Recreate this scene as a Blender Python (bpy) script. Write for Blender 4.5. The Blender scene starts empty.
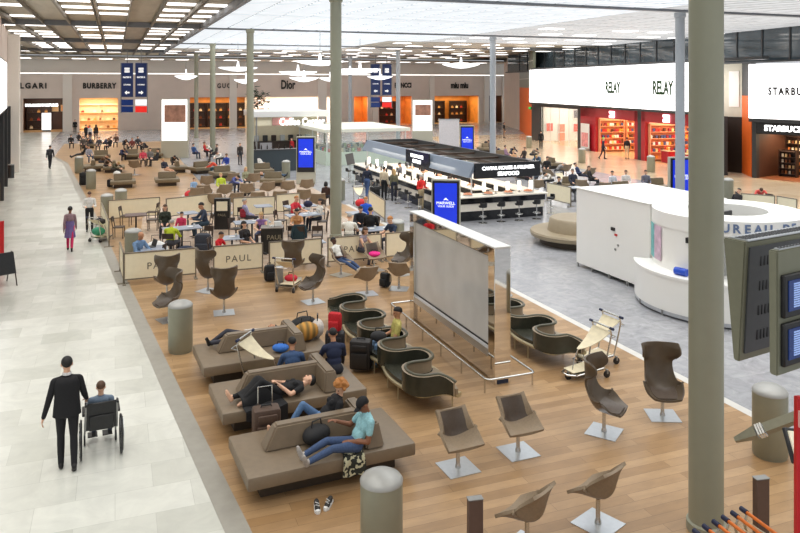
import bpy, bmesh, math, random
import numpy as np
from mathutils import Vector, Matrix, Euler, Quaternion
RND = random.Random(11)
SC = bpy.context.scene
COL = SC.collection
PI = math.pi
# ---------------------------------------------------------------- camera frame -> place
F, HC, YH = 740.0, 6.2, 84.0
A = math.radians(21.06)                      # the hall's long axis against the view axis
Vv = Vector((math.cos(A), math.sin(A), 0.0))   # across the hall
Uv = Vector((-math.sin(A), math.cos(A), 0.0))  # along the hall
def G(x, y, z=0.0):
    d = F * (HC - z) / (y - YH)
    return Vector(((x - 400) * d / F, d, z))
def P(x, y, d):
    return Vector(((x - 400) * d / F, d, HC - (y - YH) * d / F))
def H(v, u, z=0.0):
    p = Vv * v + Uv * u
    return Vector((p.x, p.y, z))
def vu(p):
    return p.dot(Vv), p.dot(Uv)
# ---------------------------------------------------------------- materials
MATS = {}
def mat(name, col, rough=0.6, metal=0.0, var=0.08, scale=14.0, bump=0.0, emit=0.0, ecol=None, spec=0.5, stretch=None, coat=0.0):
    if name in MATS: return MATS[name]
    m = bpy.data.materials.new(name); m.use_nodes = True
    nt = m.node_tree; n = nt.nodes; b = n['Principled BSDF']
    tc = n.new('ShaderNodeTexCoord'); no = n.new('ShaderNodeTexNoise'); rp = n.new('ShaderNodeValToRGB')
    no.inputs['Scale'].default_value = scale; no.inputs['Detail'].default_value = 3
    src = tc.outputs['Object']
    if stretch:
        mp = n.new('ShaderNodeMapping'); mp.inputs['Scale'].default_value = stretch
        nt.links.new(src, mp.inputs['Vector']); src = mp.outputs['Vector']
    nt.links.new(src, no.inputs['Vector']); nt.links.new(no.outputs['Fac'], rp.inputs['Fac'])
    c = list(col)[:3]
    rp.color_ramp.elements[0].position = 0.3; rp.color_ramp.elements[1].position = 0.7
    rp.color_ramp.elements[0].color = [max(0, k * (1 - var)) for k in c] + [1]
    rp.color_ramp.elements[1].color = [min(1, k * (1 + var)) for k in c] + [1]
    nt.links.new(rp.outputs['Color'], b.inputs['Base Color'])
    b.inputs['Roughness'].default_value = rough; b.inputs['Metallic'].default_value = metal
    b.inputs['Specular IOR Level'].default_value = spec
    if coat: b.inputs['Coat Weight'].default_value = coat
    if bump:
        bp = n.new('ShaderNodeBump'); bp.inputs['Strength'].default_value = bump; bp.inputs['Distance'].default_value = 0.01
        nt.links.new(no.outputs['Fac'], bp.inputs['Height']); nt.links.new(bp.outputs['Normal'], b.inputs['Normal'])
    if emit:
        b.inputs['Emission Color'].default_value = list(ecol or c)[:3] + [1]
        b.inputs['Emission Strength'].default_value = emit
    MATS[name] = m
    return m
def srgb(r, g, b):
    f = lambda k: (k / 255 / 12.92) if k / 255 <= 0.04045 else ((k / 255 + 0.055) / 1.055) ** 2.4
    return (f(r), f(g), f(b))
CM = {}
def cmat(rgb, rough=0.8, kind='cloth'):
    """cloth / skin / hair colour from an sRGB triple"""
    k = (tuple(rgb), rough, kind)
    if k not in CM:
        CM[k] = mat('%s_%d_%d_%d' % (kind, *rgb), srgb(*rgb), rough, var=0.14 if kind != 'skin' else 0.05, scale=30 if kind != 'hair' else 60, bump=0.15 if kind != 'skin' else 0)
    return CM[k]
# ---------------------------------------------------------------- mesh builder
class MB:
    def __init__(s): s.bm = bmesh.new(); s.mi = 0
    def _mat(s, faces):
        for f in faces: f.material_index = s.mi
    def m(s, i): s.mi = i; return s
    def box(s, c, d, rot=None, bev=0.0, seg=1):
        r = bmesh.ops.create_cube(s.bm, size=1.0); vs = r['verts']
        M = Matrix.Translation(Vector(c)) @ (rot.to_4x4() if rot is not None else Matrix.Identity(4)) @ Matrix.Diagonal((d[0], d[1], d[2], 1))
        bmesh.ops.transform(s.bm, matrix=M, verts=vs)
        fs = list({f for v in vs for f in v.link_faces}); s._mat(fs)
        if bev:
            es = list({e for v in vs for e in v.link_edges})
            rr = bmesh.ops.bevel(s.bm, geom=es, offset=bev, segments=seg, affect='EDGES', profile=0.5, clamp_overlap=True)
            s._mat(rr['faces'])
        return s
    def bx(s, x0, x1, y0, y1, z0, z1, bev=0.0, seg=1):
        return s.box(((x0 + x1) / 2, (y0 + y1) / 2, (z0 + z1) / 2), (abs(x1 - x0), abs(y1 - y0), abs(z1 - z0)), None, bev, seg)
    def cyl(s, p0, p1, r0, r1=None, n=16, cap=True):
        p0 = Vector(p0); p1 = Vector(p1); r1 = r0 if r1 is None else r1
        d = p1 - p0; L = d.length
        if L < 1e-6: return s
        q = d.to_track_quat('Z', 'Y').to_matrix().to_4x4()
        r = bmesh.ops.create_cone(s.bm, cap_ends=cap, cap_tris=False, segments=n, radius1=max(r0, 1e-4), radius2=max(r1, 1e-4), depth=L, matrix=Matrix.Translation((p0 + p1) / 2) @ q)
        s._mat({f for v in r['verts'] for f in v.link_faces}); return s
    def sph(s, c, r, n=12, rot=None):
        if not hasattr(r, '__len__'): r = (r, r, r)
        M = Matrix.Translation(Vector(c)) @ (rot.to_4x4() if rot is not None else Matrix.Identity(4)) @ Matrix.Diagonal((*r, 1))
        q = bmesh.ops.create_uvsphere(s.bm, u_segments=n, v_segments=max(6, n * 2 // 3), radius=1, matrix=M)
        s._mat({f for v in q['verts'] for f in v.link_faces}); return s
    def ico(s, c, r, sub=2, rot=None):
        if not hasattr(r, '__len__'): r = (r, r, r)
        M = Matrix.Translation(Vector(c)) @ (rot.to_4x4() if rot is not None else Matrix.Identity(4)) @ Matrix.Diagonal((*r, 1))
        q = bmesh.ops.create_icosphere(s.bm, subdivisions=sub, radius=1, matrix=M)
        s._mat({f for v in q['verts'] for f in v.link_faces}); return s
    def tube(s, pts, r, n=8, closed=False):
        """one continuous swept tube along pts; r may be a list"""
        pts = [Vector(p) for p in pts]; N = len(pts)
        rs = r if hasattr(r, '__len__') else [r] * N
        T = []
        for i in range(N):
            a = pts[i - 1] if (i > 0 or closed) else pts[i]
            b = pts[(i + 1) % N] if (i < N - 1 or closed) else pts[i]
            t = (b - a); T.append(t.normalized() if t.length > 1e-9 else Vector((0, 0, 1)))
        up = Vector((0, 0, 1)) if abs(T[0].z) < 0.9 else Vector((1, 0, 0))
        x = T[0].cross(up).normalized(); rings = []
        for i in range(N):
            x = (x - T[i] * x.dot(T[i]))
            x = x.normalized() if x.length > 1e-6 else T[i].orthogonal().normalized()
            y = T[i].cross(x)
            k = 1.0
            if 0 < i < N - 1 or closed:
                a = (pts[i] - pts[i - 1]).normalized(); c = max(0.35, math.sqrt(max(0.0, (1 + a.dot((pts[(i + 1) % N] - pts[i]).normalized())) / 2))); k = min(1.6, 1 / c)
            rings.append([s.bm.verts.new(pts[i] + (x * math.cos(2 * PI * j / n) + y * math.sin(2 * PI * j / n)) * rs[i] * (k if k < 1.25 else 1.1)) for j in range(n)])
        M = N if closed else N - 1
        for i in range(M):
            a, b = rings[i], rings[(i + 1) % N]
            for j in range(n):
                f = s.bm.faces.new((a[j], a[(j + 1) % n], b[(j + 1) % n], b[j])); f.material_index = s.mi
        if not closed:
            f = s.bm.faces.new(list(reversed(rings[0]))); f.material_index = s.mi
            f = s.bm.faces.new(rings[-1]); f.material_index = s.mi
        return s
    def lathe(s, prof, n=24, c=(0, 0, 0), a0=0.0, a1=2 * PI):
        """closed solid of revolution; prof = [(r,z)..] from bottom axis to top axis"""
        c = Vector(c); full = abs(a1 - a0 - 2 * PI) < 1e-6; rings = []
        for (r, z) in prof:
            if r < 1e-5: rings.append([s.bm.verts.new(c + Vector((0, 0, z)))])
            else: rings.append([s.bm.verts.new(c + Vector((r * math.cos(a0 + (a1 - a0) * j / n), r * math.sin(a0 + (a1 - a0) * j / n), z))) for j in range(n if full else n + 1)])
        for a, b in zip(rings, rings[1:]):
            m = n
            for j in range(m):
                k = (j + 1) % n if full else j + 1
                if len(a) == 1 and len(b) == 1: continue
                if len(a) == 1: vs = (a[0], b[k], b[j])
                elif len(b) == 1: vs = (a[j], a[k], b[0])
                else: vs = (a[j], a[k], b[k], b[j])
                f = s.bm.faces.new(vs); f.material_index = s.mi
        for rg, rev in ((rings[0], True), (rings[-1], False)):
            if len(rg) > 2 and full:
                f = s.bm.faces.new(list(reversed(rg)) if rev else rg); f.material_index = s.mi
        return s
    def prism(s, pts, z0, z1):
        lo = [s.bm.verts.new((p[0], p[1], z0)) for p in pts]; hi = [s.bm.verts.new((p[0], p[1], z1)) for p in pts]
        n = len(pts); fs = [s.bm.faces.new(list(reversed(lo))), s.bm.faces.new(hi)]
        fs += [s.bm.faces.new((lo[i], lo[(i + 1) % n], hi[(i + 1) % n], hi[i])) for i in range(n)]
        s._mat(fs); return s
    def prism_axis(s, pts, a0, a1, axis='x'):
        """outline (p,q) extruded along x (p=y,q=z) or y (p=x,q=z)"""
        mk = (lambda p, t: (t, p[0], p[1])) if axis == 'x' else (lambda p, t: (p[0], t, p[1]))
        lo = [s.bm.verts.new(mk(p, a0)) for p in pts]; hi = [s.bm.verts.new(mk(p, a1)) for p in pts]
        n = len(pts); fs = [s.bm.faces.new(lo), s.bm.faces.new(list(reversed(hi)))]
        fs += [s.bm.faces.new((lo[(i + 1) % n], lo[i], hi[i], hi[(i + 1) % n])) for i in range(n)]
        s._mat(fs); return s
    def sheet(s, fn, nu, nv, th, closed_u=False):
        """solid sheet: fn(a,b) a,b in 0..1 gives the front point; thickness th along the back normal"""
        g = [[Vector(fn(i / nu, j / nv)) for i in range(nu + 1)] for j in range(nv + 1)]
        nm = []
        for j in range(nv + 1):
            row = []
            for i in range(nu + 1):
                du = g[j][min(nu, i + 1)] - g[j][max(0, i - 1)]; dv = g[min(nv, j + 1)][i] - g[max(0, j - 1)][i]
                k = du.cross(dv); row.append(k.normalized() if k.length > 1e-9 else Vector((0, 0, 1)))
            nm.append(row)
        fr = [[s.bm.verts.new(g[j][i]) for i in range(nu + 1)] for j in range(nv + 1)]
        bk = [[s.bm.verts.new(g[j][i] - nm[j][i] * th) for i in range(nu + 1)] for j in range(nv + 1)]
        fs = []; m0 = s.mi
        for j in range(nv):
            for i in range(nu):
                f = s.bm.faces.new((fr[j][i], fr[j][i + 1], fr[j + 1][i + 1], fr[j + 1][i])); f.material_index = m0
                f = s.bm.faces.new((bk[j][i], bk[j + 1][i], bk[j + 1][i + 1], bk[j][i + 1])); f.material_index = s.back if hasattr(s, 'back') else m0
        for j in range(nv):
            s._mat([s.bm.faces.new((fr[j][0], fr[j + 1][0], bk[j + 1][0], bk[j][0])), s.bm.faces.new((fr[j + 1][nu], fr[j][nu], bk[j][nu], bk[j + 1][nu]))])
        for i in range(nu):
            s._mat([s.bm.faces.new((fr[0][i + 1], fr[0][i], bk[0][i], bk[0][i + 1])), s.bm.faces.new((fr[nv][i], fr[nv][i + 1], bk[nv][i + 1], bk[nv][i]))])
        return s
    def xf(s, M):
        bmesh.ops.transform(s.bm, matrix=M, verts=s.bm.verts); return s
    def mesh(s, name, mats, smooth=40):
        bmesh.ops.recalc_face_normals(s.bm, faces=s.bm.faces)
        me = bpy.data.meshes.new(name); s.bm.to_mesh(me); s.bm.free()
        for m in (mats if isinstance(mats, (list, tuple)) else [mats]): me.materials.append(m)
        if smooth:
            me.shade_smooth(); me.set_sharp_from_angle(angle=math.radians(smooth))
        return me
    def build(s, name, mats, parent=None, loc=(0, 0, 0), rotz=0.0, smooth=40, **kw):
        return link(name, s.mesh(name, mats, smooth), parent, loc, rotz, **kw)
def link(name, data, parent=None, loc=(0, 0, 0), rotz=0.0, label=None):
    o = bpy.data.objects.new(name, data); COL.objects.link(o)
    o.location = loc
    if rotz: o.rotation_euler = (0, 0, rotz)
    if parent is not None: o.parent = parent
    if label: o['label'] = label
    return o
def tag(o, label, cat, group=None, kind=None):
    o['label'] = label; o['category'] = cat
    if group: o['group'] = group
    if kind: o['kind'] = kind
    return o
def struct(o, label=None):
    o['kind'] = 'structure'
    if label: o['label'] = label
    return o
def thing(name, label, cat, loc=(0, 0, 0), rotz=0.0, group=None):
    o = bpy.data.objects.new(name, None); COL.objects.link(o); o.empty_display_size = 0.1
    o.location = loc; o.rotation_euler = (0, 0, rotz)
    return tag(o, label, cat, group)
KIDS = {}
def kids(o):
    return [c for c in o.children]
def dup(src, label=None, loc=None, rotz=None, group=None, scale=None):
    r = src.copy(); COL.objects.link(r)
    if loc is not None: r.location = loc
    if rotz is not None: r.rotation_euler = (0, 0, rotz)
    if scale is not None: r.scale = (scale, scale, scale) if not hasattr(scale, '__len__') else scale
    if label: r['label'] = label
    if group: r['group'] = group
    for ch in kids(src):
        c = ch.copy(); COL.objects.link(c); c.parent = r
        for g in kids(ch):
            d = g.copy(); COL.objects.link(d); d.parent = c
    return r
class Proto:
    """first place() uses the built thing itself, later ones copies of it"""
    def __init__(s, root): s.root = root; s.used = False
    def place(s, label, loc, rotz=0.0, group=None, scale=None):
        if not s.used:
            s.used = True; r = s.root; r.location = loc; r.rotation_euler = (0, 0, rotz)
            if scale is not None: r.scale = (scale, scale, scale) if not hasattr(scale, '__len__') else scale
            r['label'] = label
            if group: r['group'] = group
            return r
        return dup(s.root, label, loc, rotz, group, scale if scale is not None else (1, 1, 1))
def text(name, s, size, m, parent, loc, rot, ext=0.01, align='CENTER', sx=1.0, label=None, space=1.0, bold=0.0):
    c = bpy.data.curves.new(name, 'FONT'); c.body = s; c.size = size; c.extrude = ext; c.align_x = align; c.align_y = 'CENTER'
    c.resolution_u = 3; c.space_character = space; c.offset = bold
    c.materials.append(m)
    o = bpy.data.objects.new(name, c); COL.objects.link(o); o.location = loc; o.rotation_euler = rot; o.scale = (sx, 1, 1)
    if parent is not None: o.parent = parent
    if label: o['label'] = label
    return o
def yaw(deg):
    """0 faces the camera, 90 to the picture's right, 180 away, -90 left (local forward is +Y)"""
    return PI + math.radians(deg)
def Rz(a): return Matrix.Rotation(a, 3, 'Z')
def Rx(a): return Matrix.Rotation(a, 3, 'X')
def Ry(a): return Matrix.Rotation(a, 3, 'Y')
# common materials
M_chrome = mat('brushed_steel', (0.62, 0.62, 0.60), 0.22, 1.0, 0.05)
M_plate = mat('steel_base_plate', (0.60, 0.62, 0.64), 0.3, 0.9, 0.04)
M_taupe = mat('taupe_leather', srgb(128, 112, 92), 0.42, 0, 0.06, 9, 0.08)
M_taupe2 = mat('taupe_fabric', srgb(144, 126, 103), 0.6, 0, 0.08, 30, 0.15)
M_brown = mat('dark_brown_leather', srgb(90, 77, 62), 0.34, 0, 0.08, 9, 0.06)
M_brownin = mat('brown_seat_cushion', srgb(88, 76, 66), 0.42, 0, 0.08, 20, 0.1)
M_black = mat('black_plastic', (0.012, 0.012, 0.013), 0.4, 0, 0.2)
M_dark = mat('charcoal_metal', (0.045, 0.047, 0.05), 0.45, 0.3, 0.1)
M_white = mat('white_laminate', (0.80, 0.80, 0.78), 0.35, 0, 0.02)
M_cream = mat('cream_fabric_panel', srgb(246, 236, 206), 0.7, 0, 0.03, 6)
M_grey = mat('grey_metal', (0.30, 0.30, 0.29), 0.4, 0.4, 0.06)
M_olive = mat('olive_grey_metal', srgb(142, 140, 120), 0.42, 0.25, 0.05)
# ================================================================ SETTING
def tile_mat(name, c1, c2, mort, bw, bh, rough, scale=1.0, msize=0.004, off=0.5, nscale=3.0, namt=0.25, spec=0.5, dist=0.0):
    m = bpy.data.materials.new(name); m.use_nodes = True; nt = m.node_tree; n = nt.nodes; b = n['Principled BSDF']
    tc = n.new('ShaderNodeTexCoord'); br = n.new('ShaderNodeTexBrick')
    br.offset = off; br.inputs['Scale'].default_value = scale
    br.inputs['Color1'].default_value = (*c1, 1); br.inputs['Color2'].default_value = (*c2, 1); br.inputs['Mortar'].default_value = (*mort, 1)
    br.inputs['Brick Width'].default_value = bw; br.inputs['Row Height'].default_value = bh
    br.inputs['Mortar Size'].default_value = msize; br.inputs['Mortar Smooth'].default_value = 0.3
    nt.links.new(tc.outputs['Object'], br.inputs['Vector'])
    no = n.new('ShaderNodeTexNoise'); no.inputs['Scale'].default_value = nscale; no.inputs['Detail'].default_value = 6; no.inputs['Roughness'].default_value = 0.65
    no.inputs['Distortion'].default_value = dist
    mp = n.new('ShaderNodeMapping'); mp.inputs['Scale'].default_value = (0.35 if dist == 0 else 1.0, 1, 1) if dist == 0 else (1, 1, 1)
    nt.links.new(tc.outputs['Object'], mp.inputs['Vector']); nt.links.new(mp.outputs['Vector'], no.inputs['Vector'])
    mx = n.new('ShaderNodeMix'); mx.data_type = 'RGBA'; mx.blend_type = 'MULTIPLY'
    rp = n.new('ShaderNodeValToRGB'); rp.color_ramp.elements[0].position = 0.32; rp.color_ramp.elements[1].position = 0.68
    rp.color_ramp.elements[0].color = (1 - namt, 1 - namt, 1 - namt * 0.95, 1); rp.color_ramp.elements[1].color = (1, 1, 1, 1)
    nt.links.new(no.outputs['Fac'], rp.inputs['Fac']); mx.inputs['Factor'].default_value = 1.0
    nt.links.new(br.outputs['Color'], mx.inputs['A']); nt.links.new(rp.outputs['Color'], mx.inputs['B'])
    nt.links.new(mx.outputs['Result'], b.inputs['Base Color'])
    b.inputs['Roughness'].default_value = rough; b.inputs['Specular IOR Level'].default_value = spec
    return m
M_marble = tile_mat('white_marble_tiles', srgb(226, 227, 218), srgb(206, 207, 197), srgb(196, 197, 188), 1.1, 0.75, 0.2, nscale=1.6, namt=0.14, dist=1.2)
M_greyfloor = tile_mat('grey_marble_tiles', srgb(176, 177, 180), srgb(164, 165, 169), srgb(150, 150, 153), 0.9, 0.6, 0.2, nscale=2.2, namt=0.3, dist=1.5, spec=0.4)
M_wood = tile_mat('oak_planks', srgb(190, 155, 114), srgb(162, 127, 87), srgb(118, 90, 60), 2.4, 0.2, 0.33, msize=0.003, nscale=5.0, namt=0.22)
M_cafefloor = tile_mat('pale_oak_planks', srgb(206, 186, 166), srgb(190, 166, 144), srgb(150, 128, 108), 2.4, 0.2, 0.26, msize=0.003, nscale=4.0, namt=0.14)
M_beigefloor = tile_mat('beige_stone_tiles', srgb(222, 200, 170), srgb(210, 186, 154), srgb(190, 168, 138), 1.2, 0.8, 0.14, nscale=2.0, namt=0.12, dist=1.0)
M_kerb = mat('grey_stone_kerb', srgb(158, 154, 144), 0.5, 0, 0.06, 5)
M_pale_edge = mat('pale_stone_edge', srgb(206, 204, 198), 0.4, 0, 0.05, 5)

def flat(name, vupts, z, m, kind=True, th=0.02):
    b = MB(); b.prism(vupts, z - th, z)
    o = b.build(name, m, None, (0, 0, 0), A, smooth=0)
    return struct(o) if kind else o
walk = [vu(G(x, y)) for x, y in ((225, 533), (199, 474), (166, 399), (109, 266), (88, 215), (63, 163))]
walk = [(walk[0][0] + 0.6, 3.0)] + walk + [(-5.2, 70), (-6.4, 88), (-6.6, 105.3)]
flat('floor', [(-22, 0), (50, 0), (62, 106), (-22, 106)], 0.0, M_greyfloor, th=0.2)
flat('floor_walkway', [(-20, 3.0)] + walk + [(-20, 105.3)], 0.003, M_marble, th=0.004)
kerb = walk[:-2]
kr = [(v + 0.34, u) for v, u in kerb]
flat('trim_kerb', kerb + kr[::-1], 0.006, M_kerb, th=0.006)
flat('floor_wood', kr + [(-4.9, 84), (5.0, 84), (5.0, 36.5), (11.05, 36.5), (11.05, 3.0)], 0.0035, M_wood, th=0.004)
flat('floor_cafe', [(0.6, 25.0), (9.9, 25.0), (9.9, 36.4), (11.0, 36.4), (11.0, 47), (5.0, 47), (1.2, 36.4)], 0.0055, M_cafefloor, th=0.004)
flat('trim_pale_edge', [(11.05, 3.0), (11.05, 36.5), (11.25, 36.5), (11.25, 3.0)], 0.005, M_pale_edge, th=0.004)
flat('floor_beige', [(31, 20), (48, 20), (48, 80), (33, 80)], 0.003, M_beigefloor, th=0.004)

# ---------------------------------------------------------------- ceiling
ZC = 9.75
FILL = 3.4  # strength of the added area lamps over the hall floor
def slat_mat(name, c1, c2, scale, rough, metal=0.0, axis='X', emit=0.0, e0=0.5, e1=1.0, ecol=(1, 1, 1)):
    m = bpy.data.materials.new(name); m.use_nodes = True; nt = m.node_tree; n = nt.nodes; b = n['Principled BSDF']
    tc = n.new('ShaderNodeTexCoord'); w = n.new('ShaderNodeTexWave'); w.wave_type = 'BANDS'; w.bands_direction = axis
    w.inputs['Scale'].default_value = scale; w.inputs['Distortion'].default_value = 0.6; w.inputs['Detail'].default_value = 2
    no = n.new('ShaderNodeTexNoise'); no.inputs['Scale'].default_value = 0.9; no.inputs['Detail'].default_value = 4
    mp = n.new('ShaderNodeMapping'); mp.inputs['Scale'].default_value = (0.35, 2.2, 1) if axis == 'Y' else (2.2, 0.35, 1)
    nt.links.new(tc.outputs['Object'], w.inputs['Vector']); nt.links.new(tc.outputs['Object'], mp.inputs['Vector']); nt.links.new(mp.outputs['Vector'], no.inputs['Vector'])
    mth = n.new('ShaderNodeMath'); mth.operation = 'MULTIPLY_ADD'; mth.inputs[1].default_value = 0.35
    nt.links.new(w.outputs['Fac'], mth.inputs[0]); m2 = n.new('ShaderNodeMath'); m2.operation = 'MULTIPLY'; m2.inputs[1].default_value = 0.75
    nt.links.new(no.outputs['Fac'], m2.inputs[0]); nt.links.new(m2.outputs[0], mth.inputs[2])
    rp = n.new('ShaderNodeValToRGB'); rp.color_ramp.elements[0].color = (*c1, 1); rp.color_ramp.elements[1].color = (*c2, 1)
    rp.color_ramp.elements[0].position = 0.2; rp.color_ramp.elements[1].position = 0.75
    nt.links.new(mth.outputs[0], rp.inputs['Fac']); nt.links.new(rp.outputs['Color'], b.inputs['Base Color'])
    b.inputs['Roughness'].default_value = rough; b.inputs['Metallic'].default_value = metal
    if emit:
        mr = n.new('ShaderNodeMapRange'); mr.inputs['From Min'].default_value = 0.25; mr.inputs['From Max'].default_value = 0.75; mr.inputs['To Min'].default_value = e0 * emit; mr.inputs['To Max'].default_value = e1 * emit
        nt.links.new(mth.outputs[0], mr.inputs['Value']); nt.links.new(mr.outputs['Result'], b.inputs['Emission Strength'])
        b.inputs['Emission Color'].default_value = (*ecol, 1)
    return m
M_ceil = slat_mat('brown_ceiling_slats', srgb(136, 130, 114), srgb(182, 174, 156), 6.0, 0.45, 0.2, 'X')
M_ceilpale = slat_mat('pale_ceiling_slats', srgb(176, 170, 158), srgb(206, 200, 190), 5.0, 0.6, 0.0, 'Y')
M_lum = slat_mat('luminous_ceiling_sheet', (0.10, 0.11, 0.12), (0.16, 0.17, 0.18), 0.55, 0.6, 0.0, 'Y', 1.12, 0.42, 1.0, (0.90, 0.955, 1.0))
M_lum2 = slat_mat('soft_luminous_sheet', (0.10, 0.10, 0.10), (0.16, 0.16, 0.16), 0.55, 0.6, 0.0, 'Y', 0.72, 0.42, 1.0, (0.95, 0.97, 0.98))
M_strip = mat('strip_light_diffuser', (0.9, 0.9, 0.9), 0.5, emit=2.6, ecol=(1.0, 0.965, 0.93), var=0.02)
M_beam = mat('grey_blue_beam', srgb(120, 124, 130), 0.5, 0.1, 0.05)
flat('ceiling', [(-22, 2), (52, 2), (66, 106), (-22, 106)], ZC + 0.45, M_ceil, th=0.2)
M_coffer = mat('ceiling_coffer_edge', srgb(120, 114, 102), 0.5, 0.2, 0.05)
# coffer ribs of the brown ceiling (along the hall and across it)
def rib(name, v0, v1, u0, u1, z0=ZC, z1=ZC + 0.26, m=None):
    b = MB(); b.bx(v0, v1, u0, u1, z0, z1)
    return struct(b.build(name, m or M_coffer, None, (0, 0, 0), A, smooth=0))
cols_v = []
v = 3.75
while v > -22:
    cols_v.append(v); cols_v.append(v - 1.65); v -= 4.6
for k, v in enumerate(cols_v):
    if v > -15: rib('trim_ceiling_rib', v - 0.05, v + 0.05, 18, 100, ZC, ZC + 0.2)
    if v > -15: rib('trim_ceiling_rib', v + 1.5, v + 1.56, 18, 100, ZC, ZC + 0.2)
ROWS = (28.6, 48.4, 67.2, 86.4)
for u in ROWS:
    rib('trim_ceiling_beam', -20, 46, u - 0.16, u + 0.16, ZC - 0.06, ZC + 0.3, M_beam)
sb = MB(); sb.bx(-0.70, 0.70, -0.48, 0.48, 0.0, 0.03, 0.005)
strip_mesh = sb.mesh('strip_light', M_strip, 30)
def strip(v, u, label, group, z=ZC + 0.215, sc=(1, 1, 1)):
    o = link('ceiling_light', strip_mesh, None, H(v, u, z), A); o.scale = sc
    return tag(o, label, 'ceiling light', group)
for k, v in enumerate(cols_v):
    vv = v + 0.78
    for u in [r + 3.1 * q + 1.7 for r in (9.6, 28.6, 48.0, 67.2, 86.0) for q in (0, 1, 2, 3, 4, 5)]:
        if u > 95: break
        d = vv * 0.3593 + u * 0.9332; x = 400 + F * (vv * 0.9332 - u * 0.3593) / d; y = YH - (ZC - HC) * F / d
        near_beam = ((int(u / 3.1) + k // 2) % 5 == 0)
        if -15 < x < 260 and y > -6 and not near_beam:
            strip(vv, u, 'bright strip light set in the brown slatted ceiling above the marble walkway', 'strip lights in the brown ceiling')
# luminous ceiling of the middle bay
lb = MB(); lb.bx(-0.66, 0.66, -4.65, 4.65, 0.0, 0.05)
lum_mesh = lb.mesh('luminous_sheet', M_lum, 0)
lb = MB(); lb.bx(-0.66, 0.66, -4.65, 4.65, 0.0, 0.05)
lum2_mesh = lb.mesh('soft_luminous_sheet', M_lum2, 0)
lb = MB(); lb.bx(-0.66, 0.66, -4.65, 4.65, 0.0, 0.05)
pale_mesh = lb.mesh('pale_ceiling_tile', M_ceilpale, 0)
bays = [(9.4, 18.9), (18.9, 28.4), (28.8, 38.5), (38.5, 48.2), (48.6, 57.8), (57.8, 67.0), (67.4, 76.8), (76.8, 86.2), (86.6, 96.0)]
for j, (u0, u1) in enumerate(bays):
    v = 5.3
    i = 0
    while v < 46:
        vv = v + 0.72; uc = (u0 + u1) / 2
        d = vv * 0.3593 + uc * 0.9332; x = 400 + F * (vv * 0.9332 - uc * 0.3593) / d
        vis = -150 < x < 1150
        if vis:
            bright = vv < 24 + (0 if uc < 58 else -3) and uc < 78
            soft = (not bright) and uc < 60
            if bright or soft or vv < 34:
                me = lum_mesh if bright else lum2_mesh if soft else pale_mesh
                if bright or soft:
                    o = link('luminous_ceiling_panel', me, None, H(vv, uc, ZC + 0.03), A); o.scale = (1, (u1 - u0 - 0.06) / 9.3, 1)
                    tag(o, 'wide glowing white ceiling panel over the middle of the hall' if bright else 'softly glowing pale ceiling panel over the shop side of the hall', 'ceiling light', 'glowing panels of the middle ceiling' if bright else 'soft panels over the shop side')
                else:
                    o = link('ceiling_panel', me, None, H(vv, uc, ZC + 0.03), A); o.scale = (1, (u1 - u0 - 0.06) / 9.3, 1); struct(o)
            if not bright and vv < 44 and uc > 40 and i % 2 == 0:
                for q in (0.27, 0.75):
                    if (i + int(q * 10) + j) % 3 == 0: continue
                    strip(vv, u0 + (u1 - u0) * q, 'bright strip light in the pale ceiling nearer the right shops' if 0 else 'bright strip light in the pale ceiling over the far shop side', 'strip lights in the pale ceiling', ZC - 0.005)
        v += 1.45; i += 1
rib('trim_ceiling_edge', 5.02, 5.26, 9, 96, ZC - 0.1, ZC + 0.3, M_beam)
# area lamps added below the ceiling to brighten floor and back wall
def fill_light(v, u, sx, sy, e, spread=115, col=(1.0, 0.98, 0.95)):
    L = bpy.data.lights.new('fill_lamp', 'AREA'); L.shape = 'RECTANGLE'; L.size = sx; L.size_y = sy; L.energy = e; L.color = col
    L.spread = math.radians(spread)
    o = bpy.data.objects.new('fill_lamp', L); COL.objects.link(o); o.location = H(v, u, ZC - 0.12); o.rotation_euler = (0, 0, A)
# lowered ceiling strip along the back wall
flat('ceiling_soffit', [(-22, 97), (60, 97), (64, 105.3), (-22, 105.3)], 9.5, M_ceilpale, th=0.12)
for k in range(22):
    strip(-13.5 + k * 3.1, 100.5, 'square bright light in the lowered ceiling before the back wall', 'lights in the lowered ceiling', 9.345, (1.1, 2.2, 1))
for k in range(6):
    fill_light(-10 + k * 11, 100.0, 10, 4, 150, 170, (1.0, 0.95, 0.9))  # added lamps that wash the back wall with extra light

for j, (u0, u1) in enumerate([(0, 9.4), (9.4, 28.2), (28.8, 48), (48.6, 67), (67.4, 86), (86.6, 96)]):
    for v0, v1, k in ((-14, 3.0, 1.0), (6, 20, 1.0), (21, 44, 1.0)):
        fill_light((v0 + v1) / 2, (u0 + u1) / 2, v1 - v0, u1 - u0 - 1, (v1 - v0) * (u1 - u0) * FILL)  # added fill over each bay, beyond what the ceiling panels give
# ---------------------------------------------------------------- columns
M_col = mat('pale_green_grey_paint', srgb(154, 155, 136), 0.42, 0, 0.03, 3)
M_col2 = mat('cool_grey_paint', srgb(170, 176, 182), 0.45, 0, 0.03, 3)
def column(p, r=0.23, m=M_col, z=ZC):
    b = MB(); b.lathe([(r + 0.03, 0), (r + 0.03, 0.12), (r, 0.14), (r, z - 0.25), (r + 0.05, z - 0.2), (r + 0.05, z)], 40, (0, 0, 0))
    return struct(b.build('column', m, None, (p.x, p.y, 0)))
row1 = [Vector((4.26, 10.3, 0)), Vector((-2.6, 30.0, 0)), Vector((-9.72, 48.0, 0)), Vector((-16.4, 64.8, 0)), Vector((-23.4, 85.0, 0))]
row2 = [Vector((14.0, 37.0, 0)), Vector((7.05, 56.2, 0)), Vector((-0.2, 78.8, 0)), Vector((-6.4, 95.0, 0))]
for p in row1: column(p)
for p in row2: column(p, m=M_col2)

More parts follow.
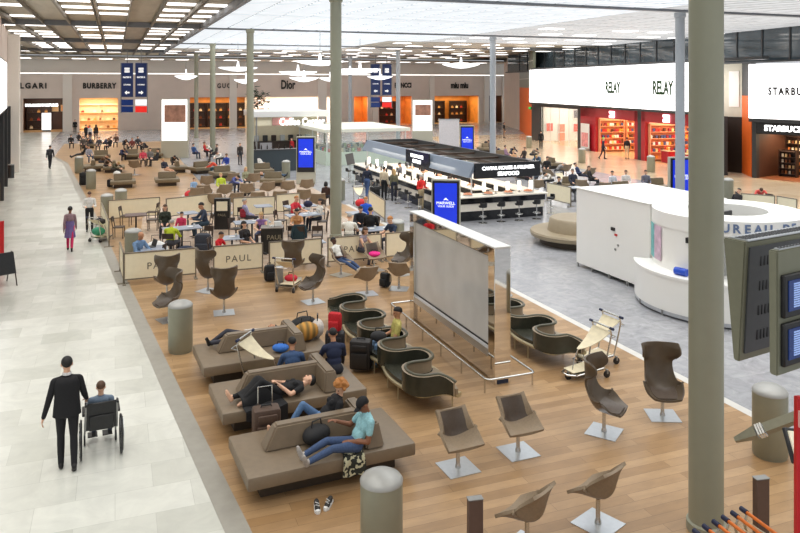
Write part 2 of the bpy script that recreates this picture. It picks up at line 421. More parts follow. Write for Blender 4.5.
# ---------------------------------------------------------------- back wall with its shop fronts
UB = 105.3
def backv(px):
    k = (px - 400) / F; d = UB / (0.9332 - 0.3593 * k)
    return d * (0.9332 * k + 0.3593), d
def backz(px, y):
    return HC - (y - YH) * backv(px)[1] / F
M_wallb = mat('pinkish_beige_wall', srgb(222, 208, 198), 0.7, 0, 0.04, 0.6)
M_wallpale = mat('pale_beige_pilaster', srgb(232, 226, 218), 0.6, 0, 0.03)
M_cornice = mat('cornice_light_tube', (0.9, 0.9, 0.9), 0.5, emit=1.6, ecol=(1, 0.97, 0.93), var=0.01)
def bw(name, v0, v1, z0, z1, m, u0=UB, u1=UB + 0.4):
    b = MB(); b.bx(v0, v1, u0, u1, z0, z1)
    return struct(b.build(name, m, None, (0, 0, 0), A, smooth=0))
ZB = 4.35
bw('wall_back', -22, 62, ZB, 7.55, M_wallb)
bw('wall_back_upper', -22, 62, 7.7, 9.9, M_wallpale, UB + 0.05)
bw('trim_cornice', -22, 62, 7.5, 7.72, M_wallpale, UB - 0.25)
o = tag(MB().bx(backv(10)[0], backv(505)[0], UB - 0.3, UB - 0.22, 7.52, 7.64).build('cornice_light', M_cornice, None, (0, 0, 0), A, smooth=0), 'thin glowing light line along the top of the back shop wall', 'light')
openings = [(23, 63.5, 'a'), (79.5, 118, 'b'), (190, 249, 'c'), (252, 330, 'd'), (354, 368, 'e'), (379, 412, 'f'), (433.5, 479, 'g'), (488, 503, 'h')]
edges = [-22] + [e for a, b_, _ in openings for e in (backv(a)[0], backv(b_)[0])] + [62]
for a, b_ in zip(edges[::2], edges[1::2]):
    bw('wall_back_pier', a, b_, 0, ZB, M_wallb)
for px, w in ((67.5, 0.55), (233, 0.5), (322, 0.65), (375, 0.45), (431.5, 0.4), (486, 0.4), (504, 0.35)):
    v = backv(px)[0]
    bw('column_pilaster', v - w, v + w, 0, 7.55, M_wallpale, UB - 0.3, UB + 0.1)
# shop interiors
def shop_room(px0, px1, depth, wallm, floorm, tint, power, topy=None, ztop=ZB):
    v0 = backv(px0)[0]; v1 = backv(px1)[0]
    bw('wall_shop_rear', v0 - 0.3, v1 + 0.3, 0, ztop, wallm, UB + depth, UB + depth + 0.1)
    bw('wall_shop_side', v0 - 0.4, v0 - 0.3, 0, ztop, wallm, UB + 0.4, UB + depth)
    bw('wall_shop_side', v1 + 0.3, v1 + 0.4, 0, ztop, wallm, UB + 0.4, UB + depth)
    bw('ceiling_shop', v0 - 0.4, v1 + 0.4, ztop, ztop + 0.1, M_wallpale, UB + 0.4, UB + depth + 0.1)
    bw('floor_shop', v0 - 0.4, v1 + 0.4, -0.1, 0.004, floorm, UB - 0.0, UB + depth + 0.1)
    L = bpy.data.lights.new('shop_lamp', 'AREA'); L.shape = 'RECTANGLE'; L.size = max(1.0, v1 - v0 - 0.8); L.size_y = depth * 0.6
    L.energy = power; L.color = tint
    o = bpy.data.objects.new('shop_lamp', L); COL.objects.link(o); o.location = H((v0 + v1) / 2, UB + depth * 0.45, ztop - 0.06); o.rotation_euler = (0, 0, A)
    return v0, v1
M_shopw = mat('warm_shop_wall', srgb(222, 188, 140), 0.6, 0, 0.1, 1.5)
M_shopd = mat('dark_brown_shop_wall', srgb(70, 42, 30), 0.4, 0, 0.1, 1.5)
M_shoporange = mat('amber_shop_wall', srgb(226, 150, 70), 0.5, 0, 0.15, 1.2)
M_shopwhite = mat('white_shop_wall', srgb(236, 230, 222), 0.6, 0, 0.03)
M_shopfloor = mat('shop_floor_stone', srgb(214, 176, 130), 0.2, 0, 0.06, 1)
M_shelf = mat('shop_shelf_board', srgb(228, 200, 160), 0.45, 0, 0.06)
M_shelfd = mat('dark_shelf_board', srgb(52, 34, 26), 0.4, 0, 0.1)
rooms = {}
rooms['a'] = shop_room(23, 63.5, 6, M_shopd, M_shopfloor, (1.0, 0.80, 0.6), 160)
rooms['b'] = shop_room(79.5, 118, 4.5, M_shopw, M_shopfloor, (1.0, 0.86, 0.66), 480)
rooms['c'] = shop_room(190, 249, 4.5, M_shoporange, M_shopfloor, (1.0, 0.75, 0.45), 330)
rooms['d'] = shop_room(252, 330, 4, M_shopwhite, M_shopfloor, (1.0, 0.93, 0.85), 1000)
rooms['e'] = shop_room(354, 368, 4, M_shoporange, M_shopfloor, (1.0, 0.75, 0.5), 110)
rooms['f'] = shop_room(379, 412, 4, M_shoporange, M_shopfloor, (1.0, 0.6, 0.4), 190)
rooms['g'] = shop_room(433.5, 479, 4.5, M_shoporange, M_shopfloor, (1.0, 0.8, 0.45), 330)
rooms['h'] = shop_room(488, 503, 4, M_shopd, M_shopfloor, (1.0, 0.8, 0.6), 60)
M_lettd = mat('dark_bronze_letter', (0.03, 0.028, 0.025), 0.4, 0.3)
M_lettw = mat('lit_white_letter', (1, 1, 1), 0.4, emit=3.0, ecol=(1, 1, 1))
def wall_sign(s, px, py, size, name, label, sx=1.0, m=M_lettd, space=1.0, bold=0.0):
    v, d = backv(px)
    o = text(name, s, size, m, None, H(v, UB - 0.05, backz(px, py)), (PI / 2, 0, A), 0.03, sx=sx, space=space, bold=bold)
    return tag(o, label, 'sign')
wall_sign('BVLGARI', 27.5, 86, 0.95, 'wall_sign', 'dark spaced letters above the dark brown shop in the far corner', 0.95, space=1.35, bold=0.04)
wall_sign('BURBERRY', 99.5, 86, 0.95, 'wall_sign', 'dark spaced letters above the shop with lit handbag shelves', 0.78, space=1.2, bold=0.05)
wall_sign('GUCCI', 227.5, 86, 0.9, 'wall_sign', 'dark spaced letters above the amber shop behind the twin columns', 0.78, space=1.45, bold=0.03)
wall_sign('Dior', 288, 85, 1.75, 'wall_sign', 'large dark letters above the white lit shop windows', 0.62, bold=0.06)
wall_sign('B   NCCI', 403, 85.5, 1.0, 'wall_sign', 'dark letters partly hidden by a grey column on the back wall', 0.72, bold=0.05)
wall_sign('miu miu', 459.5, 85.5, 1.3, 'wall_sign', 'dark lower-case letters above the gold lit shop', 0.72, bold=0.06)
o = text('shop_sign', 'BVLGARI PARFUMS', 0.46, M_lettw, None, H(backv(41)[0], UB + 1.0, backz(41, 105.5)), (PI / 2, 0, A), 0.02, bold=0.02)
tag(o, 'small glowing white letters inside the dark brown corner shop', 'sign')

# ---------------------------------------------------------------- left wall
L0 = Vector((-43.4, 84.1, 0)); L1 = Vector((-11.1, 18.6, 0)); LD = (L1 - L0).normalized(); LN = Vector((-LD.y, LD.x, 0))
AL = math.atan2(LD.y, LD.x)
M_wallbr = mat('brown_glass_facade', srgb(70, 58, 46), 0.12, 0.2, 0.08, 1.0)
M_wallorg = mat('warm_brown_brick', srgb(170, 120, 84), 0.5, 0, 0.12, 4)
M_litwhite = mat('backlit_white_panel', (0.95, 0.95, 0.95), 0.5, emit=2.2, ecol=(1, 1, 1), var=0.01)
LL = (L1 - L0).length
def lw(name, a, b, z0, z1, m, t0=0.0, t1=0.3):
    q = MB(); q.bx(a, b, -t1, -t0, z0, z1)
    return struct(q.build(name, m, None, (L0.x, L0.y, 0), AL, smooth=0))
lw('wall_left', 0, LL, 0, 4.6, M_wallbr)
lw('wall_left_upper', 0, LL, 4.6, 9.9, M_wallb)
for a in (7, 16, 25, 32, 38, 44, 50):
    q = MB(); q.bx(a - 0.12, a + 0.12, 0.0, 0.25, 0, 4.7, 0.02)
    struct(q.build('trim_post', M_dark, None, (L0.x, L0.y, 0), AL, smooth=0))
lw('trim_brick_base', 30, LL, 0, 1.0, M_wallorg, -0.06, 0)
t = thing('light_box', 'tall white backlit panel high on the walkway side wall', 'light box', (L0.x, L0.y, 0), AL)
MB().bx(50.5, LL, 0.32, 0.4, 4.95, 7.3).build('light_panel', M_litwhite, t, smooth=0)
q = MB()
q.bx(50.3, LL, 0.0, 0.32, 4.8, 7.45); q.build('casing', M_grey, t, smooth=0)
q = MB(); q.bx(33, 36.2, 0.0, 0.75, 0, 9.7, 0.03)
struct(q.build('column_pier', M_wallpale, None, (L0.x, L0.y, 0), AL, smooth=0))
# ---------------------------------------------------------------- right wall
R0 = Vector((17.27, 70.6, 0)); RD = Vector((0.2184, -0.9759, 0)); AR = math.atan2(RD.y, RD.x)
def rs(px):
    k = (px - 400) / F
    return (70.6 * k - 17.27) / (0.2184 + 0.9759 * k)
def rz(px, y):
    return HC - (y - YH) * (70.6 - 0.9759 * rs(px)) / F
def rw(name, a, b, z0, z1, m, t0=0.0, t1=0.4, bev=0.0):
    q = MB(); q.bx(a, b, t0, t1, z0, z1, bev)      # +y local = away from the hall
    return struct(q.build(name, m, None, (R0.x, R0.y, 0), AR, smooth=0))
M_red = mat('red_shop_front', srgb(176, 30, 44), 0.4, 0, 0.05)
M_orange = mat('orange_wall_panel', srgb(232, 104, 24), 0.5, 0, 0.05, 2)
M_glassd = mat('dark_reflecting_glass', srgb(58, 68, 74), 0.06, 0.0, 0.4, 0.5, spec=0.9)
sA, sB = rs(533), rs(722.5)
b = MB(); b.bx(sA, sB, -0.45, 0.0, 4.2, 7.75, 0.04)
t = thing('light_box', 'long white backlit fascia over the red shops with green lettering', 'light box', (R0.x, R0.y, 0), AR)
b.build('light_panel', M_litwhite, t)
MB().bx(sA, sB, -0.4, 0.0, 4.0, 4.2).build('base_rail', M_dark, t)
MG = mat('dull_green_letter', srgb(26, 66, 24), 0.5)
for px, py, sz in ((617.5, 88, 1.35), (668, 88.5, 1.45)):
    s_ = rs(px)
    text('lettering', 'RELAY', sz, MG, t, (s_, -0.47, rz(px, py)), (PI / 2, 0, 0), 0.015, sx=0.66, bold=0.045)
rw('wall_right', sA - 0.3, sB + 4, 7.75, 7.95, M_dark, -0.1)
rw('wall_right_backing', sA - 12, sB + 40, 7.6, 9.9, M_glassd, 1.6, 1.8)
for k in range(22):
    a = sA - 8 + k * 2.5
    rw('trim_mullion', a - 0.06, a + 0.06, 7.7, 9.8, M_dark, 1.54, 1.6)
rw('trim_glazing_rail', sA - 12, sB + 40, 7.6, 7.72, M_dark, 1.3, 1.6)
# lower shop fronts
piers = [(rs(533) - 0.4, rs(540), M_dark), (rs(577.5), rs(580.5), M_dark), (rs(580.5), rs(595.5), M_red), (rs(634.5), rs(637.5), M_red), (rs(637.5), rs(641), M_dark), (rs(641), rs(645), M_red), (rs(690), rs(722.5), M_dark)]
for a, b_, m in piers: rw('wall_shop_pier', a, b_, 0, 4.0, m)
rw('wall_shop_header', rs(580.5), rs(637.5), 3.15, 4.0, M_red)
rw('wall_shop_header', rs(641), rs(690), 3.15, 4.0, M_red)
rw('wall_shop_header', rs(540), rs(577.5), 3.75, 4.0, M_dark)
def rroom(a, b_, depth, wallm, tint, power, ztop=3.95):
    rw('wall_shop_rear', a - 0.3, b_ + 0.3, 0, ztop, wallm, depth, depth + 0.1)
    rw('wall_shop_side', a - 0.4, a - 0.3, 0, ztop, wallm, 0.4, depth)
    rw('wall_shop_side', b_ + 0.3, b_ + 0.4, 0, ztop, wallm, 0.4, depth)
    rw('ceiling_shop', a - 0.4, b_ + 0.4, ztop, ztop + 0.08, M_wallpale, 0.4, depth + 0.1)
    rw('floor_shop', a - 0.4, b_ + 0.4, -0.1, 0.004, M_shopfloor, 0.0, depth + 0.1)
    L = bpy.data.lights.new('shop_lamp', 'AREA'); L.shape = 'RECTANGLE'; L.size = b_ - a; L.size_y = depth * 0.7; L.energy = power; L.color = tint
    o = bpy.data.objects.new('shop_lamp', L); COL.objects.link(o)
    p = R0 + RD * ((a + b_) / 2) + Vector((-RD.y, RD.x, 0)) * (depth * 0.45); o.location = (p.x, p.y, ztop - 0.05)
    o.rotation_euler = (0, 0, AR)
M_shoppink = mat('pinkish_shop_wall', srgb(236, 190, 160), 0.6, 0, 0.1, 1.5)
rroom(rs(540), rs(577.5), 6, M_shopwhite, (1.0, 0.95, 0.92), 420)
rroom(rs(595.5), rs(634.5), 6, M_shoppink, (1.0, 0.80, 0.58), 460)
rroom(rs(645), rs(690), 6, M_shoppink, (1.0, 0.76, 0.6), 460)
M_lettred = mat('lit_pink_sign', (1, 0.9, 0.95), 0.4, emit=2.5, ecol=(1.0, 0.75, 0.85))
M_redlit = mat('bright_red_sign', srgb(240, 60, 90), 0.4)
for px, py in ((612.5, 114.5), (667, 118.5)):
    s_ = rs(px); z_ = rz(px, py)
    t = thing('shop_sign', 'small glowing pink sign on the red front beside the %s' % ('dark pier' if px < 640 else 'grey column'), 'sign', (R0.x, R0.y, 0), AR)
    MB().bx(s_ - 0.4, s_ + 0.4, -0.14, 0.0, z_ - 0.3, z_ + 0.3, 0.03).build('sign_box', M_lettred, t)
    text('lettering', 'RELAY', 0.26, M_redlit, t, (s_, -0.15, z_), (PI / 2, 0, 0), 0.01)
# recess between the fascias, orange return walls
def quad_wall(name, p0, p1, z0, z1, m, th=0.3, bev=0.0):
    p0 = Vector(p0); p1 = Vector(p1); d = p1 - p0; L = math.hypot(d.x, d.y)
    b = MB(); b.bx(0, L, 0, th, z0, z1, bev)
    return struct(b.build(name, m, None, (p0.x, p0.y, 0), math.atan2(d.y, d.x), smooth=0))
pr = R0 + RD * sB
q0 = P(723, 84, 52.5); q1 = P(742, 84, 51.5); q2 = P(751, 84, 49.3)
M_recess = mat('pale_stone_recess', srgb(196, 190, 172), 0.5, 0, 0.05, 2)
quad_wall('wall_recess', q0, q1, 3.9, 7.8, M_recess)
quad_wall('wall_recess_lower', q0, q1, 0, 3.9, mat('brown_black_panel', srgb(46, 36, 30), 0.4, 0, 0.1))
t_ = MB(); t_.bx(0.45, 1.15, -0.06, 0, 4.6, 7.1); struct(t_.build('trim_recess_frame', M_wallpale, None, (q0.x, q0.y, 0), math.atan2((q1 - q0).y, (q1 - q0).x)))
quad_wall('wall_orange_return', q1, q2, 0.0, 5.4, M_orange)
quad_wall('wall_dark_return', q1, q2, 5.4, 7.7, M_dark)
# coffee shop front
C0 = Vector((23.3, 49.0, 0)); CD = Vector((0.584, -0.811, 0)).normalized(); AC = math.atan2(CD.y, CD.x)
def cs(px):
    k = (px - 400) / F
    return (C0.y * k - C0.x) / (CD.x - CD.y * k)
def cz(px, y):
    return HC - (y - YH) * (C0.y + CD.y * cs(px)) / F
def cw(name, a, b_, z0, z1, m, t0=0.0, t1=0.4):
    q = MB(); q.bx(a, b_, t0, t1, z0, z1)
    return struct(q.build(name, m, None, (C0.x, C0.y, 0), AC, smooth=0))
cE = cs(840)
t = thing('light_box', 'white backlit fascia over the dark coffee shop with black lettering', 'light box', (C0.x, C0.y, 0), AC)
MB().bx(0, cE, -0.45, 0.0, 3.95, 7.5, 0.04).build('light_panel', M_litwhite, t)
MB().bx(0, cE, -0.4, 0, 3.72, 3.95).build('base_rail', M_dark, t)
text('lettering', 'STARBUCKS', 0.66, M_lettd, t, (cs(772), -0.47, cz(772, 91.5)), (PI / 2, 0, 0), 0.015, align='LEFT', sx=0.72, space=1.35, bold=0.03)
t = thing('shop_sign', 'black sign board with glowing white letters under the white fascia', 'sign', (C0.x, C0.y, 0), AC)
MB().bx(cs(757), cE, -0.2, 0.0, 2.95, 3.7, 0.02).build('sign_board', M_black, t)
text('lettering', 'STARBUCKS COFFEE', 0.5, M_lettw, t, (cs(766), -0.22, 3.33), (PI / 2, 0, 0), 0.02, align='LEFT', bold=0.015)
cw('wall_coffee_pier', 0, cs(756), 0, 3.72, M_dark)
cw('wall_coffee_rear', cs(756) - 0.2, cE + 8, 0, 3.7, M_shopd, 6, 6.2)
cw('wall_coffee_side', cs(756) - 0.2, cs(756), 0, 3.7, M_shopd, 0.4, 6)
cw('ceiling_coffee', cs(756), cE + 8, 3.0, 3.1, M_dark, 0.4, 6)
cw('floor_coffee', cs(756), cE + 8, -0.1, 0.0045, mat('coffee_shop_floor', srgb(140, 84, 54), 0.3, 0, 0.1), 0.0, 6.1)
L = bpy.data.lights.new('shop_lamp', 'AREA'); L.shape = 'RECTANGLE'; L.size = 3.5; L.size_y = 3; L.energy = 330; L.color = (1.0, 0.75, 0.5)
o = bpy.data.objects.new('shop_lamp', L); COL.objects.link(o); p = C0 + CD * cs(785) + Vector((-CD.y, CD.x, 0)) * 2.5; o.location = (p.x, p.y, 2.95)
# far end: beige and orange return between back wall and red shops
e0 = P(504, 84, 112); e1 = P(519.5, 84, 100); e2 = P(533, 84, 82.5)
quad_wall('wall_end_beige', e0, e1, 0, 9.9, M_wallb)
quad_wall('wall_end_orange', e1, e2, 0, 5.75, M_orange)
quad_wall('wall_end_glass', e1, e2, 5.75, 9.9, mat('green_grey_glass', srgb(120, 124, 108), 0.3, 0, 0.06))
for k in range(3):
    z = 6.8 + k * 1.0
    quad_wall('trim_end_grid', e1 + Vector((-0.06, -0.03, 0)), e2 + Vector((-0.06, -0.03, 0)), z, z + 0.07, M_wallpale, 0.05)
# ---------------------------------------------------------------- camera, world, view
cam = bpy.data.cameras.new('camera'); cam.sensor_width = 36.0; cam.lens = F / 800 * 36.0
cam.shift_y = -(266.5 - YH) / 800; cam.clip_end = 400; cam.clip_start = 0.1
co = bpy.data.objects.new('camera', cam); COL.objects.link(co); co.location = (0, 0, HC); co.rotation_euler = (PI / 2, 0, 0)
SC.camera = co
w = bpy.data.worlds.new('world'); SC.world = w; w.use_nodes = True
w.node_tree.nodes['Background'].inputs['Color'].default_value = (0.93, 0.96, 1.0, 1); w.node_tree.nodes['Background'].inputs['Strength'].default_value = 0.6
SC.view_settings.view_transform = 'Standard'; SC.view_settings.look = 'None'; SC.view_settings.gamma = 1.0
SC.view_settings.use_curve_mapping = False; SC.view_settings.exposure = 0.0
try:
    SC.cycles.use_denoising = True; SC.cycles.denoiser = 'OPENIMAGEDENOISE'
    SC.cycles.max_bounces = 7; SC.cycles.diffuse_bounces = 4; SC.cycles.glossy_bounces = 3; SC.cycles.transmission_bounces = 4
    SC.cycles.sample_clamp_indirect = 8.0
except Exception: pass
# ================================================================ FURNITURE PROTOTYPES
FAR = (0, 0, 0)
# ---- upholstered island bench with a T-shaped backrest
def make_bench():
    t = thing('island_bench', 'x x x x', 'bench')
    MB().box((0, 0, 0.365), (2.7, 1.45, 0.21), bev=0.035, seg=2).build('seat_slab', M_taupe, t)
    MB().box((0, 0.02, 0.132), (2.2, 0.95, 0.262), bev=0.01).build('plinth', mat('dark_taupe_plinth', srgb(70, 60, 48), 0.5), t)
    b = MB()
    def ridge(x0, x1, y, w0, w1, h, s0, s1):
        z0, z1 = 0.465, 0.465 + h
        vs = [b.bm.verts.new(p) for p in ((x0, y - w0, z0), (x1, y - w0, z0), (x1, y + w0, z0), (x0, y + w0, z0), (x0 + s0, y - w1, z1), (x1 - s1, y - w1, z1), (x1 - s1, y + w1, z1), (x0 + s0, y + w1, z1))]
        for q in ((3, 2, 1, 0), (4, 5, 6, 7), (0, 1, 5, 4), (1, 2, 6, 5), (2, 3, 7, 6), (3, 0, 4, 7)): b.bm.faces.new([vs[i] for i in q])
    ridge(-0.95, 0.66, 0.08, 0.17, 0.1, 0.36, 0.2, 0.0)
    bmesh.ops.bevel(b.bm, geom=list(b.bm.edges), offset=0.03, segments=2, affect='EDGES')
    b.build('backrest', M_taupe, t)
    b = MB()
    vs = []
    z0, z1 = 0.465, 0.84
    pts = ((0.52, -0.66, z0), (0.84, -0.66, z0), (0.84, 0.6, z0), (0.52, 0.6, z0), (0.58, -0.55, z1), (0.78, -0.55, z1), (0.78, 0.5, z1), (0.58, 0.5, z1))
    vs = [b.bm.verts.new(p) for p in pts]
    for q in ((3, 2, 1, 0), (4, 5, 6, 7), (0, 1, 5, 4), (1, 2, 6, 5), (2, 3, 7, 6), (3, 0, 4, 7)): b.bm.faces.new([vs[i] for i in q])
    bmesh.ops.bevel(b.bm, geom=list(b.bm.edges), offset=0.03, segments=2, affect='EDGES')
    b.build('cross_backrest', M_taupe, t)
    return t
def make_short_bench():
    t = thing('short_bench', 'x x x x', 'bench')
    MB().box((0, 0, 0.345), (1.5, 1.5, 0.22), bev=0.035, seg=2).build('seat_slab', mat('olive_leather', srgb(122, 108, 84), 0.45, 0, 0.08, 9, 0.06), t)
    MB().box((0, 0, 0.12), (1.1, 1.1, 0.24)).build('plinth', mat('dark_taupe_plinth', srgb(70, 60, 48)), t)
    b = MB(); b.prism_axis([(-0.17, 0.455), (0.17, 0.455), (0.1, 0.86), (-0.1, 0.86)], -0.55, 0.55, 'x')
    bmesh.ops.bevel(b.bm, geom=list(b.bm.edges), offset=0.03, segments=2, affect='EDGES')
    b.build('backrest', MATS['olive_leather'], t)
    return t
# ---- shells of the swivel chairs
def shell(rows, th, nu=16, nv=26, power=2.4, pinch=0.18):
    """rows: (y, z, half_width, side_curl)"""
    rows = np.array(rows, float); n = len(rows); ts = np.linspace(0, 1, n)
    def itp(b):
        # Catmull-Rom through the rows
        x = b * (n - 1); i = min(int(x), n - 2); f = x - i
        p = [rows[max(0, i - 1)], rows[i], rows[i + 1], rows[min(n - 1, i + 2)]]
        return 0.5 * (2 * p[1] + (p[2] - p[0]) * f + (2 * p[0] - 5 * p[1] + 4 * p[2] - p[3]) * f * f + (3 * p[1] - p[0] - 3 * p[2] + p[3]) * f ** 3)
    def fn(a, b):
        r = itp(b); r2 = itp(min(1, b + 0.02)); r1 = itp(max(0, b - 0.02))
        ty, tz = r2[0] - r1[0], r2[1] - r1[1]; L = math.hypot(ty, tz) or 1
        ny, nz = -tz / L, ty / L          # towards the sitter (row order runs down the back, then forward)
        u = a * 2 - 1; k = abs(u) ** power
        return Vector((u * r[2] * (1 - pinch * k * min(1, r[3] * 3)), r[0] + ny * r[3] * k, r[1] + nz * r[3] * k))
    return fn, itp
def edge_rows(prof, hw, top, front, k=0.95):
    """side curl chosen so the side edge runs straight from the back's top corner to the seat's front corner"""
    out = []; n = len(prof)
    for i, (y, z) in enumerate(prof):
        a = prof[max(0, i - 1)]; b = prof[min(n - 1, i + 1)]; ty, tz = b[0] - a[0], b[1] - a[1]; L = math.hypot(ty, tz); ny, nz = -tz / L, ty / L
        m = (front[1] - top[1]) / (front[0] - top[0])
        den = nz - m * ny; d = (top[1] + m * (y - top[0]) - z) / den if abs(den) > 1e-3 else 0
        out.append((y, z, hw[i], max(0.01, d * k)))
    return out
def swivel_base(t, h, plate=0.55, disc=False):
    if disc: MB().lathe([(0, 0.0), (0.27, 0.0), (0.27, 0.012), (0.05, 0.025), (0, 0.025)], 28).build('base_plate', M_plate, t)
    else: MB().box((0, 0, 0.007), (plate, plate, 0.014)).build('base_plate', M_plate, t)
    MB().lathe([(0, 0.014), (0.05, 0.014), (0.045, 0.05), (0.032, 0.08), (0.032, h), (0, h)], 16).build('post', M_chrome, t)
def make_lounge():
    t = thing('swivel_chair', 'x x x x', 'chair')
    prof = [(-0.30, 0.85), (-0.285, 0.74), (-0.26, 0.62), (-0.22, 0.505), (-0.14, 0.42), (-0.02, 0.388), (0.09, 0.385), (0.19, 0.39), (0.285, 0.40)]
    rows = edge_rows(prof, [0.275, 0.288, 0.303, 0.32, 0.335, 0.342, 0.342, 0.338, 0.325], (-0.28, 0.85), (0.285, 0.425))
    fn, itp = shell(rows, 0.035, power=2.0, pinch=0.0)
    b = MB(); b.sheet(fn, 16, 24, -0.045); b.build('shell', M_taupe2, t, smooth=60)
    # inner back cushion
    def fc(a, q):
        p = fn(0.13 + 0.74 * a, 0.04 + 0.42 * q); r = Vector((0, 0.02 + 0.02 * math.sin(PI * a) * math.sin(PI * q), 0.008)); return p + r
    b = MB(); b.sheet(fc, 10, 8, -0.03); b.build('back_cushion', M_brownin, t, smooth=60)
    swivel_base(t, 0.36)
    return t
def make_egg():
    t = thing('wing_chair', 'x x x x', 'chair')
    rows = [(-0.35, 1.28, 0.40, 0.20), (-0.345, 1.20, 0.43, 0.30), (-0.34, 1.11, 0.43, 0.30), (-0.335, 1.03, 0.37, 0.2), (-0.325, 0.96, 0.285, 0.07), (-0.31, 0.82, 0.275, 0.06), (-0.27, 0.64, 0.31, 0.12), (-0.20, 0.49, 0.38, 0.25), (-0.08, 0.395, 0.43, 0.30), (0.08, 0.37, 0.42, 0.23), (0.22, 0.375, 0.36, 0.12), (0.36, 0.40, 0.25, 0.03)]
    fn, itp = shell(rows, 0.035, power=2.0)
    b = MB(); b.sheet(fn, 18, 36, -0.035); b.build('shell', M_brown, t, smooth=60)
    def fc(a, q):
        p = fn(0.2 + 0.6 * a, 0.70 + 0.27 * q); return p + Vector((0, 0, 0.02 + 0.02 * math.sin(PI * a)))
    b = MB(); b.sheet(fc, 10, 8, -0.03); b.build('seat_cushion', M_brownin, t, smooth=60)
    swivel_base(t, 0.37)
    return t
# ---- wave-shaped row of tub seats
M_wavedark = mat('dark_green_leather', srgb(56, 56, 46), 0.25, 0, 0.1, 6, 0.04)
M_wavepale = mat('warm_taupe_leather', srgb(150, 134, 112), 0.4, 0, 0.06, 8, 0.05)
M_waverim = mat('olive_piping', srgb(84, 82, 66), 0.3, 0, 0.05)
M_champ = mat('champagne_metal', srgb(196, 184, 150), 0.35, 0.5, 0.04)
def make_wave(n, lam=1.42, amp=0.40):
    L = n * lam
    t = thing('wave_seat_row', 'x x x x', 'seating')
    def c(s):
        ph = 2 * PI * s
        return Vector((amp * math.cos(ph), lam * (s + 0.09 * math.sin(2 * ph)) - L / 2, 0))
    N = n * 28
    s0, s1 = 0.06, n + 0.45
    def nrm(s):
        d = c(s + 0.003) - c(s - 0.003); d.normalize(); return Vector((-d.y, d.x, 0))   # towards -x side
    th = 0.05
    b = MB()
    def fn(a, q):
        s = s0 + (s1 - s0) * a; p = c(s) + nrm(s) * (th / 2)
        # the top edge flares a little and dips at both ends
        e = min(1, min(s - s0, s1 - s) * 6); z = 0.34 + q * (0.24 + 0.13 * e)
        return Vector((p.x + 0.05 * q * q * (1 if math.cos(2 * PI * s) > 0 else -1) * 0, p.y, z))
    # front (dark) and back (pale) faces get their own material
    g = [[None] * 2 for _ in range(2)]
    b.back = 1
    b.sheet(fn, N, 5, th); b.build('wave_backrest', [M_wavepale, M_wavedark], t, smooth=60)
    pts = []
    b = MB(); b.tube([Vector(fn(i / N, 1)) - nrm(s0 + (s1 - s0) * i / N) * th / 2 + Vector((0, 0, 0.004)) for i in range(N + 1)], 0.031, 8)
    b.build('rim_piping', M_waverim, t, smooth=60)
    b = MB()
    def fb(a, q):
        s = s0 + (s1 - s0) * a; p = c(s) + nrm(s) * (-0.055); return Vector((p.x, p.y, 0.27 + 0.085 * q))
    b.sheet(fb, N, 1, -0.11)
    b.build('base_rail', M_champ, t, smooth=60)
    for k in range(-1, 2 * n + 2):
        # seats fill every hollow; even k: hollow open to -x
        sm = 0.5 * k + 0.5
        a0, a1 = max(s0, sm - 0.46), min(s1, sm + 0.46)
        if a1 - a0 < 0.6: continue
        side = -1 if k % 2 else 1
        side = 1 if math.cos(2 * PI * sm) > 0 else -1
        pp = [c(a0 + (a1 - a0) * i / 14) for i in range(15)]
        pp = [Vector((p.x, p.y, 0)) for p in pp]
        ym = (pp[0].y + pp[-1].y) / 2; hw = abs(pp[-1].y - pp[0].y) / 2
        fr = [Vector((-side * (amp + 0.02 + 0.08 * math.sin(PI * i / 8)), pp[-1].y + (pp[0].y - pp[-1].y) * i / 8, 0)) for i in range(9)]
        poly = pp + fr
        area = sum(poly[i].x * poly[(i + 1) % len(poly)].y - poly[(i + 1) % len(poly)].x * poly[i].y for i in range(len(poly)))
        if area < 0: poly = poly[::-1]
        b = MB(); b.tube([Vector((q.x - side * 0.0, q.y, 0.335)) for q in fr], 0.04, 8); b.build('apron', M_champ, t, smooth=60)
        b = MB(); b.prism(poly, 0.34, 0.45)
        b.build('seat', M_wavedark if side > 0 else M_wavepale, t, smooth=30)
        for q in (0.25, 0.75):
            p = fr[0].lerp(fr[-1], q); p = Vector((-side * (amp + 0.03), p.y, 0))
            MB().cyl((p.x, p.y, 0), (p.x, p.y, 0.33), 0.014, n=8).build('leg', M_champ, t)
    return t
# ---- litter bins
M_bin = mat('sage_grey_bin_metal', srgb(150, 150, 132), 0.45, 0.2, 0.04, 4)
M_dome = mat('pale_dome_metal', srgb(172, 172, 168), 0.35, 0.15, 0.03)
def make_bin():
    t = thing('litter_bin', 'x x x x', 'bin')
    MB().lathe([(0, 0), (0.26, 0), (0.26, 0.03), (0.275, 0.05), (0.275, 1.05), (0, 1.05)], 40).build('bin_body', M_bin, t)
    MB().lathe([(0, 1.05), (0.28, 1.05), (0.28, 1.075), (0.25, 1.115), (0.17, 1.16), (0.08, 1.185), (0, 1.19)], 40).build('dome_lid', M_dome, t, smooth=50)
    return t
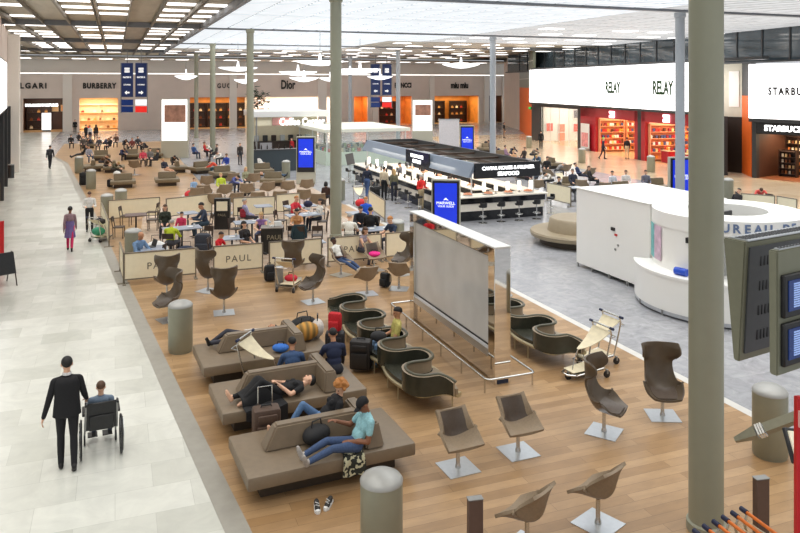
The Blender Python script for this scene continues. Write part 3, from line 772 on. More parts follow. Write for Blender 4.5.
# ---- cafe furniture
M_wooddark = mat('dark_stained_wood', srgb(62, 48, 40), 0.45, 0, 0.12, 18)
M_tabletop = mat('blue_grey_tabletop', srgb(150, 158, 172), 0.3, 0, 0.05)
M_tabletopb = mat('brown_grey_tabletop', srgb(104, 86, 82), 0.35, 0, 0.08)
def make_cafe_chair():
    t = thing('cafe_chair', 'x x x x', 'chair')
    MB().box((0, 0, 0.45), (0.42, 0.42, 0.035), bev=0.01).build('seat', M_wooddark, t)
    for sx in (-1, 1):
        MB().tube([(sx * 0.19, -0.19, 0), (sx * 0.19, -0.2, 0.45), (sx * 0.19, -0.27, 0.86)], 0.018, 6).build('leg', M_wooddark, t)
        MB().cyl((sx * 0.18, 0.18, 0), (sx * 0.18, 0.18, 0.44), 0.018, n=6).build('leg', M_wooddark, t)
    b = MB(); b.sheet(lambda a, q: Vector(((a - 0.5) * 0.40, -0.235 - 0.03 * q - 0.03 * math.sin(PI * a), 0.66 + 0.2 * q)), 6, 3, 0.018)
    b.build('backrest', M_wooddark, t)
    return t
def make_table(w, l, m, h=0.74):
    t = thing('cafe_table', 'x x x x', 'table')
    MB().box((0, 0, h - 0.017), (w, l, 0.034), bev=0.006).build('tabletop', m, t)
    MB().cyl((0, 0, 0.02), (0, 0, h - 0.03), 0.035, n=12).build('pedestal', M_dark, t)
    MB().lathe([(0, 0), (0.24, 0), (0.24, 0.012), (0.04, 0.04), (0, 0.04)], 20).build('foot', M_dark, t)
    return t
def make_stool():
    t = thing('bar_stool', 'x x x x', 'stool')
    MB().lathe([(0, 0), (0.21, 0), (0.21, 0.012), (0.05, 0.03), (0, 0.03)], 24).build('base_disc', M_chrome, t)
    MB().cyl((0, 0, 0.02), (0, 0, 0.72), 0.028, n=12).build('post', M_chrome, t)
    b = MB(); b.tube([(0.17 * math.cos(2 * PI * i / 20), 0.17 * math.sin(2 * PI * i / 20), 0.3) for i in range(20)], 0.012, 6, closed=True); b.build('foot_ring', M_chrome, t)
    MB().lathe([(0, 0.70), (0.17, 0.70), (0.19, 0.73), (0.19, 0.77), (0.16, 0.79), (0, 0.79)], 24).build('seat', M_black, t)
    b = MB(); b.sheet(lambda a, q: Vector((0.19 * math.sin((a - 0.5) * 2.4), -0.19 * math.cos((a - 0.5) * 2.4), 0.76 + 0.16 * q)), 8, 2, 0.02); b.build('low_back', M_black, t)
    return t
# ---- luggage
def rbox(b, c, d, bev): return b.box(c, d, bev=bev, seg=2)
def make_suitcase(col, w=0.45, d=0.26, h=0.68, name='suitcase', handle=True):
    m = cmat(col, 0.6, 'luggage'); t = thing(name, 'x x x x', 'suitcase')
    rbox(MB(), (0, 0, 0.06 + h / 2), (w, d, h), 0.05).build('shell', m, t)
    rbox(MB(), (0, d / 2 + 0.025, 0.06 + h * 0.36), (w * 0.76, 0.06, h * 0.5), 0.02).build('front_pocket', m, t)
    rbox(MB(), (0, d / 2 + 0.02, 0.06 + h * 0.78), (w * 0.7, 0.05, h * 0.2), 0.018).build('upper_pocket', m, t)
    for sx in (-1, 1):
        b = MB(); b.cyl((sx * w * 0.4, 0.02 - d / 2, 0.035), (sx * w * 0.4 + 0.03, 0.02 - d / 2, 0.035), 0.035, n=12); b.build('wheel', M_black, t)
    b = MB(); b.tube([(-0.09, 0, h + 0.05), (-0.08, 0, h + 0.09), (0.08, 0, h + 0.09), (0.09, 0, h + 0.05)], 0.013, 6); b.build('carry_handle', M_black, t)
    if handle:
        b = MB(); b.tube([(-0.12, -d / 2 + 0.03, h), (-0.12, -d / 2 + 0.03, h + 0.36), (0.12, -d / 2 + 0.03, h + 0.36), (0.12, -d / 2 + 0.03, h)], 0.011, 6); b.build('pull_handle', M_chrome, t)
    return t
def make_backpack(col, s=1.0, name='backpack'):
    m = cmat(col, 0.75, 'luggage'); t = thing(name, 'x x x x', 'bag')
    b = MB(); rbox(b, (0, 0, 0.24), (0.34, 0.2, 0.46), 0.08)
    b.build('pack_body', m, t)
    rbox(MB(), (0, 0.12, 0.16), (0.25, 0.09, 0.24), 0.035).build('front_pocket', m, t)
    for sx in (-1, 1):
        b = MB(); b.tube([(sx * 0.09, -0.1, 0.43), (sx * 0.1, -0.17, 0.36), (sx * 0.11, -0.17, 0.18), (sx * 0.12, -0.1, 0.06)], 0.018, 6); b.build('shoulder_strap', M_black, t)
    b = MB(); b.tube([(-0.05, -0.06, 0.46), (-0.04, -0.06, 0.51), (0.04, -0.06, 0.51), (0.05, -0.06, 0.46)], 0.01, 6); b.build('grab_loop', M_black, t)
    if s != 1.0: t.scale = (s, s, s)
    return t
def make_bag(col, w=0.42, d=0.24, h=0.3, name='holdall'):
    m = cmat(col, 0.7, 'luggage'); t = thing(name, 'x x x x', 'bag')
    b = MB(); b.ico((0, 0, h / 2), (w / 2, d / 2, h / 2), 3)
    for v in b.bm.verts:
        v.co.z = max(0.0, v.co.z); k = 1 + 0.35 * (1 - abs(v.co.z / h - 0.35)); v.co.x *= min(1.2, k); v.co.y *= min(1.2, k)
    b.build('bag_body', m, t, smooth=60)
    b = MB(); b.tube([(-w * 0.25, 0, h * 0.86), (-w * 0.2, 0, h * 1.25), (w * 0.2, 0, h * 1.25), (w * 0.25, 0, h * 0.86)], 0.012, 6); b.build('handle', M_black, t)
    return t
# ---- airport luggage trolley (front towards +Y)
M_sail = mat('cream_trolley_panel', srgb(222, 210, 178), 0.55, 0, 0.08, 8)
M_bluegrip = mat('blue_black_grip', srgb(28, 36, 70), 0.5)
def make_trolley(grip=None, orange=False):
    t = thing('luggage_trolley', 'x x x x', 'trolley')
    b = MB()
    b.tube([(-0.28, -0.36, 1.02), (-0.28, -0.40, 0.9), (-0.27, -0.30, 0.5), (-0.25, -0.22, 0.2), (-0.2, 0.45, 0.13), (-0.1, 0.62, 0.14), (0.1, 0.62, 0.14), (0.2, 0.45, 0.13), (0.25, -0.22, 0.2), (0.27, -0.30, 0.5), (0.28, -0.40, 0.9), (0.28, -0.36, 1.02)], 0.017, 8)
    b.build('tube_frame', M_chrome, t)
    b = MB(); b.tube([(-0.33, -0.37, 1.03), (0.33, -0.37, 1.03)], 0.021, 10)
    b.build('handlebar', mat('orange_grip', srgb(226, 120, 40), 0.5) if orange else M_chrome, t)
    for sx in (-1, 1):
        b = MB(); b.cyl((sx * 0.27, -0.37, 1.03), (sx * 0.37, -0.37, 1.03), 0.03, n=10); b.build('end_grip', M_bluegrip, t)
    b = MB()
    z = lambda x, y: 0.2 + 0.0 * x
    b.box((0, 0.12, 0.155), (0.42, 0.72, 0.02)); b.build('load_deck', M_chrome, t)
    # sail-like advertising panel between the uprights
    b = MB(); b.sheet(lambda a, q: Vector(((a - 0.5) * (0.52 * (1 - q) ** 0.8 + 0.05), -0.38 + 0.66 * q, 0.95 - 0.34 * q - 0.06 * math.sin(PI * q))), 8, 10, 0.012)
    b.build('advert_panel', M_sail, t)
    b = MB(); b.tube([(0, 0.27, 0.6), (0, 0.36, 0.4), (0, 0.42, 0.17)], 0.014, 6); b.build('panel_strut', M_chrome, t)
    b = MB(); b.sheet(lambda a, q: Vector(((a - 0.5) * (0.44 - 0.12 * q), -0.2 + 0.72 * q, 0.19 + 0.03 * (1 - q))), 6, 6, 0.01); b.build('deck_panel', M_sail, t)
    b = MB(); b.tube([(-0.2, -0.42, 0.78), (-0.2, -0.58, 0.8), (0.2, -0.58, 0.8), (0.2, -0.42, 0.78)], 0.01, 6); b.build('top_basket', M_chrome, t)
    for x, y in ((-0.27, -0.28), (0.27, -0.28), (0.0, 0.52)):
        b = MB(); b.cyl((x - 0.02, y, 0.075), (x + 0.02, y, 0.075), 0.075, n=16); b.build('wheel', M_black, t)
        b = MB(); b.box((x, y, 0.13), (0.06, 0.04, 0.09)); b.build('wheel_fork', M_grey, t)
    return t
# ---- digital totem
M_bluescreen = mat('royal_blue_screen', srgb(24, 52, 190), 0.3, emit=0.75, ecol=srgb(22, 48, 200), var=0.15, scale=1.2)
M_screentext = mat('pale_screen_letter', (0.9, 0.95, 1), 0.4, emit=1.2, ecol=(0.85, 0.9, 1.0))
M_totem = mat('stone_grey_housing', srgb(186, 184, 168), 0.45, 0.1, 0.04)
def make_totem(w, h, z0=0.25, d=0.22, white_foot=False, words=('MARWELL', 'YOUR GUIDE'), lines=True):
    """screen faces -Y"""
    t = thing('digital_totem', 'x x x x', 'display')
    MB().box((0, 0.02, h / 2), (w + 0.1, d, h), bev=0.015).build('housing', M_totem, t)
    sc = MB(); sc.box((0, -d / 2 + 0.0, (z0 + h - 0.06) / 2), (w, 0.05, h - z0 - 0.06), bev=0.008); bz = sc.build('screen_bezel', M_black, t)
    zc = (z0 + h - 0.06) / 2; sh = h - z0 - 0.06
    MB().box((0, -d / 2 - 0.028, zc + sh * 0.05), (w * 0.84, 0.012, sh * 0.82)).build('screen', M_bluescreen, t)
    ts = w * 0.155
    b = MB(); b.prism_axis([(-0.09 * w, zc + sh * 0.14), (-0.045 * w, zc + sh * 0.165), (0.0, zc + sh * 0.185), (0.05 * w, zc + sh * 0.165), (0.1 * w, zc + sh * 0.14), (0, zc + sh * 0.15)], -d / 2 - 0.042, -d / 2 - 0.035, 'y'); b.build('crown_mark', M_screentext, t)
    text('screen_word', words[0], ts, M_screentext, t, (0, -d / 2 - 0.04, zc + sh * 0.085), (PI / 2, 0, 0), 0.003, bold=0.0)
    text('screen_word', words[1], ts * 0.66, M_screentext, t, (0, -d / 2 - 0.04, zc + sh * 0.025), (PI / 2, 0, 0), 0.003)
    if lines:
        text('screen_word', 'DEPARTURES LEVEL', ts * 0.48, M_screentext, t, (0, -d / 2 - 0.04, zc - sh * 0.27), (PI / 2, 0, 0), 0.003) if 0 else None
    return t
# ================================================================ PEOPLE
def nv(v): return Vector(v).normalized()
# a pose: unit directions in the person's frame (x right, y forward, z up); hips at height hz
def pose(hz=0.92, torso=(0, 0, 1), face=(0, 1, 0), head=None, ual=(-.12, 0, -1), fal=(-.05, .2, -1), uar=(.12, 0, -1), far=(.05, .2, -1),
         thl=(-.03, .02, -1), shl=(0, -.03, -1), thr=(.03, .02, -1), shr=(0, -.03, -1), side=(1, 0, 0), footl=None, footr=None, chest=None):
    return dict(hz=hz, torso=nv(torso), face=nv(face), head=nv(head or torso), ua=(nv(ual), nv(uar)), fa=(nv(fal), nv(far)), th=(nv(thl), nv(thr)), sh=(nv(shl), nv(shr)), side=nv(side), foot=(footl, footr), chest=nv(chest) if chest else None)
POSES = {
    'stand': pose(),
    'phone': pose(face=(0, .8, -.6), ual=(-.2, .1, -1), fal=(.25, .9, .15), uar=(.2, .1, -1), far=(-.25, .9, .1)),
    'walk': pose(hz=0.9, torso=(0, .04, 1), thl=(0, .32, -1), shl=(0, -.05, -1), thr=(0, -.22, -1), shr=(0, -.5, -1), ual=(-.14, -.3, -1), fal=(-.05, .0, -1), uar=(.14, .25, -1), far=(.0, .6, -1), footr=(0, .75, -.65)),
    'push': pose(hz=0.9, torso=(0, .08, 1), thl=(0, .12, -1), shl=(0, -.22, -1), thr=(0.02, -.2, -1), shr=(0, -.35, -1), ual=(-.3, -.1, -1), fal=(-.28, .1, -1), uar=(.28, .15, -1), far=(.14, .75, -.55), footr=(0, .8, -.6)),
    'sit': pose(hz=0.53, torso=(0, -.12, 1), thl=(-.12, 1, -.03), shl=(-.03, .1, -1), thr=(.12, 1, -.03), shr=(.03, .1, -1), ual=(-.18, .35, -1), fal=(.3, .9, -.25), uar=(.18, .35, -1), far=(-.3, .9, -.25), face=(0, 1, -.25)),
    'sitphone': pose(hz=0.53, torso=(0, -.08, 1), head=(0, .3, 1), thl=(-.14, 1, -.02), shl=(-.02, .05, -1), thr=(.14, 1, -.02), shr=(.02, .05, -1), ual=(-.18, .4, -1), fal=(.35, .85, .2), uar=(.18, .4, -1), far=(-.35, .85, .2), face=(0, .75, -.66)),
    'table': pose(hz=0.53, torso=(0, .22, 1), head=(0, .3, 1), thl=(-.12, 1, -.03), shl=(0, -.1, -1), thr=(.12, 1, -.03), shr=(0, -.1, -1), ual=(-.25, .6, -.8), fal=(.45, .9, .05), uar=(.25, .6, -.8), far=(-.45, .9, .05), face=(0, .9, -.35)),
    'slump': pose(hz=0.5, torso=(0, .75, .75), head=(0, .9, .3), thl=(-.14, 1, -.05), shl=(0, -.1, -1), thr=(.14, 1, -.05), shr=(0, -.1, -1), ual=(-.3, .7, -.5), fal=(.6, .7, -.2), uar=(.3, .7, -.5), far=(-.6, .7, -.2), face=(0, .5, -.9)),
    'recline': pose(hz=0.5, torso=(0, -.5, 1), thl=(-.08, 1, -.12), shl=(.02, .9, -.42), thr=(.1, 1, -.08), shr=(-.08, .9, -.4), ual=(-.2, .35, -1), fal=(.55, .8, .1), uar=(.2, .35, -1), far=(-.55, .8, .1), face=(0, .9, .1), footl=(-.2, .6, .8), footr=(.2, .6, .8)),
    'legscrossed': pose(hz=0.53, torso=(0, -.18, 1), thl=(-.1, 1, -.03), shl=(0, .15, -1), thr=(-.05, 1, .18), shr=(-.5, .55, -.7), ual=(-.2, .3, -1), fal=(.4, .9, -.1), uar=(.2, .3, -1), far=(-.4, .9, -.1), face=(0, 1, -.2)),
    'lie': pose(hz=0.13, torso=(0, -1, .06), face=(.3, .1, 1), head=(0, -1, .25), thl=(-.06, 1, .0), shl=(.02, 1, -.02), thr=(.08, 1, .35), shr=(.0, .85, -.5), ual=(-.4, .8, -.05), fal=(.75, .65, .3), uar=(.4, .8, -.05), far=(-.75, .65, .3), footl=(-.3, .2, 1), footr=(.1, .7, .8)),
    'curl': pose(hz=0.17, torso=(0.1, -1, .02), face=(1, .1, .15), head=(0, -1, .1), side=(0, .06, 1), thl=(.75, .7, 0), shl=(-.4, .9, 0), thr=(.8, .6, .1), shr=(-.5, .85, -.1), ual=(.75, .55, 0), fal=(.05, -1, .1), uar=(.8, .5, .1), far=(-.15, -1, 0), footl=(.5, .6, 0), footr=(.5, .6, 0)),
    'benchsit': pose(hz=0.11, torso=(0, -.5, 1), head=(0, .35, 1), face=(0, .8, -.65), thl=(-.06, 1, .16), shl=(.02, 1, -.3), thr=(.12, 1, .2), shr=(-.02, 1, -.34), ual=(-.16, .25, -1), fal=(.5, .8, .0), uar=(.5, .5, -.75), far=(.0, .8, .35), footl=(-.35, .3, 1), footr=(.1, .3, 1)),
    'kneeup': pose(hz=0.11, torso=(0, -.85, .8), head=(0, -.2, 1), face=(-.3, .8, -.4), thl=(-.06, 1, .0), shl=(.0, 1, .0), thr=(-.12, .75, .75), shr=(0, .6, -.85), ual=(-.2, .4, -1), fal=(.4, .8, -.1), uar=(.2, .5, -.9), far=(-.5, .8, .1), footl=(-.2, .4, 1), footr=(.1, 1, -.1)),
    'liedress': pose(hz=0.12, torso=(0, -1, .03), face=(.65, .2, .75), head=(0, -1, .2), thl=(-.04, .8, .62), shl=(.02, .8, -.62), thr=(.1, 1, .0), shr=(.0, 1, .0), ual=(-.35, .75, -.05), fal=(.6, .55, .5), uar=(.4, .8, .0), far=(-.65, .6, .45), footl=(0, .8, -.3), footr=(.2, .4, 1)),
    'kneelstand': pose(torso=(0, .35, 1), face=(0, .8, -.5), ual=(-.15, .5, -1), fal=(.1, .8, -.5), uar=(.15, .5, -1), far=(-.1, .8, -.5)),
}
BODY = {}
HEADM = {}
SKIN, TOP, LEGS, SHOE, LIP = range(5)
def ramp(b, p0, p1, r0, r1, lab, segs):
    segs.append((Vector(p0), Vector(p1), r0, r1, lab))
    b.cyl(p0, p1, r0, r1, n=12); b.ico(p0, r0, 2); b.ico(p1, r1, 2)
def frame(y, z):
    """matrix with the given forward (y) and roughly up (z)"""
    y = Vector(y).normalized(); x = y.cross(Vector(z)).normalized(); z = x.cross(y)
    return Matrix((x, y, z)).transposed()
def body(pname, voxel=0.013, female=False, sleeve='long', leg='long', feet='shoe', fat=1.0, child=False):
    key = (pname, voxel, female, sleeve, leg, feet, fat, child)
    if key in BODY: return key
    p = POSES[pname]; b = MB(); segs = []
    hip = Vector((0, 0, p['hz'])); X = p['side']; T = p['torso']
    X = (X - T * X.dot(T)).normalized(); FWD = T.cross(X) * -1.0
    FWD = Vector(T).cross(X); FWD = FWD if FWD.length else Vector((0, 1, 0))
    if FWD.dot(p['face']) < 0 and pname not in ('lie', 'curl'): FWD = -FWD
    if pname == 'lie' and FWD.z < 0: FWD = -FWD
    if pname == 'curl' and FWD.x < 0: FWD = -FWD
    R = Matrix((X, FWD, T)).transposed()
    def ell(c, r, lab, rot=R, wt=1.0):
        b.ico(c, r, 3, rot); segs.append((Vector(c), Vector(c), sum(r) / 3 * wt, sum(r) / 3 * wt, lab))
    hw = 0.085; sw = 0.155 if female else 0.178
    ell(hip + T * 0.02, (0.155 * fat if not female else 0.165, 0.115 * fat, 0.12), LEGS)
    ell(hip + T * 0.16 + FWD * 0.01 * fat, (0.135 * fat, 0.10 * fat, 0.13), TOP)
    ell(hip + T * 0.32, (0.155 if not female else 0.14, 0.108 * fat, 0.16), TOP)
    ell(hip + T * 0.41, (0.175 if not female else 0.15, 0.098, 0.10), TOP)
    if female: 
        for q in (-1, 1): ell(hip + T * 0.335 + FWD * 0.075 + X * q * 0.065, (0.06, 0.055, 0.06), TOP)
    neck0 = hip + T * 0.47; hd = p['head']; neck1 = neck0 + hd * 0.10
    for q in (-1, 1): ramp(b, neck0 - T * 0.015, hip + T * 0.425 + X * q * sw * 0.98, 0.052, 0.056, TOP, segs)
    ramp(b, neck0, neck1, 0.056, 0.05, SKIN, segs)
    # arms
    handinfo = []
    for i, q in ((0, -1), (1, 1)):
        s = hip + T * 0.415 + X * q * sw
        e = s + p['ua'][i] * 0.28; wv = e + p['fa'][i] * 0.25
        mid = s.lerp(e, 0.55)
        if sleeve == 'none':
            ramp(b, s, e, 0.05, 0.042, SKIN, segs)
        elif sleeve == 'short':
            ramp(b, s, mid, 0.062, 0.056, TOP, segs); ramp(b, mid, e, 0.044, 0.042, SKIN, segs)
        else: ramp(b, s, e, 0.06, 0.048, TOP, segs)
        ramp(b, e, wv, 0.042 if sleeve != 'long' else 0.048, 0.029 if sleeve != 'long' else 0.036, SKIN if sleeve != 'long' else TOP, segs)
        # hand: palm, four fingers of unequal length, side thumb
        h = p['fa'][i]; lat = X * q
        n = h.cross(lat); n = n.normalized() if n.length > 1e-3 else FWD
        lat = n.cross(h).normalized() * 1.0
        if lat.dot(X * q) < 0: lat = -lat
        inward = -lat if abs(h.z) < 0.7 else FWD     # thumb side
        across = inward if abs(h.z) >= 0.7 else inward
        pn = h.cross(across).normalized()            # palm normal, either side
        tow = Vector((0, 0, -1)) if abs(h.z) < 0.7 else -lat
        if pn.dot(tow) < 0: pn = -pn
        fr = max(0.0085, voxel * 0.72)
        ramp(b, wv, wv + h * 0.03, 0.028, 0.026, SKIN, segs)
        rot = Matrix((across, pn, h)).transposed()
        b.ico(wv + h * 0.06, (0.041, 0.017, 0.052), 2, rot); segs.append((wv + h * 0.04, wv + h * 0.08, 0.03, 0.03, SKIN))
        for f, (off, ln) in enumerate(((0.031, 0.072), (0.011, 0.082), (-0.010, 0.076), (-0.030, 0.058))):
            a0 = wv + h * 0.10 + across * off; a1 = a0 + (h * 0.9 + pn * 0.35).normalized() * ln * 0.5 + across * off * 0.15
            a2 = a1 + (h * 0.6 + pn * 0.8).normalized() * ln * 0.5
            ramp(b, a0 - h * 0.02, a1, fr, fr * 0.95, SKIN, segs); ramp(b, a1, a2, fr * 0.95, fr * 0.85, SKIN, segs)
        t0 = wv + h * 0.035 + across * 0.03; t1 = t0 + (h * 0.6 + across * 0.75 + pn * 0.2).normalized() * 0.04; t2 = t1 + (h * 0.95 + across * 0.15 + pn * 0.3).normalized() * 0.034
        ramp(b, t0, t1, fr * 1.2, fr * 1.05, SKIN, segs); ramp(b, t1, t2, fr * 1.05, fr * 0.9, SKIN, segs)
    # legs
    for i, q in ((0, -1), (1, 1)):
        s = hip + X * q * hw; k = s + p['th'][i] * 0.43; a = k + p['sh'][i] * 0.40
        ramp(b, s, k, 0.088 * fat, 0.058, LEGS, segs)
        cm = k.lerp(a, 0.3)
        lab = LEGS if leg == 'long' else SKIN
        if leg == 'short':
            segs[-1] = (s, s.lerp(k, 0.62), 0.088, 0.07, LEGS); segs.append((s.lerp(k, 0.75), k, 0.06, 0.056, SKIN))
        ramp(b, k, cm, 0.057, 0.058, lab, segs); ramp(b, cm, a, 0.058, 0.045 if leg == 'long' else 0.038, lab, segs)
        ft = p['foot'][i]
        if ft is None:
            ft = (0, 1, 0) if abs(p['sh'][i].z) > 0.6 else (0, 0.3, 1)
        ft = Vector(ft).normalized(); dn = p['sh'][i]
        dn = (dn - ft * dn.dot(ft)).normalized()
        flab = SHOE if feet != 'bare' else SKIN
        heel = a + dn * 0.035 - ft * 0.035; toe = a + dn * 0.05 + ft * 0.155
        ramp(b, a, heel, 0.042, 0.038, flab, segs)
        ramp(b, heel + dn * 0.005, toe - ft * 0.05, 0.037, 0.038, flab, segs)
        ramp(b, toe - ft * 0.05, toe, 0.038, 0.026, flab, segs)
        segs.append((a + dn * 0.02, toe, 0.05, 0.04, flab))
    # head
    f = p['face']; HR = frame(f, hd if abs(hd.dot(f)) < 0.93 else T); hc = neck1 + hd * 0.085 + HR @ Vector((0, 0.018, 0))
    def hl(v): return hc + HR @ Vector(v)
    b.ico(hl((0, -0.012, 0.03)), (0.077, 0.096, 0.088), 3, HR); b.ico(hl((0, 0.02, -0.035)), (0.06, 0.072, 0.078), 3, HR)
    b.ico(hl((0, 0.072, -0.085)), (0.028, 0.022, 0.024), 2, HR)
    segs.append((hl((0, 0, 0.03)), hl((0, 0.02, -0.06)), 0.085, 0.07, SKIN))
    b.cyl(hl((0, 0.082, 0.018)), hl((0, 0.106, -0.022)), 0.010, 0.017, n=8); b.ico(hl((0, 0.104, -0.022)), 0.016, 2)
    b.ico(hl((0, 0.078, 0.030)), (0.05, 0.014, 0.012), 2, HR)
    b.ico(hl((0, 0.084, -0.055)), (0.024, 0.010, 0.009), 2, HR); segs.append((hl((-0.016, 0.090, -0.055)), hl((0.016, 0.090, -0.055)), 0.012, 0.012, LIP))
    for q in (-1, 1): b.ico(hl((q * 0.078, -0.01, 0.0)), (0.013, 0.026, 0.034), 2, HR)
    # fuse into one skin
    me0 = bpy.data.meshes.new('body_raw'); b.bm.to_mesh(me0); b.bm.free()
    o = bpy.data.objects.new('body_raw', me0); COL.objects.link(o)
    md = o.modifiers.new('r', 'REMESH'); md.mode = 'VOXEL'; md.voxel_size = voxel; md.adaptivity = 0.0
    ms = o.modifiers.new('s', 'SMOOTH'); ms.factor = 0.5; ms.iterations = 2
    dg = bpy.context.evaluated_depsgraph_get()
    me = bpy.data.meshes.new_from_object(o.evaluated_get(dg)); me.name = 'body'
    bpy.data.objects.remove(o); bpy.data.meshes.remove(me0)
    me.materials.clear()
    for q in range(5): me.materials.append(M_taupe)
    nf = len(me.polygons); cen = np.empty(nf * 3); me.polygons.foreach_get('center', cen); cen = cen.reshape(-1, 3)
    best = np.full(nf, 1e9); lab = np.zeros(nf, dtype=np.int32)
    for (a, c, r0, r1, L) in segs:
        a_ = np.array(a); d = np.array(c) - a_; dd = d.dot(d)
        t = np.clip(((cen - a_) @ d) / dd, 0, 1) if dd > 1e-9 else np.zeros(nf)
        dist = np.linalg.norm(cen - (a_ + t[:, None] * d), axis=1) - (r0 + (r1 - r0) * t)
        w = dist < best; best[w] = dist[w]; lab[w] = L
    me.polygons.foreach_set('material_index', lab)
    me.polygons.foreach_set('use_smooth', np.ones(nf, dtype=bool)); me.update()
    BODY[key] = me
    M = HR.to_4x4(); M.translation = hc; HEADM[key] = M
    return key
HAIR = {}
def hair_mesh(style):
    if style in HAIR: return HAIR[style]
    b = MB(); rr = random.Random(5)
    def cap(sc, low, front):
        r = bmesh.ops.create_icosphere(b.bm, subdivisions=4, radius=1)
        for v in r['verts']:
            d = v.co.normalized()
            # hairline: high over the forehead, low at the nape
            line = front * max(0, d.y) ** 0.7 + low * max(0, -d.y) + 0.08 * abs(d.x)
            k = 1.0 if d.z > line else max(0.7, 1.0 - (line - d.z) * 2.2)
            v.co = Vector((d.x * 0.086 * sc * k, -0.012 + d.y * 0.105 * sc * k, 0.03 + d.z * 0.099 * sc * k))
    if style == 'short': cap(1.0, -0.75, 0.42)
    elif style == 'thin': cap(0.975, -0.7, 0.75)
    elif style == 'long':
        cap(1.05, -0.9, 0.42)
        for q in (-1, 1): b.ico((q * 0.055, -0.05, -0.09), (0.045, 0.055, 0.15), 3)
        b.ico((0, -0.085, -0.12), (0.075, 0.04, 0.17), 3)
    elif style == 'bun':
        cap(1.02, -0.75, 0.4); b.ico((0, -0.12, 0.06), 0.042, 3)
    elif style == 'pony':
        cap(1.02, -0.75, 0.4); b.ico((0, -0.125, 0.0), (0.03, 0.04, 0.05), 2); b.ico((0, -0.13, -0.09), (0.028, 0.03, 0.1), 3)
    elif style == 'curly':
        cap(1.12, -0.9, 0.42)
        for k in range(46):
            a = rr.uniform(0, 2 * PI); z = rr.uniform(-0.5, 1.0); q = math.sqrt(max(0, 1 - z * z))
            d = Vector((q * math.cos(a), q * math.sin(a), z))
            if d.y > 0.25 and d.z < 0.5: continue
            b.ico((d.x * 0.108, -0.02 + d.y * 0.122, 0.03 + d.z * 0.112), 0.034, 2)
    elif style == 'bob':
        cap(1.06, -0.95, 0.42)
        for q in (-1, 1): b.ico((q * 0.06, -0.035, -0.045), (0.04, 0.06, 0.09), 3)
        b.ico((0, -0.07, -0.05), (0.08, 0.045, 0.09), 3)
    me0 = bpy.data.meshes.new('h'); b.bm.to_mesh(me0); b.bm.free()
    o = bpy.data.objects.new('h', me0); COL.objects.link(o); md = o.modifiers.new('r', 'REMESH'); md.mode = 'VOXEL'; md.voxel_size = 0.009
    dg = bpy.context.evaluated_depsgraph_get(); me = bpy.data.meshes.new_from_object(o.evaluated_get(dg)); me.name = 'hair'
    bpy.data.objects.remove(o); bpy.data.meshes.remove(me0); me.materials.clear(); me.materials.append(M_black); me.shade_smooth()
    HAIR[style] = me
    return me
def setmat(o, i, m):
    o.material_slots[i].link = 'OBJECT'; o.material_slots[i].material = m
EYE = []
SK = dict(light=(226, 178, 148), tan=(196, 142, 108), brown=(140, 92, 66), dark=(84, 56, 44), pale=(236, 196, 170))
HC_ = dict(black=(20, 18, 18), dark=(44, 32, 26), brown=(84, 58, 38), fair=(190, 156, 104), grey=(170, 166, 160), white=(220, 216, 208), ginger=(184, 122, 62))
def person(label, pname, loc, face, top, legs, shoe=(30, 28, 28), skin='light', hair=('short', 'dark'), s=1.0, z=0.0, rot=None, group=None, eyes=False, cat='person', **kw):
    key = body(pname, **kw); me = BODY[key]
    o = bpy.data.objects.new('person', me); COL.objects.link(o)
    o.location = (loc[0], loc[1], z); o.rotation_euler = (0, 0, yaw(face)) if rot is None else rot; o.scale = (s, s, s)
    tag(o, label, cat, group)
    sm = cmat(SK[skin], 0.55, 'skin'); sk = SK[skin]
    for i, m in enumerate((sm, cmat(top), cmat(legs), cmat(shoe, 0.5), cmat((int(sk[0] * .85), int(sk[1] * .62), int(sk[2] * .62)), 0.5, 'skin'))): setmat(o, i, m)
    if hair:
        h = link('hair', hair_mesh(hair[0]), o); h.matrix_local = HEADM[key]
        setmat(h, 0, cmat(HC_[hair[1]] if isinstance(hair[1], str) else hair[1], 0.6, 'hair'))
    if eyes:
        if not EYE: EYE.append(MB().ico((0, 0, 0), 0.0105, 2).mesh('eye', mat('dark_eye', (0.02, 0.015, 0.01), 0.2)))
        for q in (-1, 1):
            e = link('eye', EYE[0], o); e.matrix_local = HEADM[key] @ Matrix.Translation((q * 0.03, 0.082, 0.006))
    return o
def child_garment(o, name, mb, col, key=None, smooth=60):
    g = link(name, mb.mesh(name, cmat(col), smooth), o); return g
def skirt(o, z0, z1, r0, r1, col, name='skirt', depth=0.8, wob=0.06):
    b = MB(); n = 40
    prof = [(r0 - 0.02, z1 + 0.0), (r0, z1), (r0 * 0.7 + r1 * 0.3, z1 - (z1 - z0) * 0.4), (r1, z0), (r1 - 0.02, z0)]
    b.lathe(prof[::-1] + [prof[-1]] if 0 else [(r1 - 0.02, z0), (r1, z0), (r0 * 0.6 + r1 * 0.4, z0 + (z1 - z0) * 0.5), (r0, z1), (r0 - 0.02, z1)], n)
    for v in b.bm.verts:
        a = math.atan2(v.co.y, v.co.x); k = 1 + wob * math.sin(7 * a) * (1 - (v.co.z - z0) / (z1 - z0)); v.co.x *= k; v.co.y *= depth * k
    return child_garment(o, name, b, col)
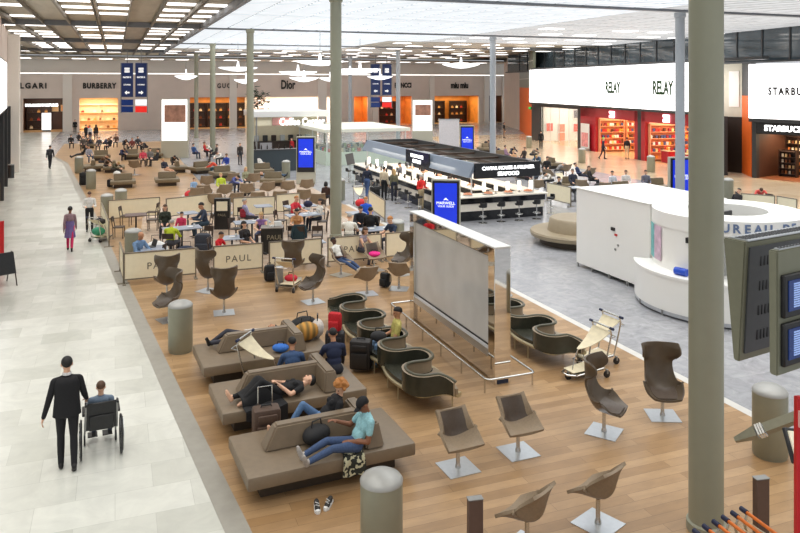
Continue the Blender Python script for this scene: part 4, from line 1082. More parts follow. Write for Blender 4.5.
def headcap(o, key, col, brim=True):
    b = MB()
    r = bmesh.ops.create_icosphere(b.bm, subdivisions=3, radius=1)
    for v in r['verts']:
        d = v.co.normalized(); v.co = Vector((d.x * 0.09, -0.012 + d.y * 0.108, 0.045 + max(d.z, -0.08) * 0.092))
    g = child_garment(o, 'cap', b, col); g.matrix_local = HEADM[key]
    if brim:
        b = MB(); b.sheet(lambda a, q: Vector(((a - 0.5) * 0.14 * (1 - 0.25 * q * q), 0.085 + 0.085 * q - 0.12 * (a - 0.5) ** 2 * 4 * 0.3, 0.05 - 0.012 * q - 0.02 * (2 * a - 1) ** 2)), 10, 5, 0.008)
        g2 = child_garment(g, 'cap_brim', b, col)
    return g
# ================================================================ PLACING: front seating area
BA = math.radians(24)
ex, ey = Vector((math.cos(BA), math.sin(BA), 0)), Vector((-math.sin(BA), math.cos(BA), 0))
bench_c = [Vector((-1.27, 11.94, 0)), Vector((-2.14, 14.05, 0)), Vector((-3.03, 16.15, 0))]
bp = Proto(make_bench())
bp.place('nearest taupe island bench, man in light blue t-shirt resting on it', bench_c[0], BA)
bp.place('middle taupe island bench with a person in black lying along it', bench_c[1], BA)
bp.place('third taupe island bench with striped and blue bags on it', bench_c[2], BA)
def onb(i, x, y, z=0.0):
    p = bench_c[i] + ex * x + ey * y; return Vector((p.x, p.y, z))
def dyaw(v): return math.degrees(math.atan2(v.x, -v.y))
ZS = 0.475
# people on the benches
k_ = person('man in light blue t-shirt and black cap stretched out on the nearest bench', 'benchsit', onb(0, 0.36, -0.6), dyaw(-ex) + 3, (150, 200, 208), (62, 82, 118), (176, 170, 164), 'brown', ('short', 'black'), 1.0, ZS, sleeve='short', voxel=0.0105, eyes=True)
headcap(k_, ('benchsit', 0.0105, False, 'short', 'long', 'shoe', 1.0, False), (24, 24, 28))
person('curly-haired woman in black with one knee up behind the nearest bench ridge', 'kneeup', onb(0, 0.12, 0.42), dyaw(-ex), (26, 26, 30), (92, 124, 164), (220, 178, 152), 'light', ('curly', 'ginger'), 0.98, ZS, sleeve='long', feet='bare', voxel=0.0105, female=True, eyes=True)
kl = person('person in long black dress asleep on the middle bench, bare feet showing', 'liedress', onb(1, -0.3, -0.42), dyaw(-ex) + 5, (22, 22, 25), (24, 24, 27), (214, 168, 140), 'light', ('short', 'black'), 0.97, ZS, sleeve='short', feet='bare', voxel=0.0105, female=True, eyes=True)
# the dress drapes over the raised knee and the bench edge
b = MB()
def dressf(a, q):
    y = -0.04 + 0.78 * q; k = math.exp(-((y - 0.36) / 0.2) ** 2); h = 0.15 + 0.27 * k; w = 0.19 + 0.05 * q
    if a < 0.62:
        g = PI * a / 0.62; x = w * math.cos(g) + 0.03; z = 0.02 + h * max(0.0, math.sin(g)) ** 0.8
    else:
        t_ = (a - 0.62) / 0.38; e = 0.42
        if t_ < 0.4: x = -w + 0.03 - (e - w) * t_ / 0.4; z = 0.025
        else: x = -e - 0.02 - 0.03 * math.sin(6 * q); z = 0.025 - (t_ - 0.4) / 0.6 * (0.16 + 0.3 * math.sin(PI * min(1, 0.15 + 0.9 * q)))
    return Vector((x, y, z + 0.008 * math.sin(22 * q + 9 * a)))
b.sheet(dressf, 40, 22, 0.012); child_garment(kl, 'dress', b, (22, 22, 25))
person('man in blue shirt sitting with his back to the middle bench ridge', 'table', onb(1, 0.2, 0.34), dyaw(ey) - 12, (58, 84, 124), (40, 44, 60), skin='tan', hair=('short', 'black'), s=0.98, z=-0.05, voxel=0.0115, fat=1.05)
person('man in navy pullover sitting on the right end of the middle bench', 'table', onb(1, 1.02, 0.22), dyaw(ey) - 8, (34, 44, 72), (40, 42, 52), skin='tan', hair=('short', 'black'), s=1.02, z=0.0, voxel=0.0115, fat=1.08)
person('dark-haired person lying behind the ridge of the third bench', 'lie', onb(2, -0.25, 0.42, ZS), dyaw(-ex), (225, 222, 218), (60, 60, 70), skin='tan', hair=('short', 'black'), s=0.95, z=ZS)
# belongings
bg = make_bag((28, 28, 30), 0.42, 0.3, 0.3, 'shoulder_bag'); bg.location = onb(0, -0.12, -0.12, ZS); bg.rotation_euler = (0, 0, BA + 0.4); bg['label'] = 'black soft bag on the nearest bench between the man and the ridge'
def drape(name, label, cat, col, c, rz, w, l, z, drop, seed=1, patt=None):
    b = MB(); rr = random.Random(seed); ph = rr.uniform(0, 6)
    def f(a, q):
        y = (q - 0.5) * l; x = (a - 0.5) * w * (1 + 0.15 * math.sin(5 * q + ph)); zz = z + 0.02 + 0.018 * math.sin(11 * a + ph) * math.cos(7 * q)
        if y < -l * 0.1: zz -= max(0, (-y - l * 0.1)) * 1.25 * drop; y = max(y, -l * 0.1 - 0.07 - 0.02 * math.sin(9 * a + ph))
        return Vector((x, y, zz))
    b.sheet(f, 16, 20, 0.014)
    o = b.build(name, patt or cmat(col), None, (c.x, c.y, 0), rz, smooth=60); return tag(o, label, cat)
M_camo = bpy.data.materials.new('patterned_cloth'); M_camo.use_nodes = True
_n = M_camo.node_tree.nodes; _v = _n.new('ShaderNodeTexVoronoi'); _v.inputs['Scale'].default_value = 22; _r = _n.new('ShaderNodeValToRGB')
_r.color_ramp.interpolation = 'CONSTANT'; _r.color_ramp.elements[0].color = (*srgb(44, 46, 40), 1); _r.color_ramp.elements[1].position = 0.55; _r.color_ramp.elements[1].color = (*srgb(196, 192, 160), 1)
_t = _n.new('ShaderNodeTexCoord'); M_camo.node_tree.links.new(_t.outputs['Object'], _v.inputs['Vector']); M_camo.node_tree.links.new(_v.outputs['Color'], _r.inputs['Fac']); M_camo.node_tree.links.new(_r.outputs['Color'], _n['Principled BSDF'].inputs['Base Color']); _n['Principled BSDF'].inputs['Roughness'].default_value = 0.85
drape('scarf', 'dark patterned scarf hanging over the front edge of the nearest bench', 'scarf', (60, 60, 50), onb(0, 0.28, -0.66), BA, 0.34, 0.7, ZS + 0.03, 0.9, 3, M_camo)
# pair of trainers on the floor
def make_shoe(label, p, rz):
    t = thing('trainer_shoe', label, 'shoe', p, rz, None)
    b = MB(); b.prism([(-0.035, -0.13), (0.035, -0.13), (0.045, 0.02), (0.045, 0.1), (0.02, 0.15), (-0.02, 0.15), (-0.045, 0.1), (-0.042, 0.02)], 0, 0.03); b.build('sole', M_white, t)
    b = MB(); b.ico((0, -0.06, 0.06), (0.038, 0.075, 0.05), 3); b.ico((0, 0.05, 0.045), (0.04, 0.085, 0.032), 3); me = None
    b.build('upper', cmat((50, 48, 46), 0.7, 'shoe'), t)
    b = MB(); b.ico((0, 0.12, 0.04), (0.036, 0.03, 0.025), 2); b.build('toe_cap', M_white, t)
    b = MB(); b.tube([(-0.03, 0.07, 0.08), (0.03, 0.05, 0.088), (-0.03, 0.03, 0.096), (0.03, 0.0, 0.104)], 0.006, 5); b.build('laces', M_white, t)
    return t
make_shoe('left one of the two dark trainers standing before the nearest bench', G(317, 509), yaw(12))
make_shoe('right one of the two dark trainers standing before the nearest bench', G(328.5, 506), yaw(-14))
sc1 = make_suitcase((86, 66, 54), 0.46, 0.3, 0.66); q = onb(0, -0.66, 0.98); sc1.location = q; sc1.rotation_euler = (0, 0, yaw(20)); sc1['label'] = 'brown suitcase standing between the nearest and the middle bench'
sc2 = make_suitcase((40, 36, 34), 0.46, 0.3, 0.62, handle=False); sc2.location = G(361, 371); sc2.rotation_euler = (0, 0, yaw(-10)); sc2['label'] = 'dark suitcase beside the man in a yellow t-shirt'
sc3 = make_suitcase((30, 28, 32), 0.42, 0.28, 0.7); sc3.location = G(335, 366); sc3.rotation_euler = (0, 0, yaw(0)); sc3['label'] = 'black upright suitcase under a red rucksack behind the navy pullover man'
rb = make_backpack((196, 32, 40), 0.9, 'red_rucksack'); p = G(335, 366); rb.location = (p.x, p.y - 0.02, 0.77); rb.rotation_euler = (0, 0, yaw(-15)); rb['label'] = 'red rucksack lying on top of a black upright suitcase'
rb.rotation_euler = (0, 0, yaw(-15))
st = make_bag((206, 150, 70), 0.5, 0.28, 0.42, 'striped_bag'); st.location = onb(2, 1.0, -0.05, ZS); st.rotation_euler = (0, 0, BA); st['label'] = 'upright tan and orange striped bag on the third bench'
M_stripe = slat_mat('striped_bag_cloth', srgb(70, 80, 60), srgb(232, 170, 80), 2.2, 0.8, 0.0, 'X')
for c in kids(st):
    if c.name.startswith('bag_body'): c.data.materials[0] = M_stripe
kb = make_bag((24, 24, 26), 0.62, 0.3, 0.4, 'black_holdall'); kb.location = onb(2, 1.05, 0.42, ZS); kb.rotation_euler = (0, 0, BA + 0.3); kb['label'] = 'large black holdall at the back of the third bench'
wb = make_bag((222, 214, 206), 0.3, 0.24, 0.42, 'white_bag'); wb.location = onb(2, 1.3, 0.05, ZS); wb.rotation_euler = (0, 0, BA + 1.2); wb['label'] = 'off-white soft bag at the right end of the third bench'
bb = make_bag((58, 120, 210), 0.3, 0.2, 0.18, 'blue_bag'); bb.location = onb(2, 0.3, -0.5, ZS); bb['label'] = 'small bright blue bag on the front of the third bench'
# trolleys of the front area
tp = Proto(make_trolley())
tp.place('luggage trolley with cream panel standing before the third bench', (-2.83, 15.12, 0), yaw(74))
tp.place('nearer of two nested luggage trolleys beside the wave seats', (4.0, 15.75, 0), yaw(-64))
tp.place('farther of two nested luggage trolleys at the edge of the grey marble', (4.42, 16.5, 0), yaw(-64))
tp.place('luggage trolley with a red bag before a brown wing chair', G(289, 290), yaw(165))
nb = make_bag((206, 40, 60), 0.34, 0.26, 0.22, 'red_bag'); p = G(291, 287); nb.location = (p.x, p.y, 0.17); nb['label'] = 'small red bag carried on the trolley by the wing chair'
# wave seats
wv = make_wave(4); wv.location = H(5.62, 15.3); wv.rotation_euler = (0, 0, A); wv['label'] = 'long wavy row of dark tub seats before the glass advertising panel, man seated in it'
wv2 = dup(wv, 'wavy row of dark tub seats behind the glass advertising panel', H(9.15, 16.3), A)
person('man in yellow t-shirt and jeans seated sideways in the wavy tub seats', 'sit', H(5.74, 15.22), -80, (196, 186, 106), (112, 142, 178), (90, 96, 84), 'tan', ('short', 'black'), 1.0, 0.0, sleeve='short', voxel=0.0105, eyes=True)
cb = make_bag((60, 60, 62), 0.3, 0.14, 0.24, 'camera_bag'); p = H(5.36, 15.22); cb.location = (p.x, p.y, 0.585); cb['label'] = 'grey bag on the lap of the man in yellow'
# swivel chairs
lp = Proto(make_lounge()); ep = Proto(make_egg())
lp.place('taupe swivel chair in front of the railing, left of the two facing the lens', G(458, 468), yaw(24))
lp.place('taupe swivel chair in front of the railing, right of the two facing the lens', G(518, 452), yaw(22))
lp.place('taupe swivel chair turned away at the bottom edge beside the foreground column', G(598, 524), yaw(-138))
lp.place('taupe swivel chair turned away at the bottom edge beside the brown marker post', G(527, 548), yaw(-132))
lp.place('taupe swivel chair in which the man in white reclines', G(341, 275), yaw(48))
lp.place('taupe swivel chair holding a bright pink bag by the cream screens', G(374, 270), yaw(28))
lp.place('taupe swivel chair seen from behind under the reclining man’s feet'.replace('’s', ''), G(367, 294), yaw(-160))
lp.place('taupe swivel chair seen from behind beside the panel’s left edge'.replace('’s', ''), G(399, 289), yaw(170))
pk = make_bag((240, 40, 140), 0.4, 0.26, 0.2, 'pink_bag'); p = G(374, 269); pk.location = (p.x, p.y - 0.0, 0.40); pk['label'] = 'bright pink bag lying on a taupe swivel chair'
ep.place('dark wing chair facing the lens beside the foreground column', G(662.5, 416), yaw(-3))
ep.place('dark wing chair turned side-on in front of the luggage trolleys', G(604, 432), yaw(58))
ep.place('brown wing chair seen from behind before the leftmost cream screen', G(167, 298), yaw(202))
ep.place('brown wing chair half hidden behind the litter bin on the oak floor', G(169, 320), yaw(-50))
ep.place('brown wing chair turned sideways in the gap between the cream screens', G(208, 291), yaw(152))
ep.place('brown wing chair with its back to the lens above the first bench row', G(224, 313), yaw(196))
ep.place('brown wing chair facing sideways with sunlit shell, beside the luggage trolley', G(313, 302), yaw(-58))
ep.place('brown wing chair with horned top before the middle cream screen', G(293, 280), yaw(188))
ep.place('dark wing chair cut off by the mirror edge of the advertising panel', G(404, 274), yaw(-60))
kR = person('man in white t-shirt and jeans reclining with feet on a second chair', 'recline', G(340, 274), 55, (226, 224, 216), (62, 82, 120), (214, 210, 204), 'dark', ('short', 'black'), 1.0, -0.04, sleeve='short', eyes=True)
# litter bins
np_ = Proto(make_bin())
for px, py, lab in ((381.5, 562, 'sage litter bin cut by the bottom edge before the nearest bench'), (180.5, 351, 'sage litter bin on the oak floor by the walkway kerb'), (770, 455, 'sage litter bin beside the hanging flight screens'), (107, 219, 'sage litter bin behind the man looking at his phone'), (121, 213, 'smaller looking litter bin just beyond the one by the phone man'), (91, 189, 'litter bin by the kerb next to a black suitcase'), (79, 173, 'litter bin nearest the lying traveller in the far left seating'), (133, 262, 'litter bin inside the cafe behind the bald man'), (397, 251, 'litter bin behind the man in navy at the cafe edge'), (340, 200, 'litter bin hidden half behind the tall column'), (286, 178, 'slim litter bin beside the first blue totem'), (173, 155, 'litter bin in front of the tall white light box'), (582, 163, 'litter bin before the white shop window'), (529, 148, 'litter bin near the orange wall'), (651, 172, 'litter bin by the red shop entrance'), (728, 200, 'litter bin just past the foreground column by the coffee shop')):
    np_.place(lab, G(px, py), 0.3)
# advertising panel with mirror frame and its railing
M_mirror = mat('polished_mirror_steel', (0.82, 0.80, 0.76), 0.035, 1.0, 0.01)
M_milk = mat('milky_screen_glass', srgb(222, 222, 220), 0.14, 0, 0.10, 0.9)
v0, v1, u0, u1, hh = 7.28, 7.66, 13.5, 18.2, 2.81
t = thing('advertising_panel', 'big freestanding panel with milky screen and mirror-polished frame', 'display', H(v0, u0), A)
L_ = u1 - u0; D_ = v1 - v0
b = MB(); b.bx(0, D_, 0, 0.28, 0, hh, 0.008); b.build('end_pillar', M_mirror, t)
b = MB(); b.bx(0, D_, L_ - 0.28, L_, 0, hh, 0.008); b.build('end_pillar', M_mirror, t)
b = MB(); b.bx(0.0, D_, 0.28, L_ - 0.28, hh - 0.2, hh, 0.006); b.build('top_beam', M_mirror, t)
b = MB(); b.bx(-0.01, D_ + 0.01, -0.01, L_ + 0.01, hh, hh + 0.03, 0.004); b.build('top_cap', M_white, t)
b = MB(); b.bx(0.06, D_ - 0.06, 0.28, L_ - 0.28, 0.04, 0.62, 0.004); b.build('mirror_base', M_mirror, t)
b = MB(); b.prism_axis([(0.0, 0.50), (0.10, 0.60), (0.10, 0.74), (0.0, 0.66)], 0.28, L_ - 0.28, 'y'); b.build('silver_ledge', M_plate, t)
b = MB(); b.bx(0.07, D_ - 0.07, 0.28, L_ - 0.28, 0.62, hh - 0.2); b.build('screen_glass', M_milk, t)
for z in (0.72, hh - 0.215):
    b = MB(); b.bx(0.05, 0.075, 0.28, L_ - 0.28, z - 0.015, z + 0.015); b.build('black_seal', M_black, t)
b = MB(); b.bx(0.06, D_ - 0.06, -0.012, 0.0, 0.02, 0.1); b.build('foot_strip', mat('blue_black_foot', srgb(30, 42, 66)), t)
def railing(label, v0, v1, u0, u1, z, r=0.024, posts=6):
    t = thing('railing', label, 'railing', H(v0, u0), A); w = v1 - v0; l = u1 - u0; c = 0.1
    pts = []
    for (cx, cy, a0) in ((w - c, l - c, 0), (c, l - c, 90), (c, c, 180), (w - c, c, 270)):
        for k in range(5):
            a = math.radians(a0 + 90 * k / 4); pts.append((cx + c * math.cos(a), cy + c * math.sin(a), z))
    b = MB(); b.tube(pts, r, 10, closed=True); b.build('top_rail', M_chrome, t)
    for x in (0.0, w):
        for k in range(posts):
            y = c + (l - 2 * c) * k / (posts - 1)
            MB().cyl((x, y, 0), (x, y, z), 0.018, n=10).build('post', M_chrome, t)
    return t
railing('low steel railing running round the big advertising panel', v0 - 0.36, v1 + 0.36, u0 - 0.36, u1 + 0.5, 0.29)
t = thing('service_cabinet', 'low dark grey cabinet behind the far end of the big panel', 'cabinet', H(9.55, 18.6), A)
MB().bx(0, 0.5, 0, 1.2, 0.05, 1.35, 0.01).build('cabinet_body', mat('slate_cabinet', srgb(96, 94, 96), 0.4, 0.1), t); MB().bx(-0.02, 0.52, -0.02, 1.22, 1.35, 1.39).build('cabinet_top', M_white, t); MB().bx(0.03, 0.47, 0.03, 1.17, 0, 0.05).build('plinth', M_black, t)
railing('short steel railing round the low grey cabinet', 9.3, 10.35, 18.1, 20.2, 0.29, posts=3)
# brown marker posts
for px, py, hgt, lab in ((475, 553, 0.72, 'brown marker post at the bottom edge near the swivel chairs'), (761, 533, 0.76, 'brown marker post behind the nested trolleys')):
    t = thing('marker_post', lab, 'post', G(px, py), 0.2)
    MB().box((0, 0, hgt / 2), (0.2, 0.1, hgt), bev=0.008).build('post_body', mat('brown_post', srgb(98, 78, 70), 0.45, 0, 0.06), t)
    MB().box((0, 0, hgt + 0.006), (0.21, 0.11, 0.012), bev=0.003).build('post_cap', M_grey, t)
# nested trolley row at the bottom
ot = Proto(make_trolley(orange=True))
for k in range(6):
    p = G(742, 509, 1.03) + Vector((-0.15, -0.09, 0)) * k
    ot.place('luggage trolley with orange handlebar nested in the row, %s from the brown post' % ('first second third fourth fifth sixth'.split()[k]), (p.x + 0.46, p.y - 0.22, 0), yaw(108))
# flight information screens
M_fids = mat('grey_green_display_case', srgb(132, 132, 112), 0.5, 0.2, 0.03)
M_fidst = mat('dark_grey_vented_back', srgb(84, 86, 88), 0.5, 0.2, 0.05)
M_scr = mat('dark_blue_screen', srgb(22, 40, 84), 0.2, emit=0.35, ecol=srgb(30, 60, 130), var=0.3, scale=8, stretch=(1, 1, 6))
M_row = mat('pale_blue_text_row', srgb(160, 180, 220), 0.4, emit=0.5, ecol=srgb(130, 160, 220))
def fids(label, p, rz, w=1.35, h=1.3, n=2, thin=False, pole=0.97):
    """screens face -Y; back towards +Y with vents"""
    t = thing('flight_display', label, 'display', p, rz)
    b = MB(); b.prism_axis([(-0.11, 0.0), (-0.03, 0.0), (-0.02, h), (-0.11, h)] if thin else [(-0.01, 0.0), (0.06, 0.0), (0.13, h), (-0.13, h)], 0, w, 'x'); bmesh.ops.bevel(b.bm, geom=list(b.bm.edges), offset=0.012, segments=2, affect='EDGES'); b.build('display_case', M_fids, t)
    dp = -0.07 if thin else 0.02
    b = MB(); b.box((w / 2, dp, h + 0.006), (w - 0.1, 0.05 if thin else 0.22, 0.012)); vt = b.build('top_grille', M_plate, t)
    for k in range(22):
        MB().box((0.09 + k * (w - 0.18) / 21, dp, h + 0.013), (0.03, 0.03 if thin else 0.13, 0.006)).build('vent_slot', M_black, vt)
    b = MB(); vs = [(0.09, -0.05, 0.08), (w - 0.09, -0.05, 0.08), (w - 0.09, -0.04, h - 0.06), (0.09, -0.04, h - 0.06)] if thin else [(0.06, 0.072, 0.08), (w - 0.06, 0.072, 0.08), (w - 0.06, 0.135, h - 0.06), (0.06, 0.135, h - 0.06)]
    lo = [b.bm.verts.new(Vector(q) + Vector((0, -0.03, 0))) for q in vs]; hi = [b.bm.verts.new(Vector(q) + Vector((0, 0.012, 0))) for q in vs]
    b.bm.faces.new(lo[::-1]); b.bm.faces.new(hi)
    for i in range(4): b.bm.faces.new((lo[i], lo[(i + 1) % 4], hi[(i + 1) % 4], hi[i]))
    bk = b.build('back_cover', M_fidst, t)
    for r in range(0 if thin else 4):
        z = 0.25 + r * 0.26
        for k in range(16):
            MB().box((0.25 + k * (w - 0.5) / 15, 0.068 + 0.068 * z / h + 0.014, z), (0.022, 0.01, 0.1)).build('vent_slot', M_black, bk)
    for r in range(0 if (not thin) else n):
        z0 = 0.08 + r * (h - 0.25) / n; z1 = z0 + (h - 0.25) / n - 0.05
        MB().bx(0.045, w - 0.06, -0.15, -0.09, z0, z1, 0.012).build('screen_bezel', M_black, t)
        s_ = MB().bx(0.10, w - 0.12, -0.158, -0.14, z0 + 0.06, z1 - 0.05).build('screen', M_scr, t)
        for k in range(11):
            z = z0 + 0.09 + k * (z1 - z0 - 0.16) / 11
            MB().bx(0.17, w - 0.16 - 0.07 * (k % 3), -0.162, -0.157, z, z + 0.013).build('text_row', M_row, s_)
    MB().cyl((w * pole, dp, h), (w * pole, dp, ZC - p[2]), 0.035, n=14).build('hanging_pole', M_grey, t)
    return t
pa = P(734, 360, 7.7); pb = P(771.5, 377, 6.6)
wdir = Vector((math.cos(math.radians(30)), math.sin(math.radians(30)), 0))
q = pa + wdir * 1.35
fa = fids('far hanging flight display showing its vented grey back', (q.x, q.y, q.z), PI + math.radians(30), h=1.25, pole=0.03)
fb = fids('near hanging flight display with two dark blue screens', (pb.x, pb.y + 0.1, pb.z), math.radians(31), 1.2, 1.12, 2, True)
# grey barrier arm, red post and slanted reader by the right edge
t = thing('barrier_arm', 'grey tapered barrier arm reaching in from the right edge', 'barrier', (0, 0, 0), 0)
a0 = P(735, 440, 9.0); a1 = P(830, 405, 8.6); dr = (a1 - a0).normalized(); a1 = a0 + dr * 1.25
b = MB(); b.tube([a0, a0 + dr * 0.02, a0 + dr * 0.27], [0.035, 0.04, 0.085], 4); b.build('tapered_tip', M_olive, t)
for k in range(3): MB().tube([a0 + dr * (0.29 + 0.03 * k), a0 + dr * (0.31 + 0.03 * k)], 0.09, 4).build('clamp_ring', M_chrome, t)
MB().tube([a0 + dr * 0.38, a1], 0.075, 4).build('arm_tube', M_olive, t)
MB().cyl((a1.x, a1.y, 0), (a1.x, a1.y, a1.z + 0.1), 0.09, n=16).build('support_post', M_olive, t)
t = thing('slanted_reader', 'slanted black and white reader screen beside the red stand', 'reader', (0, 0, 0), 0)
p = P(803, 447, 8.2); q = Matrix.Rotation(math.radians(-35), 3, 'X') @ Matrix.Rotation(0.5, 3, 'Z')
MB().box(p, (0.5, 0.05, 0.36), q, 0.01).build('reader_frame', M_dark, t); MB().box(p + Vector((0.0, -0.03, 0.018)), (0.42, 0.02, 0.29), q).build('reader_screen', mat('pale_yellow_screen', srgb(236, 232, 206), 0.4, emit=0.3), t)
MB().cyl((p.x + 0.1, p.y + 0.05, 0), (p.x + 0.1, p.y + 0.05, p.z - 0.1), 0.04, n=12).build('reader_post', M_olive, t)
t = thing('red_stand', 'tall bright red stand cut off by the right edge', 'stand', (0, 0, 0), 0)
p0 = P(795, 398, 7.2); M_redst = mat('bright_red_stand', srgb(206, 22, 30), 0.35, 0, 0.03)
MB().bx(p0.x + 0.02, p0.x + 0.62, 7.2, 7.27, 0, p0.z, 0.01).build('stand_body', M_redst, t)
MB().bx(p0.x + 0.03, p0.x + 0.5, 7.18, 7.2, p0.z - 0.28, p0.z - 0.12).build('pale_sign', mat('pink_white_sign', srgb(244, 190, 180), 0.5), t)
# ================================================================ the marble walkway
ms = person('man in dark suit walking away and pushing the wheelchair', 'push', G(67, 466), 206, (20, 20, 24), (22, 22, 26), (22, 20, 20), 'light', ('short', 'black'), 1.05, voxel=0.0105, fat=1.08)
b = MB(); b.lathe([(0.195, 0.80), (0.205, 0.80), (0.192, 0.95), (0.180, 1.08), (0.182, 1.2), (0.178, 1.30), (0.14, 1.37), (0.07, 1.39)], 32)
for v in b.bm.verts: v.co.y *= 0.74
child_garment(ms, 'jacket', b, (20, 20, 24))
b = MB(); b.lathe([(0.05, 1.425), (0.066, 1.42), (0.062, 1.455), (0.05, 1.455)], 20); g = child_garment(ms, 'shirt_collar', b, (220, 220, 220)); g.location = (0, 0.025, -0.01)
t = thing('wheelchair', 'black wheelchair pushed along the marble walkway', 'wheelchair', G(101, 452), yaw(204))
for sx in (-1, 1):
    b = MB(); b.tube([(sx * 0.31, -0.12 + 0.3 * math.cos(2 * PI * i / 32), 0.31 + 0.3 * math.sin(2 * PI * i / 32)) for i in range(32)], 0.016, 8, closed=True); wr = b.build('wheel', M_black, t)
    b = MB(); b.tube([(sx * 0.335, -0.12 + 0.26 * math.cos(2 * PI * i / 28), 0.31 + 0.26 * math.sin(2 * PI * i / 28)) for i in range(28)], 0.009, 6, closed=True); b.build('hand_rim', M_chrome, wr)
    for k in range(10):
        a = 2 * PI * k / 10; MB().cyl((sx * 0.31, -0.12, 0.31), (sx * 0.31, -0.12 + 0.29 * math.cos(a), 0.31 + 0.29 * math.sin(a)), 0.003, n=5).build('spoke', M_chrome, wr)
    b = MB(); b.cyl((sx * 0.25 - 0.015, 0.36, 0.09), (sx * 0.25 + 0.015, 0.36, 0.09), 0.09, n=18); b.build('caster', M_black, t)
    b = MB(); b.tube([(sx * 0.24, -0.42, 0.98), (sx * 0.24, -0.27, 0.98), (sx * 0.24, -0.24, 0.5), (sx * 0.24, 0.3, 0.5), (sx * 0.25, 0.36, 0.12)], 0.014, 8); b.build('side_frame', M_grey, t)
    b = MB(); b.cyl((sx * 0.24, -0.44, 0.98), (sx * 0.24, -0.33, 0.98), 0.02, n=10); b.build('push_handle', M_black, t)
    MB().box((sx * 0.27, 0.02, 0.72), (0.05, 0.36, 0.04), bev=0.01).build('armrest', M_black, t)
    MB().box((sx * 0.12, 0.5, 0.1), (0.16, 0.2, 0.015)).build('footplate', M_black, t)
MB().box((0, 0.03, 0.5), (0.46, 0.46, 0.04), bev=0.012).build('seat_sling', M_black, t)
MB().box((0, -0.25, 0.72), (0.47, 0.035, 0.44), bev=0.012).build('back_sling', M_black, t)
MB().box((0, -0.285, 0.62), (0.38, 0.03, 0.24), bev=0.01).build('back_pocket', M_black, t)
p = G(101, 452)
person('person with brown hair in grey-blue jacket riding in the wheelchair', 'sit', (p.x, p.y, 0), 204 - 4, (112, 130, 150), (50, 54, 70), skin='light', hair=('short', 'brown'), s=0.88, z=0.075, voxel=0.0115, eyes=False)
pw = person('woman in purple tunic and pink leggings walking away on the marble', 'walk', G(70, 250.5), 198, (150, 122, 128), (206, 40, 92), (36, 28, 28), 'brown', ('bun', 'black'), 0.98, voxel=0.012, female=True)
skirt(pw, 0.5, 1.12, 0.145, 0.195, (116, 98, 152), 'tunic')
pf = person('man in dark clothes with a backpack far down the walkway', 'walk', G(50, 168.5), 190, (34, 36, 42), (28, 28, 34), hair=('short', 'black'), s=1.02, voxel=0.014)
q = make_backpack((40, 42, 48), 0.95); p = G(50, 168.5); q.location = (p.x + 0.03, p.y - 0.26, 0.98); q.rotation_euler = (0, 0, yaw(0)); q['label'] = 'dark backpack worn by the man far down the walkway'
person('man in white shirt and black trousers looking at his phone', 'phone', G(89.5, 231.5), 22, (226, 224, 220), (26, 26, 30), (24, 22, 22), 'light', ('short', 'brown'), 1.0, voxel=0.012, eyes=True)
tp.place('luggage trolley loaded with a green bag beside the phone man', G(100, 241), yaw(160), scale=0.95)
q = make_bag((72, 168, 132), 0.44, 0.3, 0.34, 'green_bag'); p = G(98.5, 240); q.location = (p.x, p.y, 0.18); q['label'] = 'sea-green bag on the trolley beside the phone man'
q = make_bag((56, 50, 48), 0.4, 0.3, 0.26, 'dark_bag'); p = G(100, 237); q.location = (p.x, p.y, 0.5); q['label'] = 'dark bag with white cloth on top of the green bag trolley'
t = thing('easel_board', 'black folding easel board standing on the marble by the side wall', 'sign board', G(3, 285), yaw(48))
for s_, nm in ((1, 'front_board'), (-1, 'rear_board')):
    b = MB(); b.sheet(lambda a, q_: Vector(((a - 0.5) * 0.56, s_ * (0.27 - 0.22 * q_) , 0.36 + 0.62 * q_)), 2, 2, 0.025); b.build(nm, M_black, t)
    for sx in (-1, 1): MB().tube([(sx * 0.26, s_ * 0.40, 0), (sx * 0.26, s_ * 0.05, 1.0)], 0.018, 6).build('leg', M_wooddark, t)
t = thing('red_pennant_stand', 'narrow red banner stand just inside the picture behind the easel board', 'banner', G(-3, 262), yaw(60))
MB().box((0, 0, 0.75), (0.5, 0.03, 1.3), bev=0.005).build('red_banner', M_redst, t); MB().box((0, 0, 0.05), (0.5, 0.3, 0.1), bev=0.01).build('banner_base', M_grey, t)
MB().cyl((0, 0.03, 0.1), (0, 0.03, 1.42), 0.015, n=8).build('banner_pole', M_grey, t)
t = thing('litter_tube', 'dark cylindrical ashtray stand by the side wall of the walkway', 'bin', G(11, 178), 0)
MB().cyl((0, 0, 0), (0, 0, 0.85), 0.2, n=20).build('tube_body', M_dark, t); MB().lathe([(0, 0.85), (0.21, 0.85), (0.21, 0.9), (0.12, 0.93), (0, 0.93)], 20).build('tube_lid', M_grey, t)
